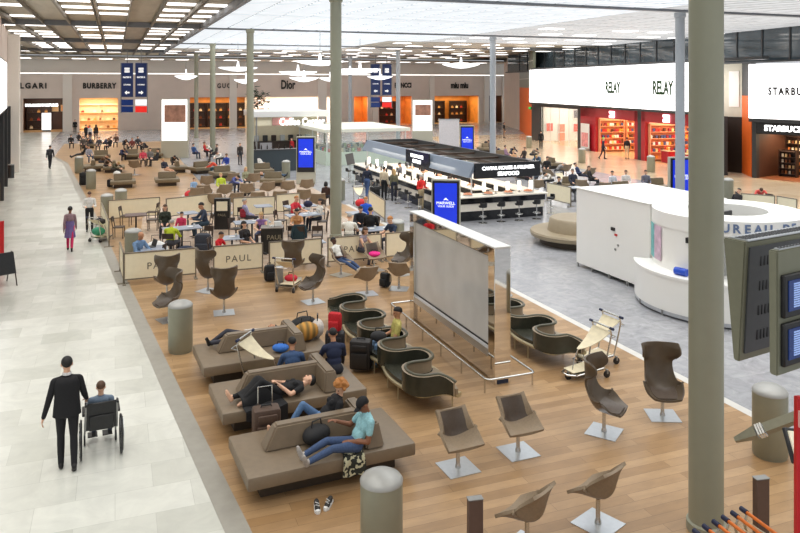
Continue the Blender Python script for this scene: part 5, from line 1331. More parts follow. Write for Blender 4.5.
# ================================================================ CAFE with cream screens
ccp = Proto(make_cafe_chair())
def cafe_screen(label, pa, pb, word=None, h=0.98, flip=False):
    pa = Vector(pa); pb = Vector(pb); d = pb - pa; w = d.length; rz = math.atan2(d.y, d.x)
    t = thing('cafe_screen', label, 'screen', pa, rz)
    MB().bx(0.03, w - 0.03, -0.012, 0.012, 0.16, h - 0.03).build('fabric_panel', M_cream, t)
    for x in (0.015, w - 0.015):
        MB().box((x, 0, (h + 0.0) / 2), (0.04, 0.05, h), bev=0.004).build('upright', M_fids2, t)
        MB().box((x, 0, 0.012), (0.1, 0.36, 0.024), bev=0.004).build('foot', M_fids2, t)
    MB().bx(0, w, -0.025, 0.025, h - 0.04, h, 0.004).build('top_rail', M_fids2, t)
    MB().bx(0, w, -0.02, 0.02, 0.13, 0.17).build('bottom_rail', M_fids2, t)
    if word: text('screen_word', word, 0.3, mat('grey_printed_letter', srgb(110, 104, 92), 0.7), t, (w / 2, -0.016, h * 0.52), (PI / 2, 0, 0), 0.002, space=1.25)
    return t
M_fids2 = mat('taupe_screen_frame', srgb(128, 118, 102), 0.45, 0.2, 0.05)
UF = 24.4
for va, vb, w_, lab in ((0.25, 2.42, 'PAUL', 'leftmost cream cafe screen, behind a brown wing chair'), (2.95, 4.55, 'PAUL', 'cream cafe screen lettered in grey, second of the front line'), (4.75, 6.55, None, 'plain cream cafe screen behind the horned wing chair'), (6.75, 8.7, 'PAUL', 'cream cafe screen behind the reclining man in white'), (8.85, 9.9, None, 'short cream cafe screen at the mirror edge of the panel')):
    cafe_screen(lab, H(va, UF), H(vb, UF), w_)
q0 = G(109, 247); q1 = G(104, 222)
cafe_screen('side cream screen behind the trolley with the green bag', q0, G(106.5, 232) + Vector((-0.9, 1.7, 0)))
cafe_screen('cream screen running along the side of the cafe beside the bald man', H(0.25, 24.5), H(0.15, 26.2))
cafe_screen('cream screen at the back of the cafe behind the brown table', G(108, 222), G(160, 218))
cafe_screen('cream screen at the back of the cafe before the taupe chair rows', G(166, 220), G(212, 214))
cafe_screen('cream screen behind the lavender top customers', G(233, 219), G(275, 217))
cafe_screen('cream screen between the column and the customers in red', G(276, 215), G(300, 213))
cafe_screen('angled cream screen on the grey marble by the navy man', G(369, 210), G(385, 222))
# menu totem and counter
M_ctr = mat('black_counter', (0.016, 0.015, 0.015), 0.35, 0, 0.2)
p = G(222.5, 229); t = thing('menu_stand', 'tall black menu stand with pale screen in the cafe', 'menu stand', p, A - 0.3)
MB().box((0, 0, 0.66), (0.66, 0.3, 1.32), bev=0.01).build('stand_body', M_ctr, t)
MB().box((0, -0.155, 1.0), (0.46, 0.02, 0.4)).build('menu_screen', M_cream, t)
text('stand_word', 'PAUL', 0.15, mat('dull_gold_letter', srgb(150, 140, 116), 0.5), t, (0, -0.158, 0.62), (PI / 2, 0, 0), 0.004)
p = G(272, 253); t = thing('cafe_counter', 'black cafe counter box with grey top and lettering', 'counter', p, A - 0.25)
MB().box((0, 0.15, 0.46), (0.78, 0.62, 0.92), bev=0.008).build('counter_body', M_ctr, t); MB().box((0, 0.15, 0.935), (0.82, 0.66, 0.03), bev=0.005).build('counter_top', mat('grey_counter_top', srgb(128, 120, 112), 0.4), t)
text('counter_word', 'PAUL', 0.24, mat('dull_gold_letter', srgb(150, 140, 116), 0.5), t, (0.1, -0.165, 0.6), (PI / 2, 0, 0), 0.004)
tag(MB().lathe([(0, 0.0), (0.035, 0.0), (0.035, 0.2), (0.015, 0.26), (0.015, 0.3), (0, 0.3)], 14).build('bottle', mat('pale_bottle', srgb(214, 214, 200), 0.25), None, (p.x - 0.17, p.y + 0.15, 0.95)), 'pale bottle standing on the black cafe counter', 'bottle')
tag(MB().box((0, 0, 0.09), (0.26, 0.12, 0.18), bev=0.01).build('napkin_box', M_white, None, (p.x + 0.18, p.y + 0.2, 0.95), A), 'white box standing on the black cafe counter', 'box')
tag(MB().lathe([(0, 0), (0.05, 0), (0.06, 0.06), (0, 0.06)], 14).build('bowl', M_white, None, (p.x, p.y + 0.05, 0.95)), 'small white bowl on the black cafe counter', 'bowl')
# tables and chairs
tbl = Proto(make_table(0.75, 0.75, M_tabletop)); tblw = Proto(make_table(1.4, 0.75, M_tabletop)); tblb = Proto(make_table(0.85, 0.75, M_tabletopb))
tables = [(tblb, 136, 232, 'brown square table between two empty chairs in the left of the cafe', 0), (tbl, 152, 270, 'small table with laptop before the bald man', 0), (tbl, 188, 230, 'small round-footed table by the leaning man in dark blue', 0.2), (tblw, 182, 247, 'table behind the man in the lime jacket', 0.1),
          (tbl, 232, 258, 'pale blue table beside the boy in red', 0), (tblw, 252, 240, 'long pale table of the woman in a purple top', 0), (tblw, 304, 263, 'empty pale blue table just behind the plain cream screen', 0), (tblw, 303, 232, 'table with plates before the woman in a tan top', 0.1), (tblw, 300, 222, 'farther table of the man in a red shirt', 0.1),
          (tblw, 377, 248, 'pale blue table between the brown-haired woman and the navy man', 0.05), (tbl, 356, 230, 'table before the man in a white t-shirt', 0), (tbl, 263, 222, 'small table beside the lavender top customer', 0)]
for pr_, x, y, lab, r in tables: pr_.place(lab, G(x, y), A + r)
chairs = [(119, 238, 100), (153, 230, -80), (126, 226, 95), (152, 222, -85), (157, 269, -90), (170, 256, 180), (205, 250, -20), (206, 235, -60), (243, 228, 20), (216, 262, 90), (248, 254, 60), (262, 246, 0), (281, 231, 80), (294, 247, 180), (317, 247, 190), (322, 232, -80), (290, 220, 60), (319, 219, -60), (350, 250, 180), (362, 259, 150), (372, 238, -60), (393, 248, -80), (165, 234, 20), (236, 240, 60)]
words_ = 'facing the brown table|beside the far end of the brown table|behind the brown table|at the back of the brown table|in front of the laptop|under the man in lime|beside the dark blue backpack|before the back screen|behind the lavender customer|under the boy in red|under the woman in black|under the woman in purple|at the end of the long pale table|with its back to the empty pale table|right of the empty pale table|next to the tall column|beside the man in red shirt|under the woman in white|under the man in white|under the brown-haired woman|near the angled screen|under the man in navy|under the long-haired woman|beside the red cap bag'.split('|')
for (x, y, f), w_ in zip(chairs, words_):
    ccp.place('dark wooden cafe chair ' + w_, G(x, y), yaw(f))
# people of the cafe
CAFE = [
 ('bald man in blue shirt working at a laptop', 'table', 137, 271, 60, (112, 142, 178), (60, 64, 80), 'tan', None, 1.0, {'sleeve': 'long', 'fat': 1.1}),
 ('man in lime jacket seen from behind at a cafe table', 'table', 170, 257, 175, (190, 206, 44), (60, 60, 66), 'light', ('thin', 'grey'), 1.0, {'fat': 1.1}),
 ('long-haired woman in dark top at the lime jacket table', 'sit', 165, 236, 15, (44, 52, 40), (40, 40, 46), 'light', ('long', 'brown'), 0.96, {'female': True}),
 ('child in pink top sitting at the back of the cafe', 'sit', 181, 238, -10, (196, 50, 90), (50, 50, 60), 'light', ('short', 'dark'), 0.8, {}),
 ('man in dark blue leaning over the small table', 'table', 206, 236, -60, (52, 62, 82), (40, 60, 74), 'tan', ('short', 'black'), 1.05, {}),
 ('boy in red t-shirt seen sideways at the pale blue table', 'table', 217, 264, 75, (206, 24, 38), (60, 70, 100), 'tan', ('short', 'dark'), 0.86, {'sleeve': 'short'}),
 ('dark-haired woman in black sitting with legs drawn sideways', 'legscrossed', 246, 258, 55, (34, 30, 30), (44, 46, 52), 'light', ('bob', 'black'), 0.98, {'female': True, 'sleeve': 'short'}),
 ('woman in purple tank top facing the lens at the long table', 'table', 262, 244, 0, (140, 104, 158), (70, 80, 110), 'light', ('bun', 'fair'), 0.96, {'female': True, 'sleeve': 'none'}),
 ('customer in lavender top at the back of the cafe', 'sit', 246, 228, 120, (160, 160, 196), (60, 60, 70), 'light', ('short', 'grey'), 0.96, {}),
 ('man in red shirt bending over the farther table', 'table', 293, 227, 60, (216, 52, 66), (50, 50, 60), 'light', ('thin', 'ginger'), 1.04, {'sleeve': 'short', 'fat': 1.12}),
 ('woman in tan top with black hair facing the lens', 'table', 297, 240, 5, (196, 142, 92), (40, 40, 48), 'light', ('bob', 'black'), 0.97, {'female': True, 'sleeve': 'short'}),
 ('woman in white blouse at the right end of the far table', 'sit', 319, 229, -60, (228, 224, 216), (40, 44, 60), 'light', ('bob', 'dark'), 0.97, {'female': True}),
 ('grey-haired man in white t-shirt seen from behind in the cafe', 'table', 349, 252, 175, (228, 226, 216), (90, 92, 84), 'light', ('thin', 'grey'), 1.06, {'sleeve': 'short', 'fat': 1.15}),
 ('man in black jacket at the white t-shirt table', 'table', 360, 238, 10, (32, 34, 44), (40, 40, 46), 'light', ('short', 'black'), 1.0, {}),
 ('man in royal blue shirt sitting behind the black coat', 'sit', 366, 228, 10, (36, 92, 206), (50, 52, 60), 'light', ('short', 'ginger'), 1.0, {}),
 ('person in black coat seen from behind near the angled screen', 'sit', 371, 244, 170, (22, 22, 24), (24, 24, 28), 'light', ('short', 'blue') if 0 else ('short', 'black'), 1.08, {'fat': 1.2}),
 ('brown-haired woman in grey top leaning on the pale blue table', 'table', 361, 263, 60, (150, 140, 150), (60, 60, 70), 'light', ('bob', 'brown'), 0.96, {'female': True, 'sleeve': 'none'}),
 ('man in navy t-shirt at the right end of the cafe', 'table', 394, 252, -50, (34, 48, 72), (50, 54, 66), 'light', ('short', 'ginger'), 1.02, {'sleeve': 'short'}),
]
for lab, ps, x, y, f, tp_, lg, sk, hr, s_, kw in CAFE:
    person(lab, ps, G(x, y), f, tp_, lg, skin=sk, hair=hr, s=s_ * 1.1, z=-0.09, eyes=True, voxel=0.0125, **kw)
def put(o, lab, p, z=0.0, rz=0.0):
    o.location = (p[0], p[1], z); o.rotation_euler = (0, 0, rz); o['label'] = lab; return o
put(make_backpack((52, 56, 66), 1.75, 'blue_backpack'), 'large slate backpack hung on a chair behind the lime jacket man', G(203, 256), 0.0, yaw(0))
put(make_backpack((150, 34, 50), 0.8, 'red_backpack'), 'dark red backpack on a chair before the lavender customer', G(243, 228.5), 0.465, yaw(20))
put(make_bag((24, 34, 60), 0.7, 0.5, 0.6, 'navy_holdall'), 'navy holdall on the floor beside the lime jacket man', G(186, 263), 0, 0.3)
put(make_bag((232, 232, 230), 0.7, 0.45, 0.75, 'white_carrier'), 'large white carrier bag behind the laptop table', G(156, 262), 0.0, 0.2)
p = G(299, 249); t = thing('hanging_coat', 'dark teal coat hung over a cafe chair by the tan top woman', 'coat', (p.x, p.y, 0), yaw(10))
rbox(MB(), (0, 0, 0.62), (0.42, 0.1, 0.6), 0.04).build('coat_body', cmat((34, 56, 64)), t)
for sx in (-1, 1): MB().tube([(sx * 0.19, 0, 0.88), (sx * 0.25, 0.03, 0.7), (sx * 0.26, 0.04, 0.42)], 0.05, 8).build('sleeve', cmat((34, 56, 64)), t)
ccp.place('dark wooden cafe chair under the teal coat', (p.x, p.y + 0.22, 0), yaw(180))
put(make_bag((36, 40, 72), 0.34, 0.2, 0.3, 'indigo_bag'), 'indigo bag standing on the far cafe table', G(308, 224), 0.74, 0.0)
put(make_backpack((30, 30, 32), 1.1, 'black_rucksack'), 'tall black rucksack on the floor by the gap in the screens', G(270, 281), 0, yaw(30))
t = thing('small_speaker_box', 'small grey upright box beside the black rucksack', 'box', G(279, 287), A); MB().box((0, 0, 0.3), (0.22, 0.2, 0.6), bev=0.01).build('box_body', M_grey, t); MB().box((0, -0.0, 0.61), (0.24, 0.22, 0.02), bev=0.004).build('box_top', M_plate, t)
put(make_backpack((26, 28, 30), 0.95, 'dark_daypack'), 'dark day pack on the floor under the chair row near the panel', G(385, 287), 0, yaw(-40))
put(make_bag((214, 224, 230), 0.34, 0.26, 0.3, 'pale_blue_bag'), 'pale blue bag on the chair beside the dark day pack', G(395, 286), 0.40, 0)
t = thing('laptop', 'open dark laptop in front of the bald man', 'laptop', Vector((*G(150, 269).xy, 0.74)), A - 1.2)
MB().box((0, 0, 0.008), (0.34, 0.24, 0.016)).build('keyboard_base', M_dark, t)
b = MB(); b.sheet(lambda a, q: Vector(((a - 0.5) * 0.34, 0.12 + 0.07 * q, 0.016 + 0.22 * q)), 2, 2, 0.01); b.build('laptop_screen', M_dark, t)
pl = MB().lathe([(0, 0), (0.07, 0), (0.11, 0.018), (0.105, 0.02), (0.06, 0.008), (0, 0.008)], 20).mesh('plate', M_white)
cp = MB().lathe([(0, 0), (0.03, 0), (0.04, 0.09), (0.036, 0.09), (0.0, 0.085)], 14).mesh('cup', M_white)
for k, (x, y, dx) in enumerate(((303, 232, -.4), (303, 232, .1), (303, 232, .5), (377, 248, -.2), (377, 248, .35), (252, 240, .1), (232, 258, 0), (182, 247, .3))):
    p = G(x, y) + Vv * dx
    tag(link('plate', pl, None, (p.x, p.y, 0.74)), 'white plate lying on a cafe table among the customers', 'plate', 'plates on the cafe tables')
    q = p + Vv * 0.16 + Uv * 0.1
    tag(link('cup', cp, None, (q.x, q.y, 0.74)), 'small white cup beside a plate on a cafe table', 'cup', 'cups on the cafe tables')

# ================================================================ ROWS OF TAUPE CHAIRS beyond the cafe
rows_c = [(204, 204), (225, 203), (247, 202), (268, 200), (288, 199), (307, 197), (236, 213), (258, 212), (280, 211), (304, 209), (318, 214), (207, 193), (233, 190), (254, 190), (197, 207), (215, 214)]
for x, y in rows_c:
    lp.place('taupe swivel chair seen from behind in the rows beyond the cafe', G(x, y), yaw(196 + (x * 7) % 19 - 9), 'taupe swivel chairs beyond the cafe', 1.18)
sbp = Proto(make_short_bench())
SB = [(123, 187, 0, 'olive bench end-on in the middle of the far left seating'), (167, 185, 0, 'olive bench with the bare-legged traveller beside it'), (101, 160, 2, 'olive bench behind the sage bins in the far seating'), (131, 159, 0, 'olive bench beside the red checked shirt'), (93, 171, 90, 'olive bench under a brown coat near the kerb'), (201, 173, 20, 'olive bench beside the blue jacket traveller'), (177, 172, 90, 'dark end of an olive bench behind the bare-legged traveller'), (154, 158, 0, 'olive bench left of the white light box'), (114, 172, 90, 'olive bench where the white-bag traveller sits'), (88, 148, 0, 'olive bench nearest the handbag shop'), (222, 178, 10, 'olive bench left of the cream column'), (262, 175, 0, 'olive bench under the traveller in white lying back'), (273, 185, -20, 'olive bench under the traveller in grey-blue lying down')]
for x, y, r, lab in SB: sbp.place(lab, G(x, y), A + math.radians(r), 'short olive benches in the far seating', 0.95)
lp.place('brown tub chair alone on the oak floor beyond the bins', G(134.5, 175), yaw(185), None, 1.2)
FARP = [
 ('traveller in black reclining with legs out over the kerb', 'recline', 83, 160, -75, (30, 30, 34), (40, 44, 52), 'light', ('short', 'black'), 1.0, 0),
 ('traveller in grey shirt and jeans sitting near the kerb', 'sit', 89, 162, 40, (150, 150, 160), (70, 84, 110), 'light', ('short', 'dark'), 1.0, -.05),
 ('traveller in olive jacket bent over a white bag', 'slump', 113, 176, 60, (80, 76, 56), (60, 56, 50), 'light', ('short', 'fair'), 1.0, -.03),
 ('traveller in navy jacket in the far left seating', 'slump', 121, 160, 50, (40, 48, 84), (36, 38, 54), 'light', ('short', 'dark'), 1.0, -.03),
 ('traveller in red and white checked shirt sitting', 'sit', 143, 166, 20, (208, 70, 90), (60, 50, 50), 'light', ('short', 'brown'), 1.0, -.05),
 ('traveller in grey hoodie next to the checked shirt', 'sit', 150, 165, 10, (120, 116, 112), (50, 50, 56), 'light', ('short', 'dark'), 1.0, -.05),
 ('traveller in dark jacket lounging with bare legs stretched out', 'recline', 166, 176, 60, (34, 38, 54), (206, 160, 130), 'light', ('short', 'fair'), 1.0, -.05),
 ('traveller in black sitting at the corner by the brown shop', 'sit', 71, 148, 30, (40, 36, 34), (46, 42, 40), 'light', ('short', 'dark'), 1.0, -.05),
 ('person in dark coat standing before the handbag window', 'stand', 86, 141, 160, (36, 36, 44), (30, 30, 34), 'light', ('short', 'dark'), 1.0, 0),
 ('person in white top standing before the handbag window', 'stand', 90, 142, 170, (226, 224, 220), (40, 44, 60), 'light', ('short', 'dark'), 1.0, 0),
 ('person in brown coat standing before the handbag window', 'stand', 96, 141, 200, (60, 46, 38), (36, 34, 36), 'light', ('long', 'dark'), 1.0, 0),
 ('shop assistant in black standing by the pilaster', 'stand', 75, 134, 20, (20, 20, 22), (22, 22, 24), 'light', ('short', 'dark'), 1.0, 0),
 ('traveller in blue denim jacket sitting with back turned', 'sit', 194, 159, 150, (60, 92, 150), (40, 46, 70), 'light', ('short', 'dark'), 1.0, -.05),
 ('traveller in red jacket beside a white hood', 'sit', 205, 157, 100, (196, 36, 40), (60, 40, 40), 'light', ('short', 'dark'), 1.0, -.05),
 ('traveller in white hooded top next to the red jacket', 'slump', 212, 156, -60, (226, 220, 206), (44, 44, 54), 'light', ('short', 'fair'), 1.0, -.03),
 ('traveller in teal trousers and orange shirt slumped sideways', 'slump', 218, 175, -70, (214, 70, 44), (34, 72, 82), 'light', ('short', 'dark'), 1.0, -.03),
 ('traveller in royal blue top beside the orange shirt', 'sit', 226, 172, -20, (42, 66, 156), (226, 226, 226), 'tan', ('short', 'black'), 1.0, -.05),
 ('child in pale blue top beside a red bag on the oak edge', 'sit', 194, 196, 30, (140, 172, 206), (60, 60, 76), 'light', ('short', 'brown'), 0.75, -.02),
 ('traveller in lime top and white scarf in the chair rows', 'sit', 221, 196, 20, (190, 206, 60), (232, 230, 224), 'light', ('short', 'fair'), 0.98, -.05),
 ('traveller in blue plaid shirt in the chair rows', 'slump', 231, 192, 60, (84, 92, 150), (40, 44, 60), 'light', ('short', 'black'), 1.0, -.03),
 ('fair-haired traveller half behind the cream column', 'sit', 246, 188, 20, (150, 150, 120), (50, 50, 50), 'light', ('long', 'fair'), 0.96, -.05),
 ('traveller in white shirt leaning back on the bench beyond the column', 'recline', 262, 172, 60, (232, 228, 220), (70, 66, 64), 'tan', ('short', 'black'), 1.0, 0),
 ('traveller in grey-blue lying along an olive bench near the blue totem', 'lie', 272, 184, 90, (116, 146, 166), (70, 92, 116), 'light', ('short', 'black'), 0.98, .45),
 ('woman with dark hair seen from behind by the tall column', 'sit', 326, 206, 180, (60, 40, 36), (40, 40, 44), 'light', ('bob', 'black'), 0.96, -.05),
 ('man in navy t-shirt and jeans walking up to the seafood bar', 'walk', 367, 198, 160, (30, 38, 58), (62, 86, 130), 'light', ('thin', 'grey'), 1.0, 0),
 ('man in beige shirt and black trousers standing at the seafood bar', 'stand', 384, 200, 150, (206, 192, 166), (24, 24, 28), 'light', ('short', 'dark'), 1.0, 0),
 ('person in olive top and dark trousers beside the beige shirt', 'stand', 394, 201, 200, (110, 108, 84), (36, 40, 56), 'light', ('long', 'fair'), 0.95, 0),
 ('man in bright red shirt and black waistcoat with khaki trousers', 'phone', 421, 211, 40, (216, 40, 36), (196, 178, 142), 'light', ('short', 'grey'), 1.0, 0),
 ('person in black walking towards the white shop window', 'walk', 541, 149, 170, (20, 20, 24), (26, 26, 32), 'light', ('short', 'dark'), 1.0, 0),
 ('person in dark coat and green cap walking past the red shop', 'walk', 603, 159, 70, (40, 44, 66), (34, 36, 50), 'light', ('short', (110, 190, 60)), 1.0, 0),
 ('man in black top and beige trousers at the shop entrance', 'stand', 627, 159, 140, (34, 32, 36), (206, 186, 150), 'light', ('short', 'dark'), 1.0, 0),
 ('traveller in burgundy top by the end of the seafood bar', 'table', 536, 184, -40, (120, 46, 60), (60, 70, 84), 'light', ('short', 'black'), 1.0, -.05),
 ('traveller in black vest leaning on the far low screen', 'sit', 560, 201, 60, (24, 24, 26), (30, 30, 34), 'light', ('short', 'dark'), 1.0, -.05),
 ('traveller in grey fleece bending forward by the short bench', 'slump', 556, 178, 100, (140, 138, 136), (60, 60, 64), 'light', ('short', 'grey'), 1.0, -.03),
 ('traveller in navy with legs stretched near the litter bin', 'recline', 580, 182, 60, (40, 52, 86), (40, 42, 60), 'light', ('short', 'dark'), 1.0, -.05),
 ('traveller in pale top before the far benches', 'sit', 514, 168, 30, (206, 160, 120), (60, 60, 70), 'light', ('short', 'fair'), 1.0, -.05),
 ('traveller in pale blue shirt slumped near the bar sign', 'slump', 519, 175, -50, (156, 178, 214), (70, 80, 110), 'light', ('short', 'dark'), 1.0, -.03),
 ('traveller in teal top in front of the orange wall', 'slump', 539, 168, -30, (66, 92, 116), (60, 52, 44), 'light', ('short', 'fair'), 1.0, -.03),
 ('person standing by the beige wall near the orange panel', 'stand', 504, 138, 100, (30, 30, 34), (150, 120, 100), 'light', ('short', 'dark'), 1.0, 0),
 ('traveller in white top over the white kiosk edge', 'sit', 613, 194, 20, (206, 210, 218), (40, 44, 56), 'light', ('short', 'dark'), 1.0, -.05),
 ('traveller in pale shirt behind the exchange kiosk, sitting', 'sit', 626, 193, -10, (220, 214, 210), (50, 60, 84), 'light', ('short', 'brown'), 1.0, -.05),
 ('man in grey shirt sitting by the third blue totem', 'sit', 646, 193, 0, (110, 110, 124), (40, 50, 76), 'light', ('short', 'dark'), 1.0, -.05),
 ('traveller in black lying back past the foreground column', 'recline', 735, 214, -60, (40, 38, 40), (30, 30, 32), 'light', ('short', 'dark'), 1.0, -.05),
 ('traveller in coral top bent over a table by the coffee shop', 'slump', 760, 206, -20, (220, 90, 84), (60, 60, 70), 'light', ('short', 'brown'), 1.0, -.03),
]
crowd = [(79, 145, 'sit', 60, (52, 46, 44), 'dark brown coat left of the handbag window'), (83, 150, 'sit', 20, (90, 84, 78), 'grey-brown jumper behind the reclining man in black'), (92, 148, 'slump', -20, (44, 46, 60), 'slate jacket slumped in front of the handbag window'), (99, 151, 'sit', 10, (70, 70, 76), 'dark grey hoodie near the olive bench ends'), (104, 148, 'slump', 70, (50, 60, 90), 'dull blue jacket before the handbag window'), (110, 151, 'sit', -30, (38, 38, 42), 'black jacket right of the handbag window'), (116, 147, 'sit', 15, (96, 70, 60), 'rust brown jacket below the navy signs'), (124, 149, 'slump', 40, (40, 40, 44), 'charcoal coat below the navy signs'), (132, 152, 'sit', 0, (120, 60, 56), 'dull red jumper under the info screens'), (138, 150, 'sit', 30, (60, 60, 64), 'dark grey coat under the info screens'), (147, 152, 'slump', -40, (36, 38, 46), 'near-black jacket left of the white light box'), (157, 166, 'sit', -60, (44, 44, 48), 'black hoodie behind the bare-legged traveller'), (173, 168, 'slump', 30, (50, 46, 42), 'dark brown jacket below the white light box'), (100, 168, 'slump', 90, (104, 80, 60), 'tan-brown jacket lying low behind the bins'), (106, 172, 'slump', 40, (84, 66, 52), 'brown coat next to the olive jacket'), (216, 160, 'sit', -80, (60, 54, 52), 'dark brown hoodie beyond the orange shirt'), (222, 164, 'slump', -30, (226, 222, 214), 'cream jumper left of the cream column')]
crowd += [(484, 150, 'slump', 40, (40, 40, 46), 'black coat near the orange wall corner'), (491, 154, 'sit', 10, (96, 84, 70), 'khaki jumper left of the grey column foot'), (499, 158, 'slump', -30, (60, 70, 96), 'slate blue fleece beyond the bar canopy'), (506, 162, 'sit', 60, (150, 120, 140), 'mauve top beyond the bar canopy'), (511, 158, 'slump', 20, (40, 44, 60), 'midnight blue jacket beyond the bar canopy'), (524, 164, 'sit', -60, (60, 50, 44), 'umber jacket left of the white shop window'), (531, 160, 'slump', 50, (110, 100, 90), 'stone grey jacket left of the white shop window'), (547, 176, 'sit', -20, (36, 34, 36), 'black jumper in front of the white shop window'), (527, 187, 'sit', 40, (66, 40, 44), 'wine red jacket right of the bar sign'), (552, 188, 'slump', -60, (210, 206, 196), 'ivory jumper right of the bar stools'), (573, 192, 'sit', 10, (50, 54, 70), 'navy hoodie beside the magenta bag'), (590, 188, 'sit', 60, (44, 42, 44), 'black jacket behind the exchange kiosk corner')]
FARP += [('traveller in ' + w_, ps, x, y, f, c, (44, 44, 50), 'light', ('short', ('dark', 'brown', 'black')[i % 3]), 1.0, -.04) for i, (x, y, ps, f, c, w_) in enumerate(crowd)]
for k, (lab, ps, x, y, f, tp_, lg, sk, hr, s_, z) in enumerate(FARP):
    fem = hr[0] in ('long', 'bob')
    person(lab, ps, G(x, y), f, tp_, lg, skin=sk, hair=hr, s=s_ * 1.06, z=z if ps in ('stand', 'walk', 'phone') else z - 0.02, voxel=0.015, female=fem)
for x, y, col, nm, lab, w_ in ((84, 186, (24, 24, 26), 'black_suitcase', 'black suitcase standing beside the nearer kerb bin', 1), (110, 187, (22, 22, 26), 'black_backpack', 'black backpack on the floor before the olive bench', 0), (117, 177, (226, 226, 222), 'white_sack', 'white sack beside the olive jacket traveller', 2), (190, 198, (206, 50, 60), 'red_sack', 'red bag beside the child in pale blue', 2), (246, 196, (36, 34, 34), 'dark_sack', 'dark bag under a taupe chair in the rows', 2), (375, 202, (20, 20, 22), 'black_case', 'black cabin case behind the beige shirt man', 1), (599, 190, (40, 36, 36), 'charcoal_sack', 'charcoal bag on the short bench past the kiosk', 2), (569, 190, (232, 60, 150), 'magenta_bag', 'magenta bag near the trolley behind the kiosk', 2), (361, 207, (206, 40, 44), 'scarlet_bag', 'scarlet bag on the cart of the navy t-shirt man', 2)):
    o = make_suitcase(col, 0.5, 0.3, 0.75) if w_ == 1 else make_backpack(col) if w_ == 0 else make_bag(col, 0.5, 0.36, 0.42, nm)
    put(o, lab, G(x, y), 0.0, yaw((x * 13) % 80 - 40))
tp.place('luggage trolley beside the magenta bag behind the kiosk', G(563, 190), yaw(30))
tp.place('small luggage trolley in front of the navy t-shirt man', G(359, 205), yaw(10), scale=0.9)
# more seating on the right of the bar
for x, y, r, lab in ((551, 168, 80, 'olive bench before the white shop window'), (527, 178, 0, 'olive bench beyond the seafood bar sign'), (500, 160, 10, 'olive bench far beyond the seafood bar'), (570, 190, 10, 'olive bench beside the magenta bag'), (620, 196, 5, 'olive bench behind the exchange kiosk'), (655, 192, 0, 'olive bench next to the third blue totem'), (487, 152, 0, 'olive bench nearest the orange wall corner')):
    sbp.place(lab, G(x, y), A + math.radians(r), 'short olive benches beyond the seafood bar', 0.95)
for x, y, f in ((538, 196, 170), (548, 184, 150), (566, 178, 200), (582, 196, 160), (605, 199, 170), (590, 182, 190), (516, 183, 30), (496, 168, 60), (508, 172, 170)):
    lp.place('taupe swivel chair in the loose group between seafood bar and red shops', G(x, y), yaw(f), 'taupe swivel chairs near the red shops', 1.08)
cafe_screen('low white screen on the grey marble beside the bar stools', G(547, 201), G(571, 207), h=1.0)
cafe_screen('cream screen before the coffee shop tables', G(741, 214), G(775, 217), h=1.0)
cafe_screen('second cream screen before the coffee shop, by the red bag', G(777, 217), G(797, 221), h=1.0)
tbl.place('small table at the coffee shop under the coral top traveller', G(752, 210), A); tbl.place('small table beside the low white screen', G(575, 201), A)
for x, y, f, lab in ((766, 212, -60, 'dark chair beside the coral top traveller'), (742, 209, 80, 'dark chair past the column at the coffee shop'), (755, 221, 150, 'dark chair seen from behind over the kiosk roof')): ccp.place(lab, G(x, y), yaw(f))
# ================================================================ SEAFOOD BAR
bv0, bv1, bu0, bu1 = 14.3, 18.9, 30.0, 45.5
M_barwhite = mat('white_stone_bar', srgb(238, 230, 216), 0.3, 0, 0.03)
M_barblack = mat('gloss_black_bar', srgb(26, 28, 32), 0.2, 0, 0.1)
def barseg(label, v0, v1, u0, u1):
    t = thing('bar_counter', label, 'bar counter', H(v0, u0), A); w, l = v1 - v0, u1 - u0
    MB().bx(0.1, w - 0.1, 0.1, l - 0.1, 0, 0.44).build('black_plinth', M_barblack, t)
    MB().bx(0.06, w - 0.06, 0.06, l - 0.06, 0.44, 0.78).build('white_panel', M_barwhite, t)
    MB().bx(0.02, w - 0.02, 0.02, l - 0.02, 0.78, 1.06).build('black_fascia', M_barblack, t)
    MB().bx(-0.12, w + 0.05, -0.16, l + 0.05, 1.06, 1.12, 0.01).build('worktop', M_barwhite, t)
    return t
barseg('front counter of the seafood bar, with four stools before it', bv0, bv1, bu0, bu0 + 0.8)
barseg('long side counter of the seafood bar facing the cafe', bv0, bv0 + 0.8, bu0 + 0.85, bu1)
barseg('far long counter of the seafood bar', bv1 - 0.8, bv1, bu0 + 0.85, bu1)
barseg('inner prep counter inside the seafood bar', bv0 + 1.9, bv0 + 2.7, bu0 + 2.0, bu1 - 1)
M_canopy = mat('grey_blue_canopy', srgb(128, 140, 156), 0.45, 0.1, 0.04)
zc0, zc1 = 1.95, 2.58
t = thing('bar_canopy', 'open rectangular canopy over the seafood bar with grey-blue side', 'canopy', H(bv0, bu0), A)
w, l = bv1 - bv0, bu1 - bu0
xa, xb = 0.85, w - 0.45
b = MB(); b.prism_axis([(xa + 0.05, zc1), (xa + 0.2, zc1), (xa - 0.12, zc0), (xa - 0.25, zc0)], 0.12, l, 'y'); b.build('side_fascia', M_canopy, t)
MB().bx(xb - 0.1, xb + 0.05, 0.25, l, zc0, zc1).build('far_fascia', M_dark, t)
MB().bx(xa, xb + 0.05, l - 0.1, l + 0.05, zc0, zc1).build('rear_fascia', M_dark, t)
sg = MB().bx(xa + 0.05, xb + 0.15, 0.0, 0.2, zc0 - 0.05, zc1 + 0.02, 0.01).build('front_sign_board', M_barblack, t); xm = (xa + xb) / 2 + 0.1
text('sign_word', 'CAVIAR HOUSE & PRUNIER', 0.225, M_lettw, sg, (xm, -0.012, zc0 + 0.40), (PI / 2, 0, 0), 0.008, bold=0.002)
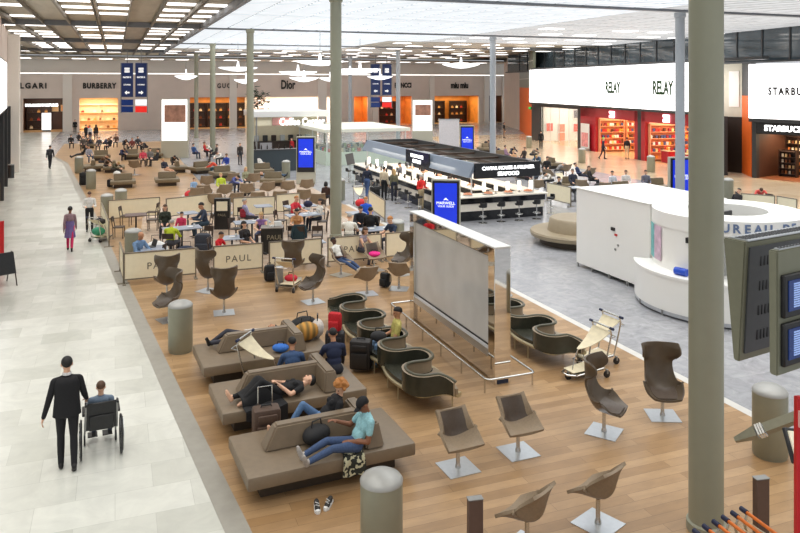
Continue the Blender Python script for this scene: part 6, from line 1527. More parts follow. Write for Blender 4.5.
text('sign_word', 'SEAFOOD', 0.25, M_lettw, sg, (xm, -0.012, zc0 + 0.13), (PI / 2, 0, 0), 0.008, bold=0.003)
sg2 = MB().box((xa - 0.22, 6.2, (zc0 + zc1) / 2 + 0.02), (0.08, 3.2, zc1 - zc0 + 0.06)).build('side_sign_board', M_barblack, t)
text('sign_word', 'CAVIAR HOUSE', 0.25, M_lettw, sg2, (xa - 0.265, 6.2, zc0 + 0.42), (PI / 2, 0, -PI / 2), 0.008, bold=0.002)
text('sign_word', 'SEAFOOD', 0.25, M_lettw, sg2, (xa - 0.265, 6.2, zc0 + 0.14), (PI / 2, 0, -PI / 2), 0.008, bold=0.003)
for x in (1.8, 3.0): MB().bx(x - 0.05, x + 0.05, 0.2, l, zc1 - 0.3, zc1 - 0.2).build('roof_beam', M_wooddark, t)
for k in range(6): MB().bx(xa + 0.1, xb - 0.1, 0.9 + k * 2.7, 1.05 + k * 2.7, zc1 - 0.2, zc1 - 0.1).build('cross_beam', M_wooddark, t)
for x, y in ((xa, 0.3), (xb - 0.05, 0.3), (xa, l - 0.3), (xb, l - 0.3), (xa, 7.5), (xb, 7.5)): MB().cyl((x, y, 0.02), (x, y, zc0 + 0.1), 0.035, n=10).build('canopy_post', M_white, t)
M_lampsh = mat('warm_lamp_shade', (0.95, 0.9, 0.8), 0.5, emit=1.9, ecol=(1.0, 0.9, 0.75))
def make_lamp():
    t = thing('table_lamp', 'x x x x', 'lamp')
    MB().cyl((0, 0, 0), (0, 0, 0.02), 0.07, n=14).build('lamp_foot', M_dark, t); MB().cyl((0, 0, 0.02), (0, 0, 0.15), 0.015, n=8).build('lamp_stem', M_dark, t)
    MB().cyl((0, 0, 0.13), (0, 0, 0.52), 0.085, n=18).build('lamp_shade', M_lampsh, t); return t
lmp = Proto(make_lamp())
for k in range(5): lmp.place('slim glowing cylinder lamp on the front counter of the seafood bar', H(bv0 + 1.6 + k * 0.62, bu0 + 0.5, 1.12), 0, 'lamps on the front bar counter')
for k in range(9): lmp.place('slim glowing cylinder lamp on the long side counter of the seafood bar', H(bv0 + 0.5, bu0 + 1.8 + k * 1.5, 1.12), 0, 'lamps on the side bar counter')
btl = MB().lathe([(0, 0), (0.045, 0), (0.045, 0.2), (0.016, 0.27), (0.016, 0.34), (0, 0.34)], 14)
btm = btl.mesh('bottle', mat('dark_bottle_glass', srgb(40, 26, 18), 0.15))
for k in range(14):
    tag(link('bottle', btm, None, H(bv0 + 0.3, bu0 + 1.5 + k * 0.95, 1.12)), 'dark bottle standing on the long side counter of the seafood bar', 'bottle', 'bottles on the side bar counter')
for k in range(10):
    tag(link('bottle', btm, None, H(bv0 + 2.1 + 0.35 * (k % 2), bu0 + 2.6 + k * 1.1, 1.12)), 'dark bottle on the inner prep counter of the seafood bar', 'bottle', 'bottles on the prep counter')
def make_platter():
    t = thing('food_platter', 'x x x x', 'platter')
    MB().lathe([(0, 0), (0.2, 0), (0.27, 0.05), (0.26, 0.055), (0.19, 0.015), (0, 0.015)], 24).build('dish', M_white, t)
    b = MB(); rr = random.Random(4); b.ico((0, 0, 0.05), (0.2, 0.2, 0.08), 3)
    for v in b.bm.verts: v.co *= 1 + rr.uniform(-0.1, 0.14)
    b.build('food', mat('salmon_food', srgb(214, 140, 100), 0.5, 0, 0.4, 25), t); return t
plp = Proto(make_platter())
for k in range(4): plp.place('platter of pink seafood on the front counter of the bar', H(bv0 + 0.7 + k * 1.05, bu0 + 0.35, 1.12), 0, 'platters on the front counter')
for k in range(5): plp.place('platter of food on the inner prep counter of the bar', H(bv0 + 2.3, bu0 + 3.2 + k * 2, 1.12), 0, 'platters on the prep counter')
stp = Proto(make_stool())
for k, lab in enumerate(('first bar stool from the totem before the front seafood counter', 'second bar stool from the totem before the front seafood counter', 'third bar stool from the totem before the front seafood counter', 'fourth bar stool from the totem before the front seafood counter')):
    stp.place(lab, H(bv0 + 1.0 + k * 0.92, bu0 - 0.55), A)
stp.place('bar stool round the corner of the seafood bar by the low white screen', H(bv1 + 0.6, bu0 + 0.5), A + PI / 2)
for k in range(9): stp.place('bar stool along the side counter of the seafood bar facing the cafe', H(bv0 - 0.6, bu0 + 3 + k * 1.45), A - PI / 2, 'stools along the side bar counter')
for k in range(3): person('bar worker in white inside the seafood bar' if k == 0 else 'bar worker in black inside the seafood bar' if k == 1 else 'bar worker in grey at the far end inside the seafood bar', 'kneelstand', H(bv0 + 1.3, bu0 + (3.2, 6.5, 10)[k]), -60, ((232, 230, 226), (26, 26, 30), (150, 150, 156))[k], (30, 30, 34), hair=('short', 'dark'), voxel=0.015)
L = bpy.data.lights.new('bar_lamp', 'AREA'); L.shape = 'RECTANGLE'; L.size = 3.6; L.size_y = 12; L.energy = 260; L.color = (1.0, 0.86, 0.68)
o = bpy.data.objects.new('bar_lamp', L); COL.objects.link(o); o.location = H((bv0 + bv1) / 2, (bu0 + bu1) / 2, zc1 - 0.35); o.rotation_euler = (0, 0, A)
# ================================================================ round bench
p = Vector((7.0, 29.0, 0)); t = thing('round_bench', 'two-tier round olive bench on the grey marble', 'bench', p, 0)
M_rb = mat('beige_leather', srgb(150, 136, 112), 0.45, 0, 0.06, 5, 0.04)
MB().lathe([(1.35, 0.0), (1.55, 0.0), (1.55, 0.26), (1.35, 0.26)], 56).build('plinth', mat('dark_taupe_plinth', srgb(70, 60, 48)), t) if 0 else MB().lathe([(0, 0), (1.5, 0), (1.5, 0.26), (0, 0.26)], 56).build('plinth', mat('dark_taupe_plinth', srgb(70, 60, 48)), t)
MB().lathe([(0, 0.26), (1.8, 0.26), (1.86, 0.30), (1.88, 0.42), (1.84, 0.48), (0, 0.48)], 64).build('seat_ring', M_rb, t)
MB().lathe([(0, 0.48), (1.2, 0.48), (1.12, 0.92), (1.06, 0.98), (0, 0.98)], 64).build('centre_back', M_rb, t)
# ================================================================ exchange kiosk
M_kw = mat('white_kiosk_lacquer', srgb(244, 243, 238), 0.3, 0, 0.015, 1)
kc = (16.15, 16.2)
t = thing('exchange_kiosk', 'large white rounded currency exchange kiosk', 'kiosk', H(*kc), A)
def ring(b, r0, r1, z0, z1, a0, a1, n=64):
    pts = [(r1 * math.cos(a0 + (a1 - a0) * i / n), r1 * math.sin(a0 + (a1 - a0) * i / n)) for i in range(n + 1)] + [(r0 * math.cos(a1 + (a0 - a1) * i / n), r0 * math.sin(a1 + (a0 - a1) * i / n)) for i in range(n + 1)]
    lo = [b.bm.verts.new((q[0], q[1], z0)) for q in pts]; hi = [b.bm.verts.new((q[0], q[1], z1)) for q in pts]; N = len(pts)
    for i in range(N): b.bm.faces.new((lo[i], lo[(i + 1) % N], hi[(i + 1) % N], hi[i]))
    for i in range(n):
        b.bm.faces.new((hi[i], hi[i + 1], hi[N - 2 - i], hi[N - 1 - i])); b.bm.faces.new((lo[i + 1], lo[i], lo[N - 1 - i], lo[N - 2 - i]))
    return b
R_ = 2.5; RU = 2.0; rad = math.radians
MB().bx(-1.46, 1.4, 1.5, 5.2, 0.12, 2.66, 0.01).build('cabin_block', M_kw, t)
ring(MB(), R_ - 0.6, R_, 0.16, 1.05, rad(140), rad(400)).build('lower_counter', M_kw, t)
ring(MB(), R_ - 0.95, R_ + 0.02, 1.05, 1.12, rad(140), rad(400)).build('counter_top', M_kw, t)
ring(MB(), R_ - 0.45, R_ - 0.03, 0.05, 0.16, rad(140), rad(400)).build('kick_rail', M_plate, t)
ring(MB(), 1.9, RU, 1.12, 2.3, rad(95), rad(222)).build('drum_wall', M_kw, t)
ring(MB(), 1.85, 1.95, 0.1, 2.3, rad(-45), rad(95)).build('rear_wall', M_kw, t)
ring(MB(), 1.05, RU + 0.02, 2.26, 2.66, rad(0), rad(359.9), 120).build('roof_ring', M_kw, t)
MB().bx(-1.5, 1.45, 1.45, 5.25, 2.66, 2.68, 0.005).build('roof_slab', M_kw, t)
for a in (235, 262, 290, 318): MB().cyl((1.9 * math.cos(rad(a)), 1.9 * math.sin(rad(a)), 1.1), (1.9 * math.cos(rad(a)), 1.9 * math.sin(rad(a)), 2.28), 0.025, n=8).build('roof_post', M_white, t)
for k, a in enumerate((160, 185, 210, 235, 262, 290, 318)):
    MB().box((R_ * 0.985 * math.cos(rad(a)), R_ * 0.985 * math.sin(rad(a)), 0.08), (0.05, 0.05, 0.16)).build('kiosk_foot', M_grey, t)
for y in (2.5, 3.4, 4.3, 5.1): MB().box((-1.46, y, 0.07), (0.05, 0.05, 0.14)).build('kiosk_foot', M_grey, t)
M_bl = mat('slate_blue_letter', srgb(104, 124, 158), 0.4)
word = 'BUREAU DE CHANGE'
for i, ch in enumerate(word):
    if ch == ' ': continue
    a = rad(216.5 + i * 7.4); r = RU + 0.035
    text('kiosk_letter', ch, 0.31, M_bl, t, (r * math.cos(a), r * math.sin(a), 2.47), (PI / 2, 0, a + PI / 2), 0.012, bold=0.008)
def dbox(name, a, z, sz, m, r=RU + 0.012): return MB().box((r * math.cos(rad(a)), r * math.sin(rad(a)), z), sz, Matrix.Rotation(rad(a), 3, 'Z')).build(name, m, t)
def kbox(name, v, u, z, sz, m, rz=0): return MB().box((v, u, z), sz, Matrix.Rotation(rz, 3, 'Z') if rz else None).build(name, m, t)
# posters and details on the cabin
am = math.radians(150)
P1 = mat('teal_poster', srgb(110, 190, 190), 0.5, 0, 0.3, 4); P2 = mat('pink_poster', srgb(214, 186, 204), 0.5, 0, 0.25, 4)
dbox('poster', 150, 1.75, (0.02, 0.42, 0.95), P1, RU + 0.02); dbox('poster', 163, 1.75, (0.02, 0.42, 0.95), P2, RU + 0.02)
kbox('door_handle_plate', -1.475, 3.2, 1.62, (0.03, 0.18, 0.1), M_black); kbox('red_mark', -1.475, 3.05, 1.46, (0.02, 0.12, 0.06), M_redst); kbox('lock', -1.475, 2.95, 1.15, (0.03, 0.06, 0.06), M_grey); kbox('lock', -1.475, 3.08, 1.0, (0.03, 0.06, 0.06), M_grey)
dbox('wall_notice', 206, 1.55, (0.02, 0.4, 0.5), mat('pale_blue_notice', srgb(214, 226, 240), 0.5)); dbox('notice_print', 206, 1.55, (0.02, 0.24, 0.16), MB and mat('bright_blue_roll', srgb(30, 76, 190), 0.4), RU + 0.022); dbox('black_camera', 199, 2.05, (0.1, 0.2, 0.14), M_black, RU + 0.05)
dbox('red_card_tray', 215, 0.98, (0.16, 0.36, 0.06), M_redst, R_ + 0.05); dbox('red_card_tray', 240, 0.98, (0.16, 0.36, 0.06), M_redst, R_ + 0.05)
MB().cyl((2.2 * math.cos(rad(190)), 2.2 * math.sin(rad(190)), 1.22), (2.2 * math.cos(rad(199)), 2.2 * math.sin(rad(199)), 1.22), 0.1, n=16).build('blue_roll', mat('bright_blue_roll', srgb(30, 76, 190), 0.4), t)
kbox('monitor', 0.3, 0.4, 2.36, (0.75, 0.06, 0.3), M_dark, 0.3)
# ================================================================ digital totems
def totem(label, x, y, w, h, f, **kw):
    t = make_totem(w, h, **kw); t.location = G(x, y); t.rotation_euler = (0, 0, PI + yaw(f)); t['label'] = label; return t
totem('blue-screened totem standing before the seafood bar beside the mirror panel', 446, 240, 1.05, 2.42, -8)
totem('blue-screened totem beyond the taupe chair rows', 306, 184, 1.08, 2.95, 0, z0=0.75)
totem('small blue-screened totem behind the seafood bar canopy', 467, 162, 1.05, 2.9, 0)
totem('blue-screened totem past the exchange kiosk, half behind the foreground column', 681, 206, 1.25, 2.5, 10)
# tall white light boxes with a portrait picture
M_adlit = mat('white_lit_poster', (0.95, 0.95, 0.95), 0.4, emit=1.3, ecol=(1, 1, 1), var=0.01); M_adpic = mat('brown_photo_print', srgb(150, 110, 92), 0.5, 0, 0.5, 1.6, emit=0.25)
for x, y, w_, h_, lab in ((174.5, 158, 2.1, 4.95, 'tall white light box with a brownish photograph on the oak floor'), (422.5, 145, 1.95, 4.6, 'tall white light box with a brownish photograph before the gold lit shop')):
    t = thing('poster_light_box', lab, 'light box', G(x, y), 0.05)
    MB().bx(-w_ / 2 - 0.06, w_ / 2 + 0.06, 0, 0.5, 0, h_, 0.01).build('housing', M_totem, t)
    MB().bx(-w_ / 2, w_ / 2, -0.02, 0.0, 1.45, h_ - 0.06).build('lit_face', M_adlit, t)
    MB().bx(-w_ / 2 + 0.22, w_ / 2 - 0.12, -0.03, -0.02, 3.0, h_ - 0.5).build('photograph', M_adpic, t)
# hanging direction signs
M_navy = mat('navy_sign', srgb(24, 44, 92), 0.4, emit=0.12, ecol=srgb(30, 54, 110)); M_lw = mat('white_sign_print', (0.9, 0.92, 0.95), 0.5, emit=0.5)
def arrow(b, x, z, s, dirn):
    pts = [(-0.5, 0), (-0.05, 0.42), (-0.05, 0.16), (0.5, 0.16), (0.5, -0.16), (-0.05, -0.16), (-0.05, -0.42)]
    b.prism_axis([(x + dirn * q[0] * s * -1 * -1, z + q[1] * s) for q in pts], -0.075, -0.06, 'y'); return b
for x0, x1, y0, y1, d, lab in ((121.5, 147, 63, 97, 74.0, 'pair of navy hanging direction signs with arrows over the far left seating'), (371, 391.5, 64, 95, 92.0, 'pair of navy hanging direction signs beyond the pendant lamps')):
    pa = P(x0, y1, d); pb = P(x1, y0, d); w_ = (pb.x - pa.x) / 2 - 0.12; h_ = pb.z - pa.z
    t = thing('direction_sign', lab, 'sign', (pa.x, d, pa.z), 0)
    for k in range(2):
        x = k * (w_ + 0.24)
        pn = MB().bx(x, x + w_, -0.06, 0.06, 0, h_, 0.02).build('sign_panel', M_navy, t)
        b = MB(); arrow(b, x + w_ / 2, h_ * 0.13, w_ * 0.42, 1 if k == 0 else -1); b.build('arrow_mark', M_lw, pn)
        b = MB(); b.bx(x + w_ * 0.28, x + w_ * 0.72, -0.075, -0.06, h_ * 0.72, h_ * 0.86, 0.02); b.build('gate_symbol', M_lw, pn)
        text('sign_word', '2E 2F' if k == 0 else '2E 2G', w_ * 0.2, M_navy, pn, (x + w_ / 2, -0.08, h_ * 0.79), (PI / 2, 0, 0), 0.004)
        text('sign_word', 'GATES K', w_ * 0.18, M_lw, pn, (x + w_ / 2, -0.065, h_ * 0.58), (PI / 2, 0, 0), 0.004, bold=0.01)
        text('sign_word', 'LOUNGE', w_ * 0.15, M_lw, pn, (x + w_ / 2, -0.065, h_ * 0.36), (PI / 2, 0, 0), 0.004, bold=0.006)
    for x in (w_ / 2, w_ * 1.5 + 0.24): MB().cyl((x, 0, h_), (x, 0, ZC - pa.z), 0.05, n=8).build('hanger', M_grey, t)
    for i, m in enumerate((M_scr, mat('white_info_screen', (0.85, 0.88, 0.92), 0.4, emit=0.7), M_scr, mat('red_info_screen', srgb(220, 40, 34), 0.4, emit=0.6, ecol=srgb(220, 40, 34)))):
        x = (i % 2) * (w_ + 0.24); z = -0.55 - (i // 2) * 0.68
        MB().bx(x, x + w_, -0.08, 0.08, z - 0.3, z + 0.3, 0.02).build('info_screen', m, t)
    for x in (-0.04, w_ * 2 + 0.28): MB().bx(x - 0.04, x + 0.04, -0.05, 0.05, -1.6, h_).build('side_rail', M_grey, t)
# pendant lamps
M_pend = mat('white_glowing_disc', (0.95, 0.96, 1), 0.4, emit=1.5, ecol=(0.93, 0.96, 1.0))
def make_pendant():
    t = thing('pendant_lamp', 'x x x x', 'pendant lamp')
    MB().lathe([(0, 0), (0.5, 0.03), (1.25, 0.16), (1.6, 0.26), (1.6, 0.3), (0.5, 0.32), (0, 0.32)], 48).build('lamp_disc', M_pend, t, smooth=30)
    MB().lathe([(0, 0.32), (0.12, 0.32), (0.06, 0.75), (0.0, 0.75)], 16).build('lamp_neck', M_pend, t)
    MB().cyl((0, 0, 0.7), (0, 0, 2.15), 0.02, n=8).build('suspension_rod', M_chrome, t); return t
pp_ = Proto(make_pendant())
for x, y, d, s_, lab in ((320, 66, 48.8, 1.0, 'large pendant disc lamp between the two nearest far columns'), (461, 68.5, 55, 0.86, 'large pendant disc lamp beside the grey column over the bar'), (360, 74, 57, 1.0, 'pendant disc lamp right behind the tallest column'), (298, 76, 66, 1.05, 'pendant disc lamp above the coffee stand'), (238, 71.5, 62, 1.0, 'pendant disc lamp left of the cream column'), (304, 82, 74, 0.9, 'low pendant disc lamp above the white shop windows'), (350, 74.5, 78, 1.0, 'pendant disc lamp in front of the far navy signs'), (380, 80, 84, 0.9, 'pendant disc lamp below the far navy signs'), (246, 84, 82, 0.8, 'pendant disc lamp before the amber shop letters'), (186, 80, 76, 0.7, 'small pendant disc lamp near the first thin column'), (330, 81.5, 88, 0.8, 'farthest pendant disc lamp beside the tall column')):
    p = P(x, y, d); zr = (ZC - p.z) / 2.15
    pp_.place(lab, (p.x, p.y, p.z), 0, None, (s_, s_, zr))
# ================================================================ coffee stand, glass kiosk, boards
p = H(10.6, 61.0); t = thing('coffee_stand', 'coffee stand with white slab roof and glowing lettering', 'kiosk', p, A)
MB().bx(0, 6.4, 0, 5, 3.45, 3.95, 0.03).build('roof_slab', M_white, t)
for x, y in ((0.3, 0.3), (6.1, 0.3), (0.3, 4.7), (6.1, 4.7)): MB().cyl((x, y, 0), (x, y, 3.45), 0.08, n=10).build('roof_post', M_grey, t)
MB().bx(1.6, 3.2, 0.2, 0.3, 2.75, 3.4).build('red_fascia', mat('dull_red_fascia', srgb(206, 150, 140), 0.5), t); MB().bx(0.2, 1.5, 0.25, 0.3, 2.75, 3.2).build('pale_fascia', M_cream, t)
text('stand_word', 'Coffee Corner', 0.8, M_lettw, t, (4.1, 0.1, 3.02), (PI / 2, 0, 0), 0.03, sx=0.8, bold=0.015)
MB().bx(0.2, 6.2, 3.2, 3.4, 0, 3.4).build('back_panel', M_cream, t)
for k in range(7): MB().box((0.8 + k * 0.75, 3.1, 1.5), (0.4, 0.3, 0.5), bev=0.03).build('coffee_machine', [M_plate, M_dark, M_wooddark][k % 3], t)
MB().bx(0.3, 6, 2.7, 3.2, 0, 1.25).build('rear_counter', M_wooddark, t)
M_slate = mat('slate_counter', srgb(64, 74, 80), 0.4, 0, 0.05)
p = H(9.0, 52.2); t = thing('slate_counter', 'dark slate counter of the coffee stand with grey board before it', 'counter', p, A)
MB().bx(0, 3.4, 0, 0.8, 0, 1.5).build('counter_body', M_slate, t); MB().bx(-0.05, 3.45, -0.05, 0.85, 1.5, 1.55, 0.01).build('counter_top', M_dark, t)
for k in range(7): tag(link('bottle', btm, None, H(9.3 + k * 0.42, 52.7, 1.55)), 'dark bottle on the slate coffee counter', 'bottle', 'bottles on the slate counter')
p = G(266, 164); t = thing('grey_notice_board', 'blank grey board on feet before the slate counter', 'board', p, 0.1); MB().box((0, 0, 1.0), (0.9, 0.04, 1.3)).build('board_face', mat('light_grey_board', srgb(150, 148, 150), 0.5), t)
for sx in (-1, 1): MB().box((sx * 0.35, 0, 0.17), (0.05, 0.3, 0.35)).build('board_foot', M_grey, t)
for k, (x, y, c, lab) in enumerate(((292, 158, (186, 40, 44), 'barista in red behind the slate counter end'), (275, 153, (120, 70, 50), 'customer in brown at the coffee stand'), (283, 152, (230, 228, 226), 'customer in white at the coffee stand'), (256, 153, (160, 50, 44), 'customer in rust red left of the slate counter'), (240, 165, (60, 50, 46), 'person in dark brown standing beside the cream column'))):
    person(lab, 'stand', G(x, y), 20 * k - 40, c, (40, 40, 46), hair=('short', 'dark'), voxel=0.015)
# glass kiosk with pale roof
M_glassk = bpy.data.materials.new('greenish_glass'); M_glassk.use_nodes = True
_b = M_glassk.node_tree.nodes['Principled BSDF']; _b.inputs['Roughness'].default_value = 0.05; _b.inputs['Alpha'].default_value = 0.16
_no = M_glassk.node_tree.nodes.new('ShaderNodeTexNoise'); _no.inputs['Scale'].default_value = 2; _rp = M_glassk.node_tree.nodes.new('ShaderNodeValToRGB'); _rp.color_ramp.elements[0].color = (0.72, 0.90, 0.80, 1); _rp.color_ramp.elements[1].color = (0.86, 0.97, 0.90, 1)
M_glassk.node_tree.links.new(_no.outputs['Fac'], _rp.inputs['Fac']); M_glassk.node_tree.links.new(_rp.outputs['Color'], _b.inputs['Base Color'])
p = G(326, 166); va, ua = vu(p); t = thing('glass_kiosk', 'glazed sales kiosk with pale flat roof and greenish base', 'kiosk', p, A)
w, l = 6.6, 9.0
M_kbase = mat('pale_green_base', srgb(206, 220, 204), 0.4, 0, 0.04)
for nm, a in (('front_base', (0, w, 0, 0.3)), ('side_base', (0, 0.3, 0.3, l)), ('far_base', (w - 0.3, w, 0.3, l))): MB().bx(*a, 0, 1.0).build(nm, M_kbase, t)
for nm, a in (('front_glass', (0.05, w - 0.05, 0.12, 0.14)), ('side_glass', (0.12, 0.14, 0.2, l))): MB().bx(*a, 1.0, 2.5).build(nm, M_glassk, t)
MB().bx(-0.2, w + 0.2, -0.2, l + 0.2, 2.5, 2.78, 0.03).build('roof', mat('pale_cream_roof', srgb(236, 236, 220), 0.45), t)
for x, y in ((0.1, 0.1), (w - 0.1, 0.1), (0.1, l), (w * 0.5, 0.1), (0.1, l * 0.5)): MB().bx(x - 0.04, x + 0.04, y - 0.04, y + 0.04, 0, 2.5).build('corner_post', M_white, t)
MB().bx(1.2, w - 1.2, 2.2, l - 1, 0, 1.1).build('sales_island', M_white, t)
rr = random.Random(3)
gm = [MB().box((0, 0, 0.14), (0.26, 0.2, 0.28), bev=0.02).mesh('gift_box', cmat(c, 0.5, 'luggage')) for c in ((206, 90, 90), (90, 120, 170), (230, 220, 190), (70, 60, 60), (150, 180, 120))]
for k in range(26):
    x, y = (0.4 + (k % 13) * 0.46, 0.3) if k < 13 else (0.3, 0.5 + (k - 13) * 0.62)
    q = p + Vv * x + Uv * y
    tag(link('gift_box', gm[k % 5], None, (q.x, q.y, 1.0), A), 'small coloured box on the ledge inside the glazed kiosk', 'box', 'goods inside the glazed kiosk')
for k in range(14):
    q = p + Vv * (1.5 + (k % 7) * 0.55) + Uv * (2.6 + (k // 7) * 1.2); tag(link('gift_box', gm[(k * 2 + 1) % 5], None, (q.x, q.y, 1.1), A), 'coloured box on the island inside the glazed kiosk', 'box', 'goods on the kiosk island')
p = G(449, 158); t = thing('display_board', 'whitish display board with cap before the gold lit shop', 'board', p, A - 0.3); MB().box((0, 0, 1.7), (1.7, 0.2, 3.0), bev=0.01).build('board_face', mat('greyish_white_board', srgb(214, 210, 212), 0.4), t); MB().box((0, 0, 3.23), (1.76, 0.24, 0.08)).build('board_cap', M_plate, t); MB().box((0, 0, 0.1), (1.6, 0.3, 0.2)).build('board_plinth', M_grey, t)
p = G(355, 164); t = thing('sign_post', 'grey tilted notice on a thin post before the glazed kiosk', 'sign', G(350, 183), 0.2); MB().cyl((0, 0, 0), (0, 0, 1.3), 0.02, n=8).build('post', M_grey, t); MB().box((0, 0, 1.5), (0.5, 0.04, 0.7), Matrix.Rotation(-0.2, 3, 'Y')).build('notice', mat('dark_grey_notice', srgb(104, 102, 100), 0.5), t); MB().lathe([(0, 0), (0.2, 0), (0.2, 0.015), (0, 0.015)], 16).build('post_foot', M_grey, t)
# potted tree far back
p = P(258, 128, 96); t = thing('potted_tree', 'thin dark green tree standing before the white shop windows', 'tree', (p.x, p.y, 0), 0)
MB().lathe([(0, 0), (0.45, 0), (0.55, 0.7), (0, 0.7)], 20).build('pot', M_dark, t); MB().tube([(0, 0, 0.6), (0.05, 0, 2), (-0.05, 0, 3.3)], 0.07, 8).build('trunk', M_wooddark, t)
b = MB(); rr = random.Random(9)
for k in range(260):
    c = Vector((rr.gauss(0, 0.75), rr.gauss(0, 0.7), 3.9 + rr.gauss(0, 0.75))); a = rr.uniform(0, 6.28); d = Vector((math.cos(a), math.sin(a), rr.uniform(-0.5, 0.3))) * 0.42; e = Vector((-d.y, d.x, 0.1)) * 0.35
    vs = [b.bm.verts.new(c - d), b.bm.verts.new(c + e), b.bm.verts.new(c + d), b.bm.verts.new(c - e)]; b.bm.faces.new(vs)
b.build('foliage', mat('dark_leaf', srgb(40, 62, 44), 0.6), t, smooth=0)
p = P(69, 134, 98); t = thing('topiary_ball', 'dark round topiary on a stem by the corner pilaster', 'plant', (p.x, p.y, 0), 0); MB().lathe([(0, 0), (0.3, 0), (0.36, 0.5), (0, 0.5)], 16).build('pot', M_dark, t); MB().cyl((0, 0, 0.4), (0, 0, 2.0), 0.05, n=8).build('stem', M_wooddark, t); MB().ico((0, 0, 2.2), (0.42, 0.42, 0.36), 3).build('clipped_ball', mat('dark_leaf', srgb(40, 62, 44)), t)
# ================================================================ SHOP GOODS
def make_shelf(w, h, n, m, d=0.4):
    t = thing('display_shelf', 'x x x x', 'shelf')
    for k in range(n): MB().bx(-w / 2, w / 2, 0, d, 0.15 + k * (h - 0.2) / max(1, n - 1), 0.2 + k * (h - 0.2) / max(1, n - 1)).build('shelf_board', m, t)
    for sx in (-1, 1): MB().bx(sx * w / 2 - 0.03, sx * w / 2 + 0.03, 0, d, 0, h + 0.1).build('side_panel', m, t)
    MB().bx(-w / 2, w / 2, d, d + 0.03, 0, h + 0.1).build('back_panel', m, t)
    return t
def hbag(col):
    b = MB(); b.prism_axis([(-0.2, 0), (0.2, 0), (0.15, 0.28), (-0.15, 0.28)], -0.07, 0.07, 'y'); b.tube([(-0.09, 0, 0.27), (-0.07, 0, 0.4), (0.07, 0, 0.4), (0.09, 0, 0.27)], 0.014, 5); return b.mesh('handbag', cmat(col, 0.5, 'luggage'))
bags = [hbag(c) for c in ((120, 66, 30), (206, 150, 80), (60, 36, 24), (170, 50, 40), (232, 214, 180))]
def stock(proto, pos, rz, w, h, n, items, nm, cat, lab, grp, step, m_lab, sgroup, d=0.2):
    proto.place(m_lab, pos, rz, sgroup)
    X = Vector((math.cos(rz), math.sin(rz), 0)); Y = Vector((-math.sin(rz), math.cos(rz), 0))
    for k in range(n - 1):
        z = 0.2 + k * (h - 0.2) / max(1, n - 1); q = -w / 2 + step * 0.6; i = 0
        while q < w / 2 - step * 0.3:
            if RND.random() < 0.88:
                p_ = Vector(pos) + X * q + Y * d
                o = link(nm, items[RND.randrange(len(items))], None, (p_.x, p_.y, z), rz); tag(o, lab, cat, grp)
            q += step; i += 1
sh1 = Proto(make_shelf(3.0, 3.4, 4, M_shelf))
def roomp(k, f, dep): v0, v1 = rooms[k]; return H(v0 + (v1 - v0) * f, UB + dep)
stock(sh1, roomp('b', 0.28, 3.6), A, 3.0, 3.4, 4, bags, 'handbag', 'handbag', 'leather handbag on the lit shelves of the shop in the back corner', 'handbags in the corner shop', 0.75, 'lit shelf of handbags in the back corner shop', 'handbag shelves of the corner shop')
stock(sh1, roomp('b', 0.8, 3.6), A, 3.0, 3.4, 4, bags, 'handbag', 'handbag', 'leather handbag on the lit shelves of the shop in the back corner', 'handbags in the corner shop', 0.75, 'lit shelf of handbags in the back corner shop', 'handbag shelves of the corner shop')
shd = Proto(make_shelf(3.0, 3.4, 4, M_shelfd))
for f in (0.15, 0.5, 0.85): stock(shd, roomp('c', f, 3.4), A, 3.0, 3.4, 4, bags, 'handbag', 'handbag', 'handbag on the dark shelves of the amber lit shop', 'handbags in the amber shop', 0.8, 'dark shelf of handbags in the amber lit shop', 'shelves of the amber shop')
for f in (0.25, 0.75): stock(shd, roomp('g', f, 3.4), A, 3.0, 3.4, 4, bags, 'handbag', 'handbag', 'handbag on the shelves of the gold lit shop', 'handbags in the gold shop', 0.8, 'dark shelf of handbags in the gold lit shop', 'shelves of the gold shop')
stock(shd, roomp('f', 0.5, 3.2), A, 3.0, 3.4, 4, bags, 'handbag', 'handbag', 'handbag on the shelf of the orange-red shop', 'handbags in the orange-red shop', 0.8, 'shelf of handbags in the orange-red shop', None)
stock(shd, roomp('a', 0.3, 5.2), A, 3.0, 3.4, 4, bags, 'handbag', 'handbag', 'pale item on the dark shelves of the brown corner shop', 'goods of the brown corner shop', 0.9, 'dark shelf at the back of the brown corner shop', None)
p = roomp('a', 0.55, 1.5); t = thing('shop_screen', 'white glowing upright screen in the brown corner shop', 'display', p, A); MB().box((0, 0, 1.3), (1.1, 0.12, 2.2), bev=0.02).build('screen_body', M_adlit, t); MB().box((0, 0, 0.1), (0.9, 0.4, 0.2)).build('screen_foot', M_dark, t)
for f, c in ((0.2, M_shopw), (0.7, M_shopw), (0.95, M_shoporange)):
    t = thing('lit_picture', 'warm lit picture panel on the brown shop wall', 'picture', roomp('a', f, 5.85 if f != 0.2 else 5.85), A, 'picture panels of the brown shop'); MB().box((0, 0, 2.9), (0.9, 0.06, 0.9)).build('picture_frame', M_shelf, t); MB().box((0, -0.035, 2.9), (0.75, 0.02, 0.75)).build('picture_face', c, t)
goods = [MB().box((0, 0, 0.13), (0.2, 0.14, 0.26), bev=0.012).mesh('packaged_good', cmat(c, 0.5, 'luggage')) for c in ((214, 60, 50), (236, 160, 60), (240, 220, 150), (150, 40, 60), (70, 90, 140), (236, 236, 230), (90, 60, 44))]
def rp(px, dep): 
    q = R0 + RD * rs(px) + Vector((-RD.y, RD.x, 0)) * dep; return Vector((q.x, q.y, 0))
ARS = math.atan2(RD.x, -RD.y)
def rsp(sv, dep): q = R0 + RD * sv + Vector((-RD.y, RD.x, 0)) * dep; return Vector((q.x, q.y, 0))
shr = Proto(make_shelf(2.4, 2.9, 6, mat('reddish_shelf', srgb(226, 160, 120), 0.5)))
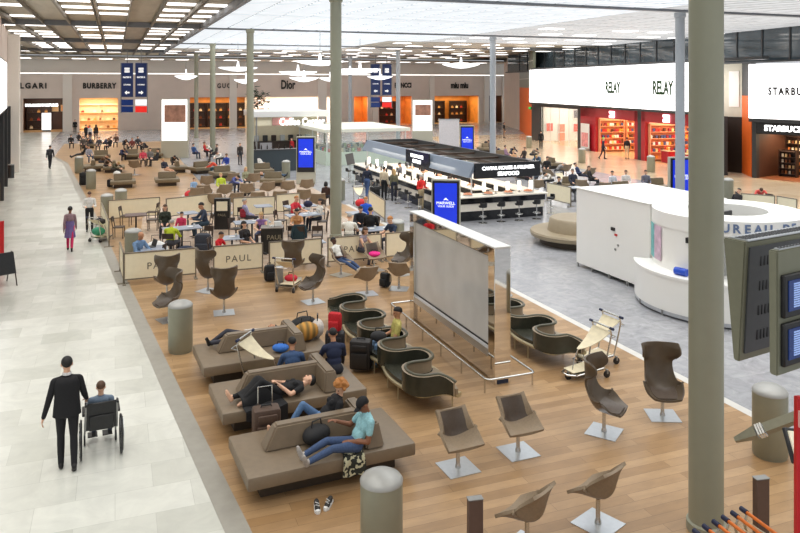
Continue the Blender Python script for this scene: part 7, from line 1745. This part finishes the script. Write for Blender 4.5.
for px0, lab1, lab2, g1, g2 in ((595.5, 'packaged good on the shelves of the red shop nearer the white window', 'stocked shelf inside the red shop next to the poster column', 'goods of the nearer red shop', 'shelves of the first red shop'), (645, 'packaged good on the shelves of the red shop behind the grey column', 'stocked shelf inside the red shop behind the grey column', 'goods of the farther red shop', 'shelves of the second red shop')):
    for dep in (1.5, 4.2): stock(shr, rsp(rs(px0) + 0.35, dep), ARS, 2.4, 2.9, 6, goods, 'packaged_good', 'packaged goods', lab1, g1, 0.24, lab2, g2)
for k, (px, dep) in enumerate(((655, 1.2), (668, 1.4), (677, 1.2))):
    t = thing('sales_table', 'low red table of goods at the entrance of the red shop', 'table', rp(px, dep), AR, 'entrance tables of the red shop'); MB().box((0, 0, 0.45), (1.0, 0.7, 0.9), bev=0.02).build('table_block', M_red, t); MB().box((0, 0, 0.93), (1.1, 0.8, 0.06)).build('table_top', M_shelf, t)
    for j in range(4): q = rp(px, dep) + RD * (-0.4 + j * 0.26); tag(link('packaged_good', goods[(j + k) % 7], None, (q.x, q.y, 0.96), AR), 'packaged good on a red entrance table', 'packaged goods', 'goods on the entrance tables')
t = thing('advert_poster', 'white poster panel standing on the red front between shop window and entrance', 'poster', rp(587.5, -0.25), AR); MB().box((0, 0, 1.35), (1.7, 0.06, 2.3), bev=0.02).build('poster_board', M_white, t); MB().box((0, -0.035, 1.0), (1.3, 0.02, 1.3)).build('poster_print', mat('pink_print', srgb(232, 150, 150), 0.5, 0, 0.3, 3), t); MB().box((0, 0, 0.1), (1.5, 0.3, 0.2)).build('poster_foot', M_grey, t)
# white shop: glass front, posters, display islands
t = thing('shop_window', 'tall clear glass front of the white shop', 'window', rp(558, 0.15), AR)
wl = rs(577.5) - rs(540)
for k in range(4): MB().bx(-wl / 2 + k * wl / 4 + 0.02, -wl / 2 + (k + 1) * wl / 4 - 0.02, -0.01, 0.01, 0.05, 3.72).build('glass_pane', M_glassk, t)
for k in range(5): MB().bx(-wl / 2 + k * wl / 4 - 0.02, -wl / 2 + k * wl / 4 + 0.02, -0.02, 0.02, 0, 3.75).build('glass_fin', M_plate, t)
for dep, z, c in ((1.2, 1.5, (214, 60, 44)), (2.6, 1.4, (206, 120, 90)), (4.4, 1.4, (230, 70, 50)), (4.4, 2.9, (110, 100, 110)), (2.6, 0.45, (232, 120, 70)), (5.4, 2.0, (190, 130, 120))):
    t = thing('wall_poster', 'coloured picture panel on the far wall inside the white shop', 'poster', rsp(rs(540) - 0.2, dep), ARS, 'pictures in the white shop'); MB().box((0, 0, z), (0.9, 0.06, 1.0)).build('poster_frame', M_white, t); MB().box((0, -0.04, z), (0.75, 0.02, 0.85)).build('poster_print', cmat(c, 0.5, 'luggage'), t)
# coffee shop shelves
shc = Proto(make_shelf(2.6, 2.6, 6, M_shelfd))
def cp_(px, dep): 
    q = C0 + CD * cs(px) + Vector((-CD.y, CD.x, 0)) * dep; return Vector((q.x, q.y, 0))
jars = [MB().cyl((0, 0, 0), (0, 0, 0.2), 0.07, n=12).mesh('coffee_jar', cmat(c, 0.4, 'luggage')) for c in ((220, 190, 140), (206, 120, 60), (236, 226, 206), (120, 70, 40))]
for px, dep in ((776, 3.8), (789, 3.8), (802, 3.8)): stock(shc, cp_(px, dep), AC, 2.6, 2.6, 6, jars, 'coffee_jar', 'jar', 'jar of coffee on the dark shelves of the coffee shop', 'jars of the coffee shop', 0.24, 'dark stocked shelf in the coffee shop', 'shelves of the coffee shop')
shc2 = Proto(make_shelf(1.1, 1.7, 5, M_shelfd)); stock(shc2, cp_(770, 2.2), AC, 1.1, 1.7, 5, jars, 'coffee_jar', 'jar', 'jar on the low rack of the coffee shop', 'jars of the low rack', 0.24, 'low dark rack at the coffee shop entrance', None)
# exit sign on the dark post
p = rp(534, -0.5); t = thing('exit_sign', 'small green lit exit sign under the long white fascia', 'sign', (p.x, p.y, 3.55), AR); MB().box((0, 0, 0), (0.5, 0.1, 0.25)).build('sign_face', mat('green_lit_sign', srgb(30, 160, 60), 0.4, emit=1.0), t); MB().box((0, 0.06, 0), (0.56, 0.06, 0.31)).build('sign_case', M_dark, t)
# ================================================================ turn the lettering into real meshes
bpy.context.view_layer.update()
dg = bpy.context.evaluated_depsgraph_get()
fonts = [o for o in COL.objects if o.type == 'FONT']
done = {}
for o in fonts: done[o.name] = bpy.data.meshes.new_from_object(o.evaluated_get(dg))
for o in fonts:
    me = done[o.name]; nm = o.name; me.name = nm
    n = bpy.data.objects.new('x', me); COL.objects.link(n)
    n.location = o.location; n.rotation_euler = o.rotation_euler; n.scale = o.scale; n.parent = o.parent
    for k in ('label', 'category', 'group', 'kind'):
        if k in o: n[k] = o[k]
    bpy.data.objects.remove(o); n.name = nm
